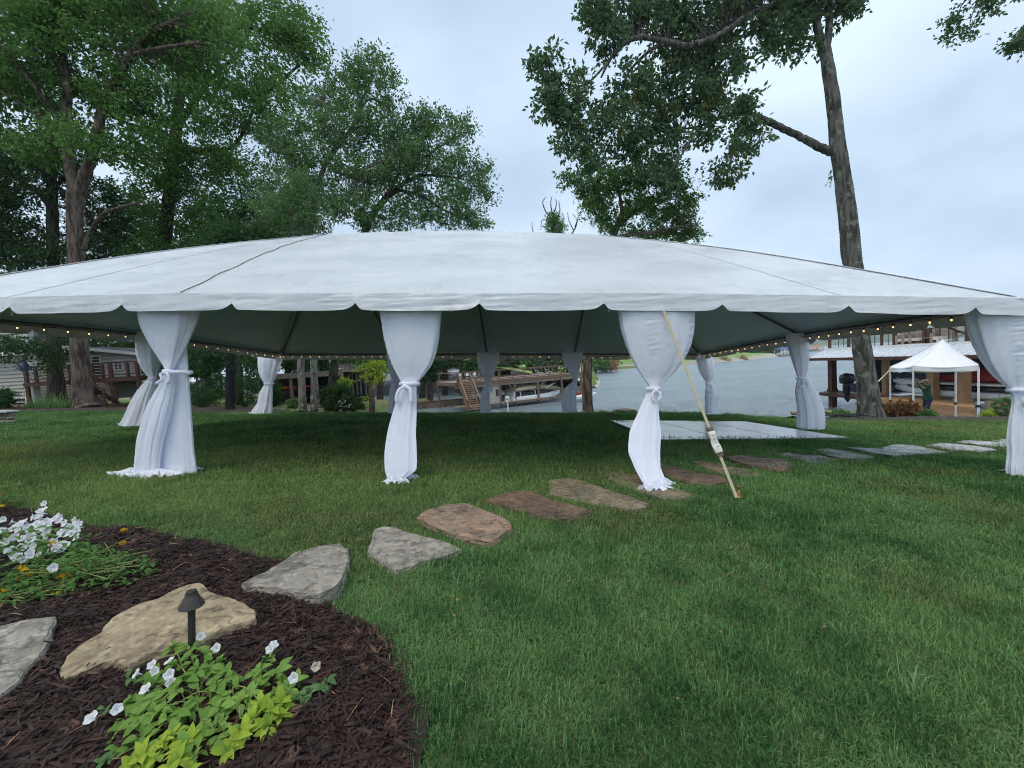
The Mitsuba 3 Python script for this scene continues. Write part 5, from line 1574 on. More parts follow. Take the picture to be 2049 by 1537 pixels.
for i, (u, d, v, rr_, lf, lab) in enumerate(FAR):
    g0 = terrain_z(np.array([ground_xy(u, d)]), np.array([float(d)]))[0]
    vb = HV - (g0 - CAMH) / d * F
    tree('background_tree', lab, float(d), [(u, vb + 2, 7), (u + 1, (vb + v) / 2, 5.5), (u - 2, v, 4), (u, v - rr_ * 0.5, 2)], [[(u, v + 8, 2.5), (u - rr_ * 0.4, v - 5, 1.5)], [(u, v, 2.5), (u + rr_ * 0.4, v - 15, 1.5)]],
         [(u + fr.normal(0, rr_ * 0.35), v + fr.normal(0, rr_ * 0.3), rr_ * 0.5, rr_ * 0.38) for _ in range(5)] + [(u, v + rr_ * 0.35, rr_ * 0.5, rr_ * 0.3)], lf, 'bark_dark', tufts=int(46 + rr_ * 0.5), n_per=70, size=0.0095 * d * 0.55 + 0.06, spread=rr_ * 0.13 * d / F, seed=300 + i, sides=8, group='trees of the wood beyond the cove')

for u, d, v, rr_, lab in ((10, 38, 690, 70, 'dark tree behind the house roof at the left edge'), (95, 40, 680, 70, 'dark tree behind the house between the two big trunks'), (190, 42, 685, 75, 'dark tree above the right part of the house'), (270, 38, 700, 70, 'dark tree right of the house behind the left side drape'), (330, 34, 720, 60, 'dark tree behind the leftmost front drape')):
    tree('house_tree', lab, float(d), [(u, 800, 9), (u + 2, 740, 7), (u - 2, v, 5), (u, v - 40, 2)], [[(u, v + 8, 2.5), (u - 30, v - 5, 1.5)], [(u, v, 2.5), (u + 30, v - 15, 1.5)]],
         [(u + fr.normal(0, rr_ * 0.3), v + fr.normal(0, rr_ * 0.3), rr_ * 0.55, rr_ * 0.45) for _ in range(6)] + [(u, v + 40, rr_ * 0.7, 30)], 'leaf_dark', 'bark_dark', tufts=110, n_per=70, size=0.26, spread=rr_ * 0.13 * d / F, seed=int(500 + u), sides=8)
# far shore trees and bushes on the grassy point
FS = [(1192, 135, 722, 30, 'leaf_far', 'far shore tree nearest the brown trunk'), (1222, 140, 722, 22, 'leaf_bright', 'bright tree on the far bank left of the third front drape'), (1425, 190, 704, 24, 'leaf_dark', 'dark far shore tree at the back right corner drape'), (1448, 200, 698, 26, 'leaf_dark', 'dark tree above the left grey tan bush on the far point'),
      (1475, 205, 700, 24, 'leaf_dark', 'dark tree above the right grey tan bush on the far point'), (1500, 215, 698, 26, 'leaf_dark', 'dark tree in the middle of the far grassy point'), (1525, 225, 694, 24, 'leaf_dark', 'dark tree left of the far dock with the blue roof'), (1550, 240, 698, 16, 'leaf_far', 'paler tree just left of the far blue roof'),
      (1582, 250, 694, 18, 'leaf_dark', 'dark tree behind the far blue roof'), (1622, 380, 676, 13, 'leaf_dark', 'lone tree rising beside the far orange roof')]
for i, (u, d, v, rr_, lf, lab) in enumerate(FS):
    tree('shore_tree', lab, float(d), [(u, v + rr_ * 1.0, 3), (u, v, 2), (u, v - rr_ * 0.5, 1)], [[(u, v, 1.2), (u + rr_ * 0.4, v - rr_ * 0.3, 0.7)]],
         [(u + fr.normal(0, rr_ * 0.3), v + fr.normal(0, rr_ * 0.25), rr_ * 0.55, rr_ * 0.4) for _ in range(5)], lf, 'bark_dark', tufts=40, n_per=60, size=0.011 * d * 0.5, spread=rr_ * 0.15 * d / F, seed=400 + i, sides=8, group='trees on the far shore')


def shrub(name, label, u, v, d, ru, rv, leaf, tufts=50, n_per=60, size=0.08, seed=1, rd=None, category='shrub', group=None):
    r = np.random.default_rng(seed)
    k = thing(name, label, category, group)
    g = r.normal(0, 1, (tufts, 3))
    g *= (r.uniform(0.1, 1, tufts) ** 0.4 / np.linalg.norm(g, axis=1))[:, None]
    g[:, 1] = np.where(g[:, 1] > 0.75, -g[:, 1], g[:, 1])
    rd = rd or ru * d / F * 0.8
    cs = np.array([P(u + q[0] * ru, v + q[1] * rv, d + q[2] * rd) for q in g])
    base = P(u, v + rv * 0.9, d)
    part(k, 'foliage', leaf_cloud(cs, n_per, max(size * 1.1, ru * d / F * 0.16), size, r), leaf, kind='stuff')
    part(k, 'stem', cat([tube(smooth_path(np.array([base + r.normal(0, 0.05, 3), (base + c) / 2 + [0, 0, 0.05], c]), 4), [0.012, 0.009, 0.006, 0.004], 4, caps=False) for c in cs[:30]]), 'bark_dark', kind='stuff')
    return k


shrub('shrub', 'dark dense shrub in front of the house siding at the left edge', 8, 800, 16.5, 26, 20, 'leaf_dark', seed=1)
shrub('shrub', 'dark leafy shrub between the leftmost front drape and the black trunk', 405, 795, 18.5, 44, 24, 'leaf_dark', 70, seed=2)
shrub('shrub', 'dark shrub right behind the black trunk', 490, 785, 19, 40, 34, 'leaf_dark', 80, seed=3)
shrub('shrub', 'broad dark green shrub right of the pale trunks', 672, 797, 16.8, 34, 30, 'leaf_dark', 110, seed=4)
HYD = shrub('hydrangea', 'low hydrangea with white blooms right of the broad dark shrub', 702, 810, 16.4, 26, 14, 'leaf_dark', 60, seed=5)
r = np.random.default_rng(8)
for u, v in ((680, 803), (686, 806), (690, 802), (683, 812), (693, 813), (698, 815), (688, 815), (700, 810)):
    part(HYD, 'bloom', leaf_cloud(P(u, v, 16.0)[None], 26, 0.022, 0.035, r), 'petal_white')
shrub('shrub', 'round yellow green shrub under the timber stairs', 690, 768, 22, 12, 10, 'leaf_lime', 30, seed=6)
shrub('shrub', 'small round bright shrub left of the pale lichen trunk', 588, 808, 17.5, 10, 8, 'leaf_bright', 26, seed=7)
shrub('shrub', 'tall leafy shrub above the timber steps at left', 390, 735, 22, 34, 22, 'leaf_dark', 70, seed=8)
shrub('shrub', 'leafy shrub right of the back left corner drape', 512, 760, 24, 24, 30, 'leaf_dark', 60, seed=9)
shrub('shore_bush', 'big green bush on the far bank right of the brown trunk', 1205, 727, 128, 26, 12, 'leaf_bright', 50, 50, 0.6, seed=10)
shrub('shore_bush', 'tan flowering bush at the water edge of the far bank', 1226, 730, 126, 10, 9, 'straw', 24, 40, 0.5, seed=11)
shrub('shore_bush', 'grey tan bush on the far grassy point, left one', 1450, 720, 168, 9, 6, 'dry_grass', 24, 40, 0.6, seed=12)
shrub('shore_bush', 'grey tan bush on the far grassy point, right one', 1484, 717, 176, 9, 5, 'dry_grass', 24, 40, 0.6, seed=13)
# ornamental grass under the two left trunks
r = np.random.default_rng(9)
c = np.array([P(u, 818, 17.2)[:2] for u in r.uniform(62, 145, 900)])
k = num('grass_tuft')
put(k, blades(900, c[:, 0], c[:, 1] + r.normal(0, 0.25, 900), 0.42, 0.02, r, z0=-0.05, lean=0.35), 'grass_blade')
tag(k, 'bright green tuft of long grass below the two big left trunks', 'grass', kind='stuff')

shrub('shrub', 'dark shrub low between the timber steps and the black trunk', 435, 775, 21, 26, 26, 'leaf_dark', 70, seed=21)
shrub('shrub', 'dark shrub in the shade left of the boat shed', 548, 790, 20, 18, 26, 'leaf_dark', 60, seed=22)
shrub('shrub', 'leafy shrub filling the gap right of the house deck', 345, 780, 21, 34, 34, 'leaf_dark', 80, seed=23)
# ---------------------------------------------------------------- buildings, docks, boats: plumb, so built in the world frame
def LW(u, d, h):
    """World point at picture column u, lawn depth d, height h above the lake."""
    x = (u - CX) / F * d
    return L2W([x, d, (LAKE + h - W_[0] * x - W_[1] * d) / W_[2]])


def TW(x, y, dz=0.0):
    """World point on the terrain at lawn (x, y)."""
    return L2W([x, y, float(terrain_z(np.array([x]), np.array([y]))[0]) + dz])


def siding_col(p, n, uv):
    return mix(mi.Color3f(0.40, 0.385, 0.35), mi.Color3f(0.50, 0.48, 0.435), fbm(p.x * 2, p.y * 2, p.z * 9, 3))


def wood_maker(name, lo, hi, rough=0.75):
    def col(p, n, uv):
        a = fbm(p.x * 6, p.y * 6, p.z * 6, 3)
        b = noise(p.x * 40, p.y * 40, p.z * 40)
        return mix(mi.Color3f(*lo), mi.Color3f(*hi), 0.7 * a + 0.3 * b)
    material(name, prin(proc(col), rough, 0.35))


material('siding', prin(proc(siding_col), 0.7, 0.3))
material('trim_white', prin((0.72, 0.72, 0.70), 0.5))
material('glass_dark', prin((0.03, 0.035, 0.045), 0.06, 0.8))
material('roof_shingle', prin((0.10, 0.10, 0.105), 0.9))
wood_maker('deck_dark', (0.055, 0.026, 0.020), (0.12, 0.060, 0.045))
wood_maker('dock_wood', (0.115, 0.070, 0.048), (0.24, 0.155, 0.115))
wood_maker('weathered', (0.15, 0.115, 0.085), (0.30, 0.24, 0.185))
wood_maker('warm_wood', (0.30, 0.165, 0.085), (0.46, 0.275, 0.15), 0.6)
material('white_plastic', prin((0.74, 0.75, 0.76), 0.4))
material('navy', prin((0.012, 0.022, 0.075), 0.5))
material('navy_wall', prin((0.025, 0.040, 0.075), 0.7))
material('tan_canvas', prin((0.40, 0.33, 0.24), 0.85))
material('black_gloss', prin((0.015, 0.016, 0.02), 0.18, 0.6))
material('red_cloth', prin((0.26, 0.025, 0.03), 0.7))
material('hull_white', prin((0.70, 0.71, 0.70), 0.2, 0.6))
material('metal_roof', prin((0.50, 0.53, 0.57), 0.5, 0.4))
material('grey_plastic', prin((0.22, 0.25, 0.29), 0.55))
material('wicker', prin((0.26, 0.22, 0.18), 0.85))
material('cushion', prin((0.55, 0.50, 0.42), 0.85))
material('kayak_red', prin((0.55, 0.05, 0.03), 0.35))
material('kayak_yellow', prin((0.60, 0.30, 0.04), 0.35))
material('canopy_white', prin((0.86, 0.86, 0.88), 0.6))

# mulch and pine straw beds round the lawn
def bed_sheet(name, x0, x1, y0, y1, mat, seed, lift=0.05, nx=60, ny=14):
    def fn(u, v):
        x = x0 + (x1 - x0) * u
        yy0 = np.maximum(y0, lawn_edge(x) - 0.12) if y0 < 20 else y0
        y = yy0 + (y1 - yy0) * v
        e = np.clip(6 * v, 0, 1)
        z = terrain_z(x, y) + lift * e + 0.07 * (meshkit.fbm(np.stack([x * 2.5, y * 2.5, x * 0], -1), 3, seed) - 0.4) * e
        return np.stack([x, y, z], -1)
    k = num(name)
    put(k, grid(fn, nx, ny), mat, smooth=True)
    tag(k, kind='structure')


def straw_bed_col(p, n, uv):
    return mix(mi.Color3f(0.055, 0.028, 0.018), mi.Color3f(0.17, 0.085, 0.05), fbm(p.x * 7, p.y * 7, p.z * 7, 4))


material('straw_bed', prin(proc(straw_bed_col), 0.9, 0.2))
material('gravel', prin(proc(lambda p, n, uv: mix(mi.Color3f(0.20, 0.185, 0.165), mi.Color3f(0.36, 0.34, 0.31), fbm(p.x * 4, p.y * 4, p.z * 4, 4))), 0.9, 0.2))
bed_sheet('mulch_bed', 9.2, 18.0, 11.8, 14.6, 'mulch_ground', 1, 0.14)
bed_sheet('mulch_bed', -24.0, -8.5, 15.3, 18.2, 'mulch_ground', 2, 0.10)
bed_sheet('pine_straw_bed', -8.5, -4.2, 15.4, 19.0, 'straw_bed', 3, 0.05)
bed_sheet('gravel_path', -27, -15.5, 53, 60, 'gravel', 4, 0.05, 40, 20)

# --- house at the left
HS = thing('house', 'pale clapboard house with dark red deck at the left edge, behind two big trunks', 'house')
hA = TW(ground_xy(70, 22.5), 22.5, -0.05)                # front corner
wallA = part(HS, 'wall', moved(box((-8.5, 0.03, 0), (0, 0.25, 5.6)), t=hA), 'siding', 'W')
for i in range(27):
    z = i * 0.205
    v = np.array([[-8.5, -0.05, z], [-0.12, -0.05, z], [-0.12, 0.03, z + 0.215], [-8.5, 0.03, z + 0.215], [-8.5, 0.03, z], [-0.12, 0.03, z]])
    part(wallA, 'board', moved((v, np.array([[0, 1, 2], [0, 2, 3], [0, 4, 5], [0, 5, 1]])), t=hA), 'siding', 'W')
part(HS, 'corner_board', moved(box((-0.12, -0.035, 0), (0.06, 0.3, 5.6)), t=hA), 'trim_white', 'W')


def window(parent, o, x0, x1, z0, z1, bars=1, y=-0.03):
    w = part(parent, 'window', moved(box((x0, y, z0), (x1, y + 0.02, z1)), t=o), 'glass_dark', 'W')
    t = 0.07
    fr_ = [box((x0 - t, y - 0.03, z0 - t), (x0, y + 0.03, z1 + t)), box((x1, y - 0.03, z0 - t), (x1 + t, y + 0.03, z1 + t)), box((x0, y - 0.03, z1), (x1, y + 0.03, z1 + t)), box((x0, y - 0.04, z0 - t), (x1, y + 0.03, z0))]
    for b in range(bars):
        c = x0 + (x1 - x0) * (b + 1) / (bars + 1)
        fr_.append(box((c - 0.025, y - 0.025, z0), (c + 0.025, y + 0.01, z1)))
    part(w, 'frame', moved(cat(fr_), t=o), 'trim_white', 'W')


window(HS, hA, -1.25, -0.45, 0.12, 0.45, 0)
window(HS, hA, -3.6, -2.6, 1.6, 2.8)
# low roof eave with white fascia over the front wall
roofA = part(HS, 'roof', moved((np.array([[-9, -0.6, 3.35], [0.45, -0.6, 3.05], [0.45, 1.6, 4.3], [-9, 1.6, 4.6], [-9, -0.6, 3.25], [0.45, -0.6, 2.95], [0.45, 1.6, 4.2], [-9, 1.6, 4.5]]), np.array([[0, 1, 2, 3], [4, 7, 6, 5], [0, 4, 5, 1], [1, 5, 6, 2], [2, 6, 7, 3], [3, 7, 4, 0]])), t=hA), 'roof_shingle', 'W')
part(roofA, 'fascia', moved(beam((-9, -0.62, 3.22), (0.47, -0.62, 2.92), 0.05, 0.2), t=hA), 'trim_white', 'W')
hB = hA + np.array([-5.1, 4.2, 0])
wallB = part(HS, 'wall', moved(box((0, 0.03, 0), (7.2, 0.25, 3.05)), t=hB), 'siding', 'W')
for i in range(15):
    z = i * 0.205
    v = np.array([[0, -0.05, z], [7.2, -0.05, z], [7.2, 0.03, z + 0.215], [0, 0.03, z + 0.215], [0, 0.03, z], [7.2, 0.03, z]])
    part(wallB, 'board', moved((v, np.array([[0, 1, 2], [0, 2, 3], [0, 4, 5], [0, 5, 1]])), t=hB), 'siding', 'W')
roofB = part(HS, 'roof', moved((np.array([[-0.3, -0.5, 3.9], [3.4, -0.5, 3.65], [7.7, -0.5, 2.95], [7.7, 5, 2.95], [3.4, 5, 3.65], [-0.3, 5, 3.9], [-0.3, -0.5, 3.72], [3.4, -0.5, 3.47], [7.7, -0.5, 2.77], [7.7, 5, 2.77], [3.4, 5, 3.47], [-0.3, 5, 3.72]]),
                        np.array([[0, 1, 4, 5], [1, 2, 3, 4], [6, 11, 10, 7], [7, 10, 9, 8], [0, 6, 7, 1], [1, 7, 8, 2]])), t=hB), 'roof_shingle', 'W')
part(roofB, 'fascia', moved(cat([beam((-0.3, -0.52, 3.8), (3.4, -0.52, 3.55), 0.05, 0.2), beam((3.4, -0.52, 3.55), (7.7, -0.52, 2.86), 0.05, 0.2)]), t=hB), 'trim_white', 'W')
window(HS, hB, 3.65, 4.75, 1.25, 2.85, 1)
window(HS, hB, 5.7, 6.2, 1.95, 2.5, 1)
window(HS, hB, 1.2, 2.2, 1.6, 2.8, 1)
DK = part(HS, 'deck', moved(box((-0.05, -0.2, 1.12), (6.3, 4.15, 1.30)), t=hA), 'deck_dark', 'W')
yf = -0.24
for x in (0.0, 0.55, 1.5, 2.45, 3.7, 4.3, 4.75, 5.7, 6.25):
    main = x in (0.0, 1.5, 3.7, 4.75, 6.25)
    part(DK, 'post', moved(box((x - (0.085 if main else 0.06), yf - 0.06, -0.15 if main else 1.3), (x + (0.085 if main else 0.06), yf + 0.06, 2.12 if main else 2.08)), t=hA), 'deck_dark', 'W')
for z, w in ((2.10, 0.07), (1.42, 0.06)):
    part(DK, 'rail', moved(box((-0.1, yf - 0.035, z), (6.3, yf + 0.035, z + w)), t=hA), 'deck_dark', 'W')
part(DK, 'rim', moved(box((-0.12, yf - 0.10, 1.06), (6.35, yf - 0.062, 1.28)), t=hA), 'deck_dark', 'W')
for s in range(7):
    a = np.array([3.3 + s * 0.24, yf - 0.75, 1.15 - s * 0.19])
    part(DK, 'step', moved(box(a, a + [0.28, 0.62, 0.04]), t=hA), 'deck_dark', 'W')
for y0 in (yf - 0.78, yf - 0.12):
    part(DK, 'stringer', moved(beam((3.2, y0, 1.2), (5.1, y0, -0.18), 0.05, 0.24), t=hA), 'deck_dark', 'W')
    part(DK, 'stair_rail', moved(beam((3.3, y0, 1.95), (5.05, y0, 0.62), 0.05, 0.09), t=hA), 'deck_dark', 'W')
    part(DK, 'post', moved(box((4.98, y0 - 0.05, -0.2), (5.08, y0 + 0.05, 0.72)), t=hA), 'deck_dark', 'W')

# navy shade hanging from the dark oak's low branch
SH = thing('hanging_shade', 'dark blue cone shaped shade hanging before the pale siding', 'lamp shade')
d_ = 20.6
k_ = d_ / F
c0 = W2L(np.zeros(3))
c0 = P(48, 740, d_)
part(SH, 'shade', moved(lathe([(11.5 * k_, 0), (11.7 * k_, 0.5 * k_), (3.2 * k_, 17 * k_), (2.2 * k_, 20 * k_), (0, 20.5 * k_)], 20), rotx(0.0), c0), 'navy', smooth=30)
part(SH, 'cord', tube(np.array([P(47, 720, d_), P(46, 695, d_)]), 0.008, 5), 'rope_dark')

# dry stacked stones at the left edge of the lawn
SP = thing('stone_pile', 'low pile of rounded grey stones topped by a flat slab, left lawn edge', 'stone pile')
r = np.random.default_rng(61)
ico = trimesh.creation.icosphere(2, 1.0)
for row, (v0, n_) in enumerate(((844, 6), (837, 5), (830, 5))):
    for i in range(n_):
        u = -14 + i * 8.2 + r.normal(0, 0.8) + row * 1.5
        q = np.array(ico.vertices)
        q = q * (1 + 0.35 * (meshkit.fbm(q * 1.3 + r.uniform(0, 50, 3), 3) - 0.5))[:, None] * np.array([0.075, 0.075, 0.052]) * r.uniform(0.85, 1.15, 3)
        part(SP, 'stone', moved((q, np.array(ico.faces)), rotz(r.uniform(0, 6)), P(u, v0 + r.normal(0, 0.6), 11.1 + row * 0.06)), 'stone_grey', smooth=True)
q = np.array(trimesh.creation.icosphere(3, 1.0).vertices)
q = np.sign(q) * np.abs(q) ** 0.6
q = q * (1 + 0.25 * (meshkit.fbm(q * 1.5 + 4, 3) - 0.5))[:, None] * np.array([0.34, 0.22, 0.045])
part(SP, 'slab', moved((q, np.array(trimesh.creation.icosphere(3, 1.0).faces)), None, P(4, 824, 11.2)), 'stone_pale', smooth=40)


def rock(label, u, v, d, sx, sy, sz, mat, seed, dz=0.0):
    q = np.array(trimesh.creation.icosphere(4, 1.0).vertices)
    q = np.sign(q) * np.abs(q) ** 0.8
    n_ = meshkit.fbm(q * 1.2 + seed * 7, 4, seed) - 0.5
    q = q * (1 + 0.6 * n_)[:, None] * np.array([sx, sy, sz])
    k = num('rock')
    put(k, moved((q, np.array(trimesh.creation.icosphere(4, 1.0).faces)), None, P(u, v, d) + [0, 0, dz]), mat, smooth=35)
    tag(k, label, 'rock')


rock('long flat grey rock on the lawn lip left of the third front drape', 1250, 823, 15.35, 0.46, 0.25, 0.11, 'stone_grey', 1)
rock('small tan rock just right of the brown trunk', 1206, 824, 15.3, 0.14, 0.12, 0.06, 'stone_tan', 2)
rock('tan rock at the lake edge left of the leaning oak', 1655, 825, 14.8, 0.17, 0.15, 0.08, 'stone_tan', 3)
rock('reddish rock at the lawn lip left of the right side drape', 1592, 827, 14.0, 0.16, 0.14, 0.07, 'stone_rust', 4)
rock('pale block in front of the slab patio below the person', 1840, 829, 15.6, 0.34, 0.25, 0.09, 'stone_pale', 5)

# --- timber steps, boat shed and stairs in the wood
ST2 = thing('timber_steps', 'weathered timber steps climbing through shrubs right of the leftmost front drape', 'steps')
a0, a1 = WP(386, 778, 29), WP(432, 750, 31)
for i in range(9):
    q = a0 + (a1 - a0) * i / 8
    part(ST2, 'tread', moved(box((-0.28, -0.7, -0.04), (0.28, 0.7, 0.04)), t=q), 'weathered', 'W')
for dy in (-0.7, 0.7):
    part(ST2, 'stringer', beam(a0 + [0, dy, -0.12], a1 + [0, dy, -0.12], 0.07, 0.26), 'weathered', 'W')
    part(ST2, 'rail', beam(a0 + [0, dy, 0.75], a1 + [0, dy, 0.6], 0.07, 0.12), 'weathered', 'W')
    for t in (0.1, 0.5, 0.9):
        q = a0 + (a1 - a0) * t + [0, dy, 0]
        part(ST2, 'post', beam(q + [0, 0, -1.4], q + [0, 0, 0.75], 0.10, 0.10), 'weathered', 'W')
BS = thing('boat_shed', 'open dark boat shed with timber beam behind the mottled trunk', 'shed')
o = TW(ground_xy(556, 27), 27, 0)
ex = WP(560, 752, 27)[2] - o[2]
part(BS, 'roof', moved(box((-1.0, -0.5, ex), (4.8, 5.2, ex + 0.14)), t=o), 'weathered', 'W')
part(BS, 'beam', moved(box((-1.0, -0.56, ex - 0.22), (4.8, -0.42, ex - 0.01)), t=o), 'weathered', 'W')
part(BS, 'wall', moved(box((-0.9, 4.9, -0.6), (4.7, 5.1, ex)), t=o), 'navy_wall', 'W')
part(BS, 'wall', moved(box((-0.95, -0.3, -0.6), (-0.8, 4.9, ex)), t=o), 'deck_dark', 'W')
for x in (-0.7, 1.2, 2.9, 4.6):
    part(BS, 'post', moved(box((x - 0.08, -0.4, -0.8), (x + 0.08, -0.24, ex - 0.22)), t=o), 'weathered', 'W')
for z in (0.75, 0.2):
    part(BS, 'rack', moved(box((-0.6, 0.3, z), (4.4, 1.0, z + 0.05)), t=o), 'deck_dark', 'W')
KY = thing('kayak', 'red and orange kayak lying on the rack of the dark boat shed', 'kayak')
ky = WP(566, 776.5, 27.3)
L_ = 2.6


def kay(u, v):
    x = -0.6 + u * (L_ + 0.6)
    w = np.sin(np.pi * np.clip(u, 0, 1)) ** 0.55
    a = v * 2 * np.pi
    return np.stack([x, 0.30 * w * np.cos(a), 0.11 * w * np.sin(a) + 0.05 * (2 * u - 1) ** 2], -1)


kv, kf = grid(kay, 30, 14)
kf4 = kf
mid = kv[kf].mean(1)[:, 0] < 0.35
part(KY, 'bow', moved((kv, kf[mid]), t=ky), 'kayak_yellow', 'W', smooth=True, label='orange yellow bow')
part(KY, 'hull', moved((kv, kf[~mid]), t=ky), 'kayak_red', 'W', smooth=True)
TS = thing('timber_stairs', 'tall timber stairs with slatted railing behind the broad dark shrub', 'stairs')
s0 = WP(678, 748, 30)
for i in range(5):
    part(TS, 'slat', moved(beam((-0.1, 0, i * 0.16), (0.95, 0.1, i * 0.16 - 0.02), 0.04, 0.09), t=s0), 'weathered', 'W')
    part(TS, 'slat', moved(beam((0.95, 0.1, i * 0.16 - 0.02), (1.9, 0.5, i * 0.16 - 0.55), 0.04, 0.09), t=s0), 'weathered', 'W')
for x in (-0.05, 0.25, 0.5, 0.75, 0.95, 1.25, 1.5, 1.85):
    top_ = 0.75 if x < 1 else 0.75 - (x - 0.95) * 0.56
    part(TS, 'post', moved(beam((x, 0.05 + 0.3 * max(0, x - 0.95), -1.7), (x, 0.05 + 0.3 * max(0, x - 0.95), top_), 0.09, 0.09), t=s0), 'weathered', 'W')
for i in range(6):
    part(TS, 'tread', moved(box((1.0 + i * 0.2, 0.3, -0.35 - i * 0.16), (1.28 + i * 0.2, 1.3, -0.31 - i * 0.16)), t=s0), 'weathered', 'W')
part(TS, 'landing', moved(box((-0.2, 0.1, -0.16), (1.0, 1.6, -0.08)), t=s0), 'weathered', 'W')

# --- timber bulkhead along the cove
BW = thing('bulkhead', 'weathered timber bulkhead along the water of the cove, left of the dock', 'retaining wall')
line_ = smooth_path(np.array([(-24, 41.5), (-18, 43.5), (-13.2, 46.5), (-10.8, 49), (-5.9, 50), (-1.6, 52), (3, 54), (7.2, 56), (11.5, 61)], float), 17)
for i in range(16):
    a, b = (L2W([q[0], q[1], lake_z(q[0], q[1])]) for q in (line_[i], line_[i + 1]))
    for j in range(3):
        z = np.array([0, 0, 0.15 + 0.27 * j])
        part(BW, 'plank', beam(a + z, b + z, 0.09, 0.25), 'weathered', 'W')
    part(BW, 'cap', beam(a + [0, 0, 0.86], b + [0, 0, 0.86], 0.32, 0.07), 'dock_wood', 'W')
    q = a + (b - a) / np.linalg.norm(b - a) * 0.05 - np.array([0, 0.12, 0])
    part(BW, 'post', beam(q + [0, 0, -0.8], q + [0, 0, 0.98], 0.2, 0.2), 'dock_wood', 'W')

# --- two storey dock
DO = thing('boat_dock', 'two storey brown timber boat dock with upper deck and stairs, across the cove', 'dock')
HD = 3.2
dA, dB = LW(910, 42.0, HD), LW(1166, 50.0, HD)
ax = (dB - dA) / np.linalg.norm(dB - dA)
back = np.array([-ax[1], ax[0], 0]) * 6.5
LEN = np.linalg.norm(dB - dA)


def on_dock(u):
    """Distance along the front edge seen at picture column u."""
    s = np.linspace(-0.1, 1.1, 2401)
    q = W2L(dA + (dB - dA) * s[:, None])
    uu = CX + F * q[:, 0] / q[:, 1]
    return s[np.argmin(np.abs(uu - u))] * LEN


def dk(s, b, z):
    return dA + ax * s + back * b + np.array([0, 0, z])


nb = 13
for i in range(nb):
    b = (i + 0.5) / nb
    part(DO, 'deck_board', beam(dk(0, b, 0), dk(LEN, b, 0), np.linalg.norm(back) / nb - 0.015, 0.05), 'weathered', 'W')
for b in (0.0, 1.0):
    part(DO, 'fascia', beam(dk(-0.05, b, -0.2) - back * 0.01 * (1 if b == 0 else -1), dk(LEN + 0.05, b, -0.2) - back * 0.01 * (1 if b == 0 else -1), 0.06, 0.34), 'dock_wood', 'W')
    part(DO, 'girder', beam(dk(0, b, -0.52), dk(LEN, b, -0.52), 0.14, 0.24), 'weathered', 'W')
for s in (0.03, LEN - 0.03):
    part(DO, 'fascia', beam(dk(s, 0.01, -0.2), dk(s, 0.99, -0.2), 0.06, 0.34), 'dock_wood', 'W')
for u in (937, 1000, 1029, 1076, 1123, 1162):
    s = on_dock(u)
    part(DO, 'post', beam(dk(s, 0.0, -HD - 1.0), dk(s, 0.0, -0.4), 0.22, 0.22), 'dock_wood', 'W')
for u in (905, 960, 1012, 1060, 1110, 1155):
    s = on_dock(u) + 0.5
    part(DO, 'post', beam(dk(s, 1.0, -HD - 1.0), dk(s, 1.0, -0.4), 0.22, 0.22), 'dock_wood', 'W')
for u, sg_ in ((1162, -1), (1029, -1), (1076, 1)):
    s = on_dock(u)
    part(DO, 'brace', beam(dk(s, 0.0, -1.5), dk(s + sg_ * 0.9, 0.0, -0.55), 0.10, 0.14), 'dock_wood', 'W')
for b in (0.0, 1.0):
    for u in (916, 998, 1026, 1050, 1075, 1099, 1123, 1164):
        s = on_dock(u)
        part(DO, 'rail_post', beam(dk(s, b, -0.35), dk(s, b, 1.0), 0.12, 0.12), 'dock_wood', 'W')
    part(DO, 'rail', beam(dk(0.1, b, 1.03), dk(LEN - 0.1, b, 1.03), 0.16, 0.07), 'dock_wood', 'W')
    part(DO, 'rail', beam(dk(0.1, b, 0.14), dk(LEN - 0.1, b, 0.14), 0.06, 0.11), 'dock_wood', 'W')
for s in (0.05, LEN - 0.05):
    part(DO, 'rail', beam(dk(s, 0, 1.03), dk(s, 1, 1.03), 0.16, 0.07), 'dock_wood', 'W')
for u in np.arange(925, 972, 7.3):
    s = on_dock(u)
    part(DO, 'baluster', beam(dk(s, 0.0, 0.16), dk(s, 0.0, 1.0), 0.10, 0.08), 'dock_wood', 'W')
# lower walkway and slip edge
part(DO, 'walkway', cat([beam(dk(0, 0.02, -HD + 0.62), dk(on_dock(1030), 0.02, -HD + 0.62), 1.4, 0.08)]), 'weathered', 'W')
part(DO, 'walkway', beam(dk(on_dock(1030), 0.0, -HD + 0.55) - back * 0.05, dk(LEN + 0.3, 0.0, -HD + 0.55) - back * 0.05, 0.5, 0.16), 'dock_wood', 'W')
# stairs
t0, t1 = LW(930, 42.2, HD), LW(950, 37.2, 0.75)
sd = np.cross(t1 - t0, [0, 0, 1.0])
sd /= np.linalg.norm(sd)
hw = 0.62
for i in range(14):
    q = t0 + (t1 - t0) * (i + 0.5) / 14
    part(DO, 'tread', beam(q - sd * hw, q + sd * hw, 0.28, 0.045), 'warm_wood', 'W')
for k in (-1, 1):
    part(DO, 'stringer', beam(t0 + sd * hw * k + [0, 0, -0.1], t1 + sd * hw * k + [0, 0, -0.1], 0.06, 0.28), 'dock_wood', 'W')
    part(DO, 'handrail', beam(t0 + sd * hw * k + [0, 0, 0.95], t1 + sd * hw * k + [0, 0, 0.95], 0.10, 0.14), 'weathered', 'W')
    for t in (0.0, 0.5, 1.0):
        q = t0 + (t1 - t0) * t + sd * hw * k
        part(DO, 'rail_post', beam(q + [0, 0, -0.9], q + [0, 0, 0.95], 0.11, 0.11), 'dock_wood', 'W')
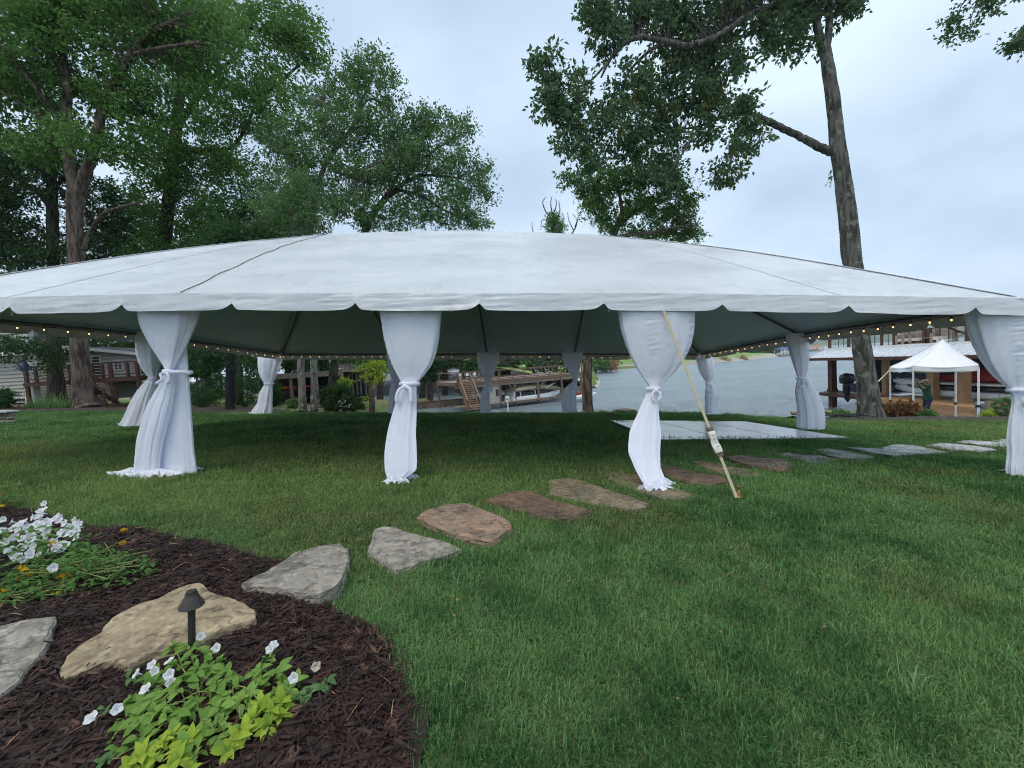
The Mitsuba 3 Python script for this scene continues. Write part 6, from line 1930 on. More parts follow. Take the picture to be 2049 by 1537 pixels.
# closet
cs0, cs1 = on_dock(980), on_dock(1000)
CL = part(DO, 'closet', cat([beam(dk((cs0 + cs1) / 2, 0.10, -HD + 0.7), dk((cs0 + cs1) / 2, 0.10, -0.6), 1.1, cs1 - cs0, up=ax)]), 'white_plastic', 'W')
for i in range(9):
    z = -HD + 0.75 + i * 0.22
    part(CL, 'board', beam(dk(cs0 + 0.02, 0.012, z), dk(cs1 - 0.02, 0.012, z + 0.002), 0.03, 0.19), 'siding', 'W')
part(CL, 'window', beam(dk(cs0 + 0.55 * (cs1 - cs0), 0.004, -HD + 1.75), dk(cs0 + 0.80 * (cs1 - cs0), 0.004, -HD + 1.75), 0.03, 0.75), 'glass_dark', 'W')

PW = thing('power_pedestal', 'white shore power pedestal standing before the dock', 'pedestal')
pp = LW(1016.5, 39.5, 0.5)
part(PW, 'post', moved(box((-0.07, -0.07, -0.4), (0.07, 0.07, 0.65)), t=pp), 'white_plastic', 'W')
pv, pf = grid(lambda u, v: np.stack([0.20 * np.cos(2 * np.pi * u) * np.interp(v, [0, 0.05, 0.7, 0.9, 1], [0, 1, 1, 0.75, 0]), 0.16 * np.sin(2 * np.pi * u) * np.interp(v, [0, 0.05, 0.7, 0.9, 1], [0, 1, 1, 0.75, 0]), 0.62 + 0.62 * np.interp(v, [0, 0.05, 0.7, 0.9, 1], [0, 0, 0.75, 0.95, 1])], -1), 16, 10)
part(PW, 'head', moved((pv, pf), t=pp), 'white_plastic', 'W', smooth=40)
part(PW, 'outlet', moved(box((-0.09, -0.185, 0.82), (0.09, -0.15, 0.98)), t=pp), 'grey_plastic', 'W')

# boats: built along +x, bow at +x, waterline z = 0
def loft(sections, closed=True, n=16):
    """sections: list of (x, half width, z bottom, z top, roundness)."""
    rows = []
    for x, w, z0, z1, rd in sections:
        a = np.arange(n) * 2 * np.pi / n + np.pi / n
        cx, sz = np.cos(a), np.sin(a)
        y = np.sign(cx) * np.abs(cx) ** rd * w
        z = (z0 + z1) / 2 + np.sign(sz) * np.abs(sz) ** rd * (z1 - z0) / 2
        rows.append(np.stack([0 * y + x, y, z], 1))
    v = np.vstack(rows)
    m = len(rows)
    i, j = np.meshgrid(np.arange(m - 1), np.arange(n), indexing='ij')
    q = np.stack([i * n + j, i * n + (j + 1) % n, (i + 1) * n + (j + 1) % n, (i + 1) * n + j], -1).reshape(-1, 4)
    f = np.vstack([q[:, [0, 1, 2]], q[:, [0, 2, 3]]])
    c0, c1 = len(v), len(v) + 1
    v = np.vstack([v, rows[0].mean(0), rows[-1].mean(0)])
    j = np.arange(n)
    return v, np.vstack([f, np.stack([j * 0 + c0, (j + 1) % n, j], 1), np.stack([j * 0 + c1, (m - 1) * n + j, (m - 1) * n + (j + 1) % n], 1)])


def yaw_to(a, b):
    return math.atan2(b[1] - a[1], b[0] - a[0])


b0, b1 = LW(1031, 45.0, 0.55), LW(1128, 49.0, 0.55)
R_ = rotz(yaw_to(b0, b1))
BL = float(np.linalg.norm((b1 - b0)[:2]))
CB = thing('cruiser_boat', 'white boat with dark windows and tan canvas cover moored under the dock', 'boat')
part(CB, 'hull', moved(loft([(-0.1, 1.1, -0.3, 0.5, 0.5), (0.6, 1.25, -0.35, 0.55, 0.5), (BL * 0.6, 1.25, -0.35, 0.6, 0.5), (BL * 0.85, 0.9, -0.2, 0.7, 0.6), (BL * 1.05, 0.12, 0.2, 0.75, 0.8)]), R_, b0 + back * 0.22), 'hull_white', 'W', smooth=35)
part(CB, 'cabin', moved(loft([(0.05, 1.05, 0.45, 1.02, 0.4), (BL * 0.5, 1.08, 0.45, 1.02, 0.4), (BL * 0.72, 0.9, 0.5, 0.86, 0.5), (BL * 0.92, 0.4, 0.55, 0.70, 0.6)]), R_, b0 + back * 0.22), 'black_gloss', 'W', smooth=35)
for x in (0.06, 0.9, BL * 0.42, BL * 0.49):
    part(CB, 'pillar', moved(box((x - 0.05, -1.11, 0.5), (x + 0.05, 1.11, 1.04)), R_, b0 + back * 0.22), 'hull_white', 'W')
part(CB, 'canvas', moved(loft([(-0.15, 1.0, 1.0, 1.14, 0.6), (0.3, 1.16, 1.03, 1.46, 0.6), (BL * 0.3, 1.18, 1.03, 1.68, 0.7), (BL * 0.55, 1.16, 1.02, 1.72, 0.8), (BL * 0.75, 1.05, 0.86, 1.5, 0.8), (BL * 1.0, 0.7, 0.66, 1.15, 0.9)], n=22), R_, b0 + back * 0.22), 'tan_canvas', 'W', smooth=40)
for k in (-1, 1):
    part(CB, 'bow_arm', moved(tube(smooth_path(np.array([[BL * 0.62, k * 1.2, 1.15], [BL * 0.72, k * 1.25, 1.45], [BL * 0.86, k * 1.0, 1.7]]), 8), 0.06, 8), R_, b0 + back * 0.22), 'hull_white', 'W', smooth=True)
JS = thing('jet_ski', 'small white and red jet ski beside the brown trunk at the dock', 'jet ski')
j0 = LW(1150, 46.0, 0.45)
part(JS, 'hull', moved(loft([(-0.3, 0.35, -0.2, 0.25, 0.6), (0.4, 0.5, -0.25, 0.35, 0.6), (1.4, 0.5, -0.2, 0.42, 0.6), (2.2, 0.3, 0.0, 0.5, 0.7), (2.7, 0.05, 0.3, 0.5, 0.8)]), rotz(0.2), j0), 'hull_white', 'W', smooth=35)
part(JS, 'seat', moved(loft([(-0.1, 0.16, 0.3, 0.6, 0.7), (0.9, 0.18, 0.3, 0.7, 0.7), (1.4, 0.16, 0.35, 0.62, 0.7)]), rotz(0.2), j0), 'red_cloth', 'W', smooth=35)
part(JS, 'handlebar', moved(tube(np.array([[1.55, -0.35, 0.9], [1.5, 0, 0.85], [1.55, 0.35, 0.9]]), 0.03, 6), rotz(0.2), j0), 'black_gloss', 'W')


def lounger(label, s, b, rot):
    k = thing('deck_chair', label, 'deck chair', 'chairs on the upper deck of the dock')
    o = dk(s, b, 0.03)
    R = rotz(rot)
    part(k, 'seat', moved(beam((0, 0, 0.36), (1.0, 0, 0.36), 0.55, 0.04), R, o), 'black_gloss', 'W')
    part(k, 'backrest', moved(beam((0, 0, 0.36), (-0.35, 0, 1.0), 0.55, 0.04), R, o), 'black_gloss', 'W')
    for y in (-0.3, 0.3):
        part(k, 'frame', moved(tube(np.array([[-0.38, y, 1.05], [0, y, 0.36], [1.05, y, 0.36], [1.1, y, 0.0]]), 0.028, 6), R, o), 'white_plastic', 'W')
        part(k, 'leg', moved(tube(np.array([[0.2, y, 0.36], [-0.15, y, 0.0]]), 0.028, 6), R, o), 'white_plastic', 'W')
        part(k, 'armrest', moved(tube(np.array([[-0.18, y, 0.70], [0.45, y, 0.62], [0.5, y, 0.36]]), 0.028, 6), R, o), 'white_plastic', 'W')


lounger('black and white lounge chair on the dock, the left one', on_dock(1084), 0.25, ax[1] + 0.3)
lounger('black and white lounge chair on the dock, the right one', on_dock(1106), 0.28, ax[1] + 0.3)
for i, (u, w) in enumerate(((930, 'leftmost'), (945, 'middle'), (960, 'rightmost'))):
    k = thing('folding_chair', f'white folding chair behind the dock balusters, {w} of three', 'folding chair', 'white chairs behind the dock balusters')
    o = dk(on_dock(u), 0.2, 0.03)
    part(k, 'seat', moved(box((-0.24, -0.24, 0.42), (0.24, 0.24, 0.46)), rotz(0.3), o), 'white_plastic', 'W')
    part(k, 'backrest', moved(box((-0.24, 0.22, 0.6), (0.24, 0.26, 0.95)), rotz(0.3), o), 'white_plastic', 'W')
    for x in (-0.22, 0.22):
        part(k, 'leg', moved(tube(np.array([[x, 0.25, 0.95], [x, -0.22, 0.0]]), 0.02, 5), rotz(0.3), o), 'white_plastic', 'W')
        part(k, 'leg', moved(tube(np.array([[x, -0.22, 0.46], [x, 0.25, 0.0]]), 0.02, 5), rotz(0.3), o), 'white_plastic', 'W')

# --- far docks
def far_dock(label, u, d, w, mat_roof, h, seed):
    k = thing('far_boathouse', label, 'boathouse')
    o = LW(u, d, 0.0)
    part(k, 'roof', moved((np.array([[-w / 2, -3, h], [w / 2, -3, h], [w / 2, 3, h + 0.4], [-w / 2, 3, h + 0.4], [-w * 0.42, 0, h + 1.3], [w * 0.42, 0, h + 1.3]], float), np.array([[0, 1, 5], [0, 5, 4], [1, 2, 5], [3, 0, 4], [2, 3, 4], [2, 4, 5]])), t=o), mat_roof, 'W')
    for i in range(5):
        for y in (-2.7, 2.7):
            x = -w / 2 + 0.4 + (w - 0.8) * i / 4
            part(k, 'post', moved(box((x - 0.12, y - 0.12, -1), (x + 0.12, y + 0.12, h)), t=o), 'white_plastic' if seed else 'warm_wood', 'W')
    part(k, 'platform', moved(box((-w / 2 - 0.6, -3.4, 0.3), (w / 2 + 0.6, 3.4, 0.7)), t=o), 'weathered', 'W')
    part(k, 'boat', moved(loft([(-w * 0.32, 1.0, 0.8, 1.7, 0.6), (0, 1.2, 0.7, 1.8, 0.6), (w * 0.25, 0.8, 0.8, 1.9, 0.6), (w * 0.36, 0.1, 1.3, 1.9, 0.8)]), None, o), 'hull_white', 'W', smooth=35)
    return k


material('blue_roof', prin((0.05, 0.10, 0.22), 0.6))
material('orange_roof', prin((0.42, 0.16, 0.07), 0.7))
far_dock('far boathouse with blue roof and white boat at the tip of the grassy point', 1569, 205, 7.0, 'blue_roof', 3.4, 1)
far_dock('far boathouse with orange roof on the open lake', 1628, 300, 11.0, 'orange_roof', 2.9, 0)
# ---------------------------------------------------------------- boathouse at the right
BH = thing('boathouse', 'boathouse with metal skirt roof, roof deck and warm wooden columns at the right', 'boathouse')
XC = 25.55                                              # lawn x of the colonnade


def bw(x, y, h):
    """World point at lawn (x, y), h above the lake."""
    return L2W([x, y, (LAKE + h - W_[0] * x - W_[1] * y) / W_[2]])


for u, d, mat_, w in ((1666, 31.2, 'deck_dark', 0.40), (1773, 27.3, 'warm_wood', 0.30), (1867, 24.2, 'warm_wood', 0.40), (1927, 22.5, 'warm_wood', 0.46)):
    q = LW(u, d, 1.22)
    part(BH, 'column', moved(box((-w / 2, -w / 2, -0.1), (w / 2, w / 2, 2.75)), t=q), mat_, 'W')
    part(BH, 'column_base', moved(box((-w / 2 - 0.05, -w / 2 - 0.05, -0.02), (w / 2 + 0.05, w / 2 + 0.05, 0.22)), t=q), mat_, 'W')
    part(BH, 'pile', moved(box((-0.19, -0.19, -2.6), (0.19, 0.19, -0.12)), t=q), 'deck_dark', 'W')
# walkway planks along the colonnade
for i in range(16):
    y0 = 19.9 + i * 0.42
    part(BH, 'plank', beam(bw(24.2, y0 + 0.2, 1.19), bw(27.0, y0 + 0.2, 1.19), 0.40, 0.06), 'warm_wood', 'W')
for i in range(10):
    y0 = 26.7 + i * 0.5
    part(BH, 'plank', beam(bw(24.9, y0 + 0.2, 1.19), bw(26.2, y0 + 0.2, 1.19), 0.47, 0.06), 'deck_dark', 'W')
part(BH, 'fascia', beam(bw(24.2, 19.9, 1.02), bw(24.2, 26.6, 1.02), 0.05, 0.30), 'warm_wood', 'W')
part(BH, 'fascia', beam(bw(24.2, 19.88, 1.02), bw(27.0, 19.88, 1.02), 0.05, 0.30), 'warm_wood', 'W')
part(BH, 'fascia', beam(bw(24.85, 26.7, 1.02), bw(24.85, 31.9, 1.02), 0.05, 0.26), 'deck_dark', 'W')
part(BH, 'wall', beam(bw(28.6, 31.4, 2.5), bw(35, 31.4, 2.5), 0.15, 2.9), 'navy_wall', 'W')
part(BH, 'wall', beam(bw(34.9, 27.8, 2.5), bw(34.9, 31.3, 2.5), 0.15, 2.9), 'navy_wall', 'W')
part(BH, 'wall', beam(bw(27.2, 29.0, 2.5), bw(30.4, 29.0, 2.5), 0.15, 2.9), 'navy_wall', 'W', label='dark blue inner wall')
# standing seam roof skirt facing the lawn
E0, E1, T0_, T1_ = LW(1616, 31.0, 3.98), bw(24.4, 19.0, 3.98), LW(1648, 32.4, 4.50), bw(26.3, 19.0, 4.55)
rf = part(BH, 'roof', (np.array([E0, E1, T1_, T0_, E0 - [0, 0, 0.08], E1 - [0, 0, 0.08], T1_ - [0, 0, 0.08], T0_ - [0, 0, 0.08]]), np.array([[0, 1, 2, 3], [4, 7, 6, 5], [0, 4, 5, 1], [2, 6, 7, 3], [0, 3, 7, 4], [1, 5, 6, 2]])), 'metal_roof', 'W')
for i in range(27):
    t = (i + 0.5) / 27
    part(rf, 'rib', beam(E0 + (E1 - E0) * t + [0, 0, 0.02], T0_ + (T1_ - T0_) * t + [0, 0, 0.02], 0.035, 0.05), 'metal_roof', 'W')
part(rf, 'fascia', beam(E0 - [0.02, 0, 0.12], E1 - [0.02, 0, 0.12], 0.05, 0.20), 'deck_dark', 'W')
part(rf, 'end_fascia', beam(E0 - [0, 0, 0.12], bw(35, 32.2, 3.95), 0.05, 0.20), 'deck_dark', 'W')
# roof deck
dk0, dk1 = LW(1650, 32.2, 4.58), bw(26.4, 19.0, 4.62)
out_ = np.array([9.0, 0.6, 0])
for i in range(12):
    b = (i + 0.5) / 12
    part(BH, 'deck_board', beam(dk0 + out_ * b, dk1 + out_ * b, 0.73, 0.05), 'weathered', 'W')
part(BH, 'deck_edge', beam(dk0 - [0.05, 0, 0.02], dk1 - [0.05, 0, 0.02], 0.06, 0.16), 'trim_white', 'W')


def on_deck(u, b=0.02):
    s = np.linspace(0, 1, 3001)
    w = dk0 + (dk1 - dk0) * s[:, None] + out_ * b
    q = W2L(w)
    return w[np.argmin(np.abs(CX + F * q[:, 0] / q[:, 1] - u))]


for u, w in ((1660, 0.15), (1698, 0.15), (1790, 0.17), (1850, 0.17), (1859, 0.17), (1936, 0.18), (1764, 0.12)):
    q = on_deck(u)
    part(BH, 'rail_post', beam(q, q + [0, 0, 0.98], w, w), 'deck_dark', 'W')
for u in (1678, 1688, 1717, 1750, 1777, 1819, 1880, 1898):
    q = on_deck(u)
    part(BH, 'baluster', beam(q, q + [0, 0, 0.95], 0.03, 0.03), 'black_gloss', 'W')
for z in np.linspace(0.14, 0.84, 7):
    part(BH, 'cable', tube(np.array([on_deck(1652) + [0, 0, z], on_deck(1940) + [0, 0, z]]), 0.006, 4), 'aluminium', 'W')
part(BH, 'rail', beam(on_deck(1652) + [0, 0, 0.98], on_deck(1945) + [0, 0, 0.98], 0.10, 0.045), 'deck_dark', 'W')


def armchair(label, u, b, w, h, rot, group=None):
    k = thing('wicker_chair', label, 'chair', group)
    o = on_deck(u, b) + [0, 0, 0.03]
    R = rotz(rot)
    bk = grid(lambda s, t: np.stack([(s - 0.5) * w * (0.86 + 0.14 * t), 0.30 + 0.12 * t + 0.08 * (2 * s - 1) ** 2 * -1, 0.30 + t * (h - 0.3)], -1), 8, 8)
    part(k, 'backrest', moved(bk, R, o), 'wicker', 'W', smooth=True)
    part(k, 'backrest_shell', moved((bk[0] + [0, 0.05, 0], bk[1]), R, o), 'wicker', 'W', smooth=True)
    part(k, 'seat', moved(box((-w / 2 * 0.9, -0.30, 0.22), (w / 2 * 0.9, 0.30, 0.42)), R, o), 'cushion', 'W')
    for s in (-1, 1):
        part(k, 'armrest', moved(box((s * w / 2 - 0.06, -0.32, 0.05), (s * w / 2 + 0.06, 0.34, 0.64)), R, o), 'wicker', 'W')
    return k


# chairs seen from behind, so they face away from the lawn
armchair('wicker armchair on the boathouse roof deck, leftmost', 1811, 0.05, 0.72, 0.98, -math.pi / 2 + 0.5, 'wicker chairs on the roof deck')
armchair('wicker armchair on the boathouse roof deck, second from the left', 1825, 0.05, 0.72, 0.98, -math.pi / 2 + 0.4, 'wicker chairs on the roof deck')
armchair('wicker armchair on the boathouse roof deck, left of the twin railing posts', 1840, 0.05, 0.72, 0.98, -math.pi / 2 + 0.4, 'wicker chairs on the roof deck')
armchair('wide wicker love seat on the boathouse roof deck above the canopy peak', 1888, 0.05, 0.95, 1.02, -math.pi / 2 + 0.5)
SLB = thing('slatted_bench', 'slatted wooden bench on the roof deck right of the twin railing posts', 'bench')
o = on_deck(1867, 0.05)
for i in range(6):
    part(SLB, 'slat', moved(box((-0.3, -0.03, 0.35 + i * 0.11), (0.3, 0.0, 0.41 + i * 0.11)), rotz(-math.pi / 2 + 0.5), o), 'weathered', 'W')
for x in (-0.3, 0.3):
    part(SLB, 'leg', moved(box((x - 0.03, -0.04, 0), (x + 0.03, 0.01, 1.0)), rotz(-math.pi / 2 + 0.5), o), 'weathered', 'W')
part(SLB, 'seat', moved(box((-0.33, -0.5, 0.38), (0.33, -0.05, 0.43)), rotz(-math.pi / 2 + 0.5), o), 'weathered', 'W')
ECH = thing('lounge_chair', 'dark red reclining lounge chair at the right end of the roof deck', 'lounge chair')
o = on_deck(1919, 0.06) + [0, 0, 0.03]
part(ECH, 'seat', moved(grid(lambda s, t: np.stack([(s - 0.5) * 0.62, 0.5 - 0.9 * t, 0.45 + 0.5 * (1 - t) ** 1.5 + 0.05 * np.cos(6 * s)], -1), 8, 10), rotz(0.9), o), 'red_cloth', 'W', smooth=True)
part(ECH, 'underside', moved(grid(lambda s, t: np.stack([(s - 0.5) * 0.62, 0.5 - 0.9 * t, 0.41 + 0.5 * (1 - t) ** 1.5], -1), 8, 10), rotz(0.9), o), 'black_gloss', 'W', smooth=True)
for x in (-0.28, 0.28):
    part(ECH, 'frame', moved(tube(np.array([[x, 0.5, 0.0], [x, -0.2, 0.45], [x, -0.5, 0.0]]), 0.02, 6), rotz(0.9), o), 'aluminium', 'W')

# boats in the boathouse
RB = thing('speed_boat', 'red, black and white striped speed boat on a lift behind the wooden columns', 'boat')
o0, o1 = bw(27.7, 20.6, 1.3), bw(26.55, 27.3, 1.3)
R_ = rotz(yaw_to(o0, o1))
BL = float(np.linalg.norm((o1 - o0)[:2]))
SEC = lambda z0, z1, w: [(0, w * 0.95, z0, z1, 0.55), (BL * 0.35, w, z0, z1, 0.55), (BL * 0.6, w * 0.95, z0 + 0.02, z1 + 0.02, 0.6), (BL * 0.8, w * 0.68, z0 + 0.10, z1 + 0.08, 0.65), (BL * 0.93, w * 0.30, z0 + 0.22, z1 + 0.12, 0.75), (BL, w * 0.05, z0 + 0.34, z1 + 0.10, 0.9)]
part(RB, 'hull', moved(loft(SEC(0.0, 0.52, 1.06), n=20), R_, o0), 'hull_white', 'W', smooth=35)
part(RB, 'stripe', moved(loft(SEC(0.44, 0.80, 1.13), n=20)[0:2], R_, o0), 'black_gloss', 'W', smooth=35, label='black stripe along the hull')
part(RB, 'gunwale', moved(loft(SEC(0.78, 0.97, 1.11), n=20), R_, o0), 'hull_white', 'W', smooth=35)
part(RB, 'bow_cap', moved(loft([(BL * 0.76, 0.86, 0.50, 1.02, 0.7), (BL * 0.88, 0.55, 0.55, 1.06, 0.8), (BL * 0.97, 0.22, 0.62, 1.05, 0.9), (BL * 1.02, 0.05, 0.78, 0.98, 1.0)], n=18), R_, o0), 'hull_white', 'W', smooth=40)
part(RB, 'cover', moved(loft([(-0.1, 0.95, 0.94, 1.28, 0.7), (BL * 0.15, 1.02, 0.94, 1.55, 0.8), (BL * 0.36, 1.0, 0.94, 1.72, 0.9), (BL * 0.55, 0.9, 0.94, 1.40, 0.9), (BL * 0.75, 0.6, 0.94, 1.14, 0.9)], n=20), R_, o0), 'red_cloth', 'W', smooth=40)
part(RB, 'bunk', moved(cat([box((0.3, -0.7, -0.22), (BL * 0.7, -0.5, -0.02)), box((0.3, 0.5, -0.22), (BL * 0.7, 0.7, -0.02)), box((0.6, -1.2, -0.42), (0.75, 1.2, -0.22)), box((BL * 0.6, -1.2, -0.42), (BL * 0.6 + 0.15, 1.2, -0.22))]), R_, o0), 'aluminium', 'W')
part(RB, 'stern_bundle', moved(loft([(-0.45, 0.25, 0.55, 1.0, 0.9), (-0.2, 0.35, 0.5, 1.1, 0.9), (0.0, 0.2, 0.6, 1.0, 0.9)], n=12), R_, o0), 'kayak_red', 'W', smooth=40, label='bright red bundle at the stern')
FB = thing('fishing_boat', 'dark fishing boat with black outboard motor on a lift left of the leaning oak', 'boat')
o = LW(1696, 29.2, 1.0)
part(FB, 'outboard_cowl', moved(loft([(-0.42, 0.20, 1.15, 1.5, 0.7), (-0.3, 0.28, 0.95, 1.72, 0.7), (0.1, 0.30, 0.95, 1.78, 0.7), (0.42, 0.24, 1.0, 1.66, 0.7), (0.5, 0.12, 1.1, 1.5, 0.8)], n=18), rotz(math.pi), o), 'black_gloss', 'W', smooth=40)
part(FB, 'outboard_leg', moved(loft([(-0.12, 0.09, -0.25, 1.0, 0.8), (0.1, 0.12, -0.2, 1.05, 0.8), (0.3, 0.08, 0.35, 1.05, 0.8)], n=12), rotz(math.pi), o), 'black_gloss', 'W', smooth=40)
part(FB, 'skeg', moved(loft([(-0.3, 0.05, -0.05, 0.12, 0.9), (0.0, 0.09, -0.42, 0.14, 0.9), (0.25, 0.04, -0.1, 0.1, 0.9)], n=10), rotz(math.pi), o), 'black_gloss', 'W', smooth=40)
for i in range(3):
    a = i * 2.094
    part(FB, 'propeller_blade', moved(loft([(0.0, 0.02, 0, 0.06, 1), (0.04, 0.07, 0.05, 0.16, 1), (0.06, 0.02, 0.14, 0.19, 1)], n=8), np.array([[1, 0, 0], [0, math.cos(a), -math.sin(a)], [0, math.sin(a), math.cos(a)]]), o + [-0.4 * -1, 0, 0.02]), 'aluminium', 'W', smooth=40)
part(FB, 'hull', moved(loft([(0.5, 0.95, 0.25, 0.95, 0.55), (2.5, 1.05, 0.2, 1.0, 0.55), (4.2, 0.8, 0.3, 1.1, 0.6), (5.2, 0.1, 0.7, 1.15, 0.8)], n=18), rotz(-0.15), o), 'navy', 'W', smooth=35)
part(FB, 'rub_strip', moved(loft([(0.5, 1.0, 0.20, 0.34, 0.55), (2.5, 1.09, 0.15, 0.30, 0.55), (4.2, 0.84, 0.26, 0.40, 0.6), (5.2, 0.12, 0.62, 0.75, 0.8)], n=18), rotz(-0.15), o), 'hull_white', 'W', smooth=35)

# ---------------------------------------------------------------- pop-up canopy
CN = thing('popup_canopy', 'white pop-up canopy with pointed top and white legs in front of the boathouse', 'canopy')


def leg_top(u, v, d):
    return WP(u, v, d)


cl = {'lf': leg_top(1827, 736, 19.3), 'rf': leg_top(1958, 735, 16.9), 'lb': leg_top(1781, 738, 22.0)}
cl['rb'] = leg_top(1912, 739, 19.9)
for k_, q in cl.items():
    l = W2L(q)
    g = TW(l[0], l[1])
    bot = {'lf': 824, 'rf': 830, 'lb': 813}.get(k_)
    z0 = WP(CX, bot, l[1])[2] + (q[2] - q[2]) if bot else g[2]
    zb = W2L(q)
    foot = np.array([q[0], q[1], min(g[2], q[2] - 1.9)])
    part(CN, 'leg', beam(foot, q, 0.055, 0.055), 'white_plastic', 'W')
    part(CN, 'foot_plate', moved(box((-0.09, -0.09, 0), (0.09, 0.09, 0.015)), t=foot), 'white_plastic', 'W')
    part(CN, 'leg_clip', moved(box((-0.045, -0.045, 0), (0.045, 0.045, 0.10)), t=foot + (q - foot) * 0.27), 'black_gloss', 'W')
pkc = np.mean(list(cl.values()), axis=0)
pk = np.array([pkc[0], pkc[1], WP(1897, 679, W2L(pkc)[1])[2]])
pk[:2] = WP(1886, 679, W2L(pkc)[1])[:2]
order = ['lf', 'rf', 'rb', 'lb']
for i in range(4):
    a, b = cl[order[i]] + [0, 0, 0.10], cl[order[(i + 1) % 4]] + [0, 0, 0.10]

    def roof_fn(u, v, a=a, b=b):
        e = a * (1 - u)[..., None] + b * u[..., None]
        e = e + np.array([0, 0, -0.10]) * (np.sin(np.pi * u) * (1 - v) ** 2)[..., None]
        p = e * (1 - v)[..., None] + pk * v[..., None]
        s = -0.16 * np.sin(np.pi * v) * (0.5 + 0.5 * np.sin(np.pi * u))
        return p + np.array([0, 0, 1.0]) * (s + 0.02 * (meshkit.fbm(p * 2.5, 3, i) - 0.5) * np.sin(np.pi * u))[..., None]
    part(CN, 'roof_panel', grid(roof_fn, 20, 16), 'canopy_white', 'W', smooth=True)

    def val_fn(u, v, a=a, b=b):
        e = a * (1 - u)[..., None] + b * u[..., None] + np.array([0, 0, -0.10]) * np.sin(np.pi * u)[..., None]
        o_ = np.cross(b - a, [0, 0, 1.0])
        o_ = o_ / np.linalg.norm(o_)
        return e + o_ * (0.02 + 0.03 * v * np.sin(9 * u + i))[..., None] * 0.7 - np.array([0, 0, 1.0]) * (v * (0.24 - 0.05 * np.sin(np.pi * u) + 0.03 * np.abs(np.sin(3 * np.pi * u)) * (i == 3)))[..., None]
    part(CN, 'valance', grid(val_fn, 30, 5), 'canopy_white', 'W', smooth=True)
    part(CN, 'truss', beam(a - [0, 0, 0.12], b - [0, 0, 0.12], 0.03, 0.03), 'aluminium', 'W')
    part(CN, 'hip_seam', tube(smooth_path(np.array([a + [0, 0, 0.015], (a + pk) / 2 - [0, 0, 0.07], pk + [0, 0, 0.01]]), 10), 0.016, 5), 'white_plastic', 'W')
GL = thing('guy_rope', 'thin tan guy rope from the canopy corner to the leaning oak', 'rope')
put(num('guy_rope__rope'), tube(np.array([cl['lb'] + [0, 0, -0.05], WP(1757, 764, 15.5)]), 0.022, 5), 'webbing', 'W')

# ---------------------------------------------------------------- the person fitting the canopy leg
material('skin', prin((0.40, 0.25, 0.18), 0.55, 0.4))
material('shirt_green', prin((0.018, 0.085, 0.045), 0.85))
material('jeans_blue', prin((0.025, 0.035, 0.075), 0.85))
material('cap_white', prin((0.66, 0.68, 0.72), 0.8))
material('hair_dark', prin((0.03, 0.022, 0.018), 0.8))
material('shoe_dark', prin((0.05, 0.045, 0.045), 0.7))
pl = W2L(LW(1857, 20.3, 1.5))
pfoot = TW(pl[0], pl[1], 0.10)
PR = thing('person', 'person in dark green t-shirt, white cap and jeans raising both arms at the canopy leg', 'person')
A = lambda *q: np.array(q, float)
hipL, hipR = A(0.00, -0.11, 0.84), A(0.02, 0.11, 0.84)
kneeL, kneeR = A(-0.16, -0.14, 0.46), A(0.02, 0.15, 0.45)
ankL, ankR = A(-0.10, -0.15, 0.08), A(0.12, 0.16, 0.08)
wst, chest, neck = A(-0.02, 0, 1.02), A(-0.09, 0, 1.30), A(-0.12, 0, 1.47)
shL, shR = A(-0.13, -0.185, 1.40), A(-0.13, 0.185, 1.40)
elL, elR = A(-0.40, -0.20, 1.36), A(-0.38, 0.12, 1.42)
wrL, wrR = A(-0.52, -0.10, 1.58), A(-0.54, 0.05, 1.66)
headc = A(-0.11, 0, 1.615)


def hand(w, d, side):
    """Palm, four bent fingers of unequal length, thumb from the palm's side."""
    d = d / np.linalg.norm(d)
    s = np.cross(d, A(1, 0, 0.2))
    s /= np.linalg.norm(s)
    n_ = np.cross(d, s)
    bones = [((w, 0.026), (w + d * 0.05, 0.030)), ((w + d * 0.04 - s * 0.02, 0.020), (w + d * 0.085 - s * 0.026, 0.016)), ((w + d * 0.04 + s * 0.02, 0.020), (w + d * 0.085 + s * 0.026, 0.016))]
    for i, L in enumerate((0.066, 0.078, 0.072, 0.055)):
        b = w + d * 0.085 + s * (-0.030 + 0.020 * i)
        m = b + d * L * 0.55 + n_ * L * 0.20
        bones += [((b, 0.0095), (m, 0.0085)), ((m, 0.0085), (m + d * L * 0.20 + n_ * L * 0.42, 0.0075))]
    t0 = w + d * 0.03 + s * side * 0.026
    t1 = t0 + d * 0.03 + s * side * 0.028
    bones += [((t0, 0.014), (t1, 0.011)), ((t1, 0.011), (t1 + d * 0.03 + n_ * 0.02, 0.009))]
    return bones


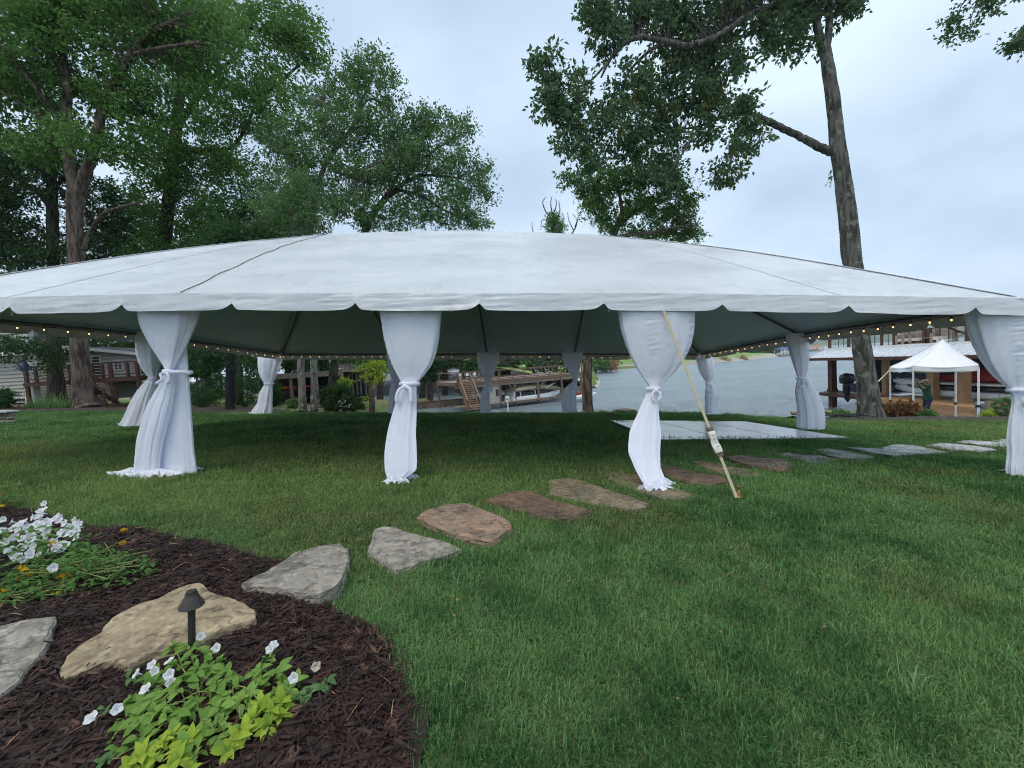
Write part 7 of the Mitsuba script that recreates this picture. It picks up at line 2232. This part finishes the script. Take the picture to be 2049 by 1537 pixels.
bones = [((hipL, 0.085), (kneeL, 0.062)), ((kneeL, 0.060), (ankL, 0.042)), ((hipR, 0.085), (kneeR, 0.062)), ((kneeR, 0.060), (ankR, 0.042)), ((hipL, 0.095), (hipR, 0.095)), ((hipL, 0.10), (wst, 0.12)), ((hipR, 0.10), (wst, 0.12)), ((wst, 0.125), (chest, 0.135)),
         ((chest + A(0, -0.06, 0), 0.11), (shL, 0.062)), ((chest + A(0, 0.06, 0), 0.11), (shR, 0.062)), ((chest, 0.11), (neck, 0.058)), ((neck, 0.055), (headc - A(0.0, 0, 0.05), 0.055)),
         ((shL, 0.055), (elL, 0.043)), ((elL, 0.042), (wrL, 0.029)), ((shR, 0.055), (elR, 0.043)), ((elR, 0.042), (wrR, 0.029)),
         ((headc + A(0.012, 0, 0.02), 0.092), (headc + A(-0.02, 0, -0.05), 0.070)), ((headc + A(-0.095, 0, -0.012), 0.014), (headc + A(-0.085, 0, 0.018), 0.010)), ((headc + A(-0.075, 0, -0.075), 0.028), (headc + A(-0.05, 0, -0.06), 0.04)),
         ((headc + A(0.01, -0.094, -0.005), 0.016), (headc + A(0.014, -0.092, 0.018), 0.017)), ((headc + A(0.01, 0.094, -0.005), 0.016), (headc + A(0.014, 0.092, 0.018), 0.017))]
bones += hand(wrL, wrL - elL, 1) + hand(wrR, wrR - elR, -1)
part(PR, 'body', moved(hull_chain(bones, 0.016, 6), t=pfoot), 'skin', 'W', smooth=True)
eye = trimesh.creation.icosphere(2, 0.011)
for s in (-1, 1):
    part(PR, 'eye', moved((np.array(eye.vertices), np.array(eye.faces)), t=pfoot + headc + A(-0.082, 0.032 * s, 0.022)), 'black_gloss', 'W', smooth=True)
part(PR, 'mouth', moved(beam(headc + A(-0.094, -0.024, -0.052), headc + A(-0.094, 0.024, -0.052), 0.012, 0.008), t=pfoot), 'red_cloth', 'W')
part(PR, 'hair', moved(hull_chain([((headc + A(0.045, 0, 0.0), 0.075), (headc + A(0.05, 0, -0.045), 0.06)), ((headc + A(0.03, -0.05, 0.02), 0.05), (headc + A(0.03, 0.05, 0.02), 0.05))], 0.02, 4), t=pfoot), 'hair_dark', 'W', smooth=True)
shirt = [((hipL + A(0, 0, 0.0), 0.112), (wst, 0.135)), ((hipR, 0.112), (wst, 0.135)), ((hipL, 0.112), (hipR, 0.112)), ((wst, 0.14), (chest, 0.152)), ((chest + A(0, -0.06, 0), 0.125), (shL, 0.078)), ((chest + A(0, 0.06, 0), 0.125), (shR, 0.078)), ((chest, 0.125), (neck + A(0, 0, -0.05), 0.075)),
         ((shL, 0.076), (shL + (elL - shL) * 0.62, 0.066)), ((shR, 0.076), (shR + (elR - shR) * 0.62, 0.066))]
part(PR, 'shirt', moved(hull_chain(shirt, 0.02, 6), t=pfoot), 'shirt_green', 'W', smooth=True)
for a_, b_ in (((0.075, -0.05, 1.36), (0.075, 0.06, 1.37)), ((0.078, -0.03, 1.31), (0.078, 0.05, 1.31)), ((0.085, -0.06, 1.25), (0.085, 0.02, 1.26))):
    part(PR, 'shirt_print', moved(beam(A(*a_) + A(-0.008, -0.06, 0), A(*b_) + A(-0.008, -0.06, 0), 0.03, 0.022), t=pfoot), 'cap_white', 'W')
jeans = [((hipL, 0.104), (kneeL, 0.078)), ((kneeL, 0.076), (ankL + A(0, 0, 0.02), 0.062)), ((hipR, 0.104), (kneeR, 0.078)), ((kneeR, 0.076), (ankR + A(0, 0, 0.02), 0.062)), ((hipL, 0.108), (hipR, 0.108))]
part(PR, 'jeans', moved(hull_chain(jeans, 0.02, 5), t=pfoot), 'jeans_blue', 'W', smooth=True)
for a_ in (ankL, ankR):
    part(PR, 'shoe', moved(hull_chain([((a_ + A(0.03, 0, -0.03), 0.045), (a_ + A(-0.13, 0, -0.045), 0.034)), ((a_, 0.045), (a_ + A(0.02, 0, -0.04), 0.05))], 0.02, 3), t=pfoot), 'shoe_dark', 'W', smooth=True)
cap = trimesh.creation.icosphere(3, 0.108)
cv = np.array(cap.vertices)
keepf = (cv[np.array(cap.faces)].mean(1)[:, 2] > 0.012)
part(PR, 'cap', moved((cv * [1.06, 0.98, 0.85], np.array(cap.faces)[keepf]), t=pfoot + headc + A(0.012, 0, 0.03)), 'cap_white', 'W', smooth=True)
part(PR, 'cap_band', moved(tube(np.array([[0.112 * math.cos(a), 0.106 * math.sin(a), 0.045] for a in np.linspace(0, 2 * np.pi, 25)]), 0.007, 5), t=pfoot + headc + A(0.012, 0, 0.0)), 'cap_white', 'W')
part(PR, 'cap_brim', moved(loft([(0.06, 0.09, 0.035, 0.05, 0.8), (0.13, 0.075, 0.02, 0.035, 0.8), (0.18, 0.03, 0.008, 0.022, 0.8)], n=12), rotz(math.pi), pfoot + headc + A(-0.0, 0, 0.005)), 'cap_white', 'W', smooth=40)

k_p = [k for k in scene if k.startswith(PR + '__')]
for k in k_p:                                            # a tall person: scale about the feet
    scene[k]['to_world'] = T().translate(pfoot.tolist()).scale(1.1).translate((-pfoot).tolist())


# ---------------------------------------------------------------- small things on the terrace
TC = thing('trash_can', 'grey plastic trash can with lid right of the canopy front leg', 'trash can')
o = LW(1969, 18.8, 0)
tl = W2L(o)
o = TW(tl[0], tl[1], 0.0)
part(TC, 'bin', moved((np.array([[x * (0.17 + 0.04 * z), y * (0.17 + 0.04 * z), z * 0.78] for z in (0, 1) for x in (-1, 1) for y in (-1, 1)]), np.array([[0, 1, 3, 2], [4, 6, 7, 5], [0, 4, 5, 1], [2, 3, 7, 6], [0, 2, 6, 4], [1, 5, 7, 3]])), t=o), 'grey_plastic', 'W')
part(TC, 'lid', moved(loft([(-0.24, 0.22, 0.78, 0.86, 0.5), (0, 0.24, 0.78, 0.93, 0.5), (0.24, 0.22, 0.78, 0.86, 0.5)], n=16), None, o), 'grey_plastic', 'W', smooth=35)
part(TC, 'band', moved(box((-0.205, -0.205, 0.62), (0.205, 0.205, 0.67)), t=o), 'navy', 'W')
LP = thing('log_post', 'weathered log post beside the grey trash can', 'post')
q = W2L(LW(1981, 17.6, 0))
q = TW(q[0], q[1], -0.1)
part(LP, 'shaft', tube(np.array([q, q + [0, 0, 0.6], q + [-0.02, 0, 1.08]]), 0.15, 12, bump=0.08), 'weathered', 'W', smooth=True)
part(LP, 'fitting', moved(box((-0.05, -0.19, 0.35), (0.07, -0.14, 0.45)), t=q), 'white_plastic', 'W')
PL2 = thing('path_light', 'bronze mushroom path light at the far bed beside the rightmost drape', 'path light')
q = TW(ground_xy(2003, 13.4), 13.4, 0.03)
part(PL2, 'stem', moved(lathe([(0, 0), (0.018, 0), (0.018, 0.34), (0, 0.34)], 10), t=q), 'bronze_dark', 'W', smooth=30)
part(PL2, 'hat', moved(lathe([(0, 0.32), (0.075, 0.31), (0.075, 0.32), (0.03, 0.37), (0, 0.39)], 16), t=q), 'bronze_dark', 'W', smooth=30)
PL3 = thing('path_light', 'thin dark path light in front of the leaning oak trunk', 'path light')
q = TW(ground_xy(1717, 13.0), 13.0, 0.03)
part(PL3, 'stem', moved(lathe([(0, 0), (0.02, 0), (0.02, 0.62), (0, 0.62)], 10), t=q), 'bronze_dark', 'W', smooth=30)
part(PL3, 'hat', moved(lathe([(0, 0.60), (0.07, 0.59), (0.07, 0.60), (0.03, 0.65), (0, 0.67)], 16), t=q), 'bronze_dark', 'W', smooth=30)
r = np.random.default_rng(71)
HC = thing('hose_coil', 'loose coils of black cable lying on the mulch at the foot of the leaning oak', 'cable')
for i in range(9):
    u0 = 1668 + i * 8 + r.normal(0, 3)
    c = P(u0, 838, 12.75 + r.uniform(-0.2, 0.4))
    a = np.linspace(0, 2 * np.pi, 30)
    rad = r.uniform(0.22, 0.42)
    z = terrain_z(c[0] + rad * np.cos(a), c[1] + 0.5 * rad * np.sin(a)) + 0.17 + 0.05 * np.sin(a + r.uniform(0, 6)) + r.uniform(0, 0.05)
    part(HC, 'loop', tube(np.stack([c[0] + rad * np.cos(a), c[1] + 0.5 * rad * np.sin(a), z], 1), 0.016, 6), 'black_gloss', smooth=True)
shrub('coleus', 'reddish brown coleus shrub right of the leaning oak trunk', 1806, 821, 15.2, 32, 11, 'leaf_red', 60, 55, 0.11, 51, category='plant')
RO = shrub('rose_bush', 'pink flowering bush beside the far path light', 2007, 815, 14.4, 18, 18, 'leaf_mid', 60, 50, 0.07, 52)
r = np.random.default_rng(72)
material('petal_pink', {'type': 'principledthin', 'base_color': rgb(0.62, 0.22, 0.24), 'roughness': 0.6, 'spec_trans': 0.0, 'diff_trans': 0.5, 'eta': 1.35})
for u, v in ((2000, 792), (2002, 822), (2012, 808), (1996, 812), (2016, 818)):
    part(RO, 'bloom', leaf_cloud(P(u, v, 14.1)[None], 26, 0.022, 0.04, r), 'petal_pink')
shrub('ground_plant', 'low bright green plants on the terrace edge under the person', 1856, 828, 14.9, 22, 6, 'leaf_bright', 30, 50, 0.07, 53, category='plant')
shrub('ground_plant', 'low yellow green plants below the grey trash can', 1985, 829, 14.4, 24, 6, 'leaf_lime', 30, 50, 0.06, 54, category='plant')
shrub('ground_plant', 'low green plants with pale flowers left of the leaning oak', 1678, 828, 14.6, 22, 5, 'leaf_bright', 30, 50, 0.06, 55, category='plant')
# terrace slabs
for i, (u, d, w) in enumerate(((1785, 20.3, 1.1), (1822, 19.6, 1.0), (1868, 18.6, 1.2), (1905, 18.0, 1.2), (1945, 17.4, 1.2), (1890, 19.6, 1.3), (1930, 19.0, 1.2), (1975, 18.4, 1.2), (1850, 20.6, 1.3))):
    q = W2L(LW(u, d, 1.3))
    q = np.array([q[0], q[1], float(terrain_z(np.array([q[0]]), np.array([q[1]]))[0])])
    a = np.linspace(0, 2 * np.pi, 26)[:-1]
    rr_ = w * 0.52 * (1 + 0.22 * np.sin(2 * a + i) + 0.14 * np.sin(5 * a + 2 * i))
    ring = np.stack([np.cos(a) * rr_, np.sin(a) * rr_ * 0.8], 1)
    v = np.vstack([np.column_stack([ring, np.full(25, -0.10)]), np.column_stack([ring * 0.98, np.full(25, 0.06)]), np.column_stack([ring * 0.9, np.full(25, 0.08)]), [[0, 0, 0.085]]])
    j = np.arange(25)
    f = np.vstack([np.stack([k * 25 + j, k * 25 + (j + 1) % 25, (k + 1) * 25 + (j + 1) % 25], 1) for k in (0, 1)] + [np.stack([k * 25 + j, (k + 1) * 25 + (j + 1) % 25, (k + 1) * 25 + j], 1) for k in (0, 1)] + [np.stack([50 + j, 50 + (j + 1) % 25, 0 * j + 75], 1)])
    k = num('terrace__slab')
    put(k, moved((v, f), t=q), 'stone_pale', smooth=30)
tag('terrace', 'terrace of pale flat slabs in front of the boathouse walkway', 'terrace')
# ---------------------------------------------------------------- thin haze over the lake
scene['haze_air'] = {'type': 'homogeneous', 'albedo': {'type': 'rgb', 'value': [0.95, 0.95, 0.95]}, 'sigma_t': 0.00022}
scene['haze'] = {'type': 'cube', 'to_world': T().translate([1400.0, 2200.0, LAKE + 38]).scale([2300.0, 2400.0, 40.0]), 'bsdf': {'type': 'null'}, 'interior': {'type': 'ref', 'id': 'haze_air'}}
labels['haze'] = {'kind': 'stuff', 'label': 'thin grey haze over the lake', 'category': 'haze'}
scene['camera']['medium'] = {'type': 'ref', 'id': 'haze_air'}
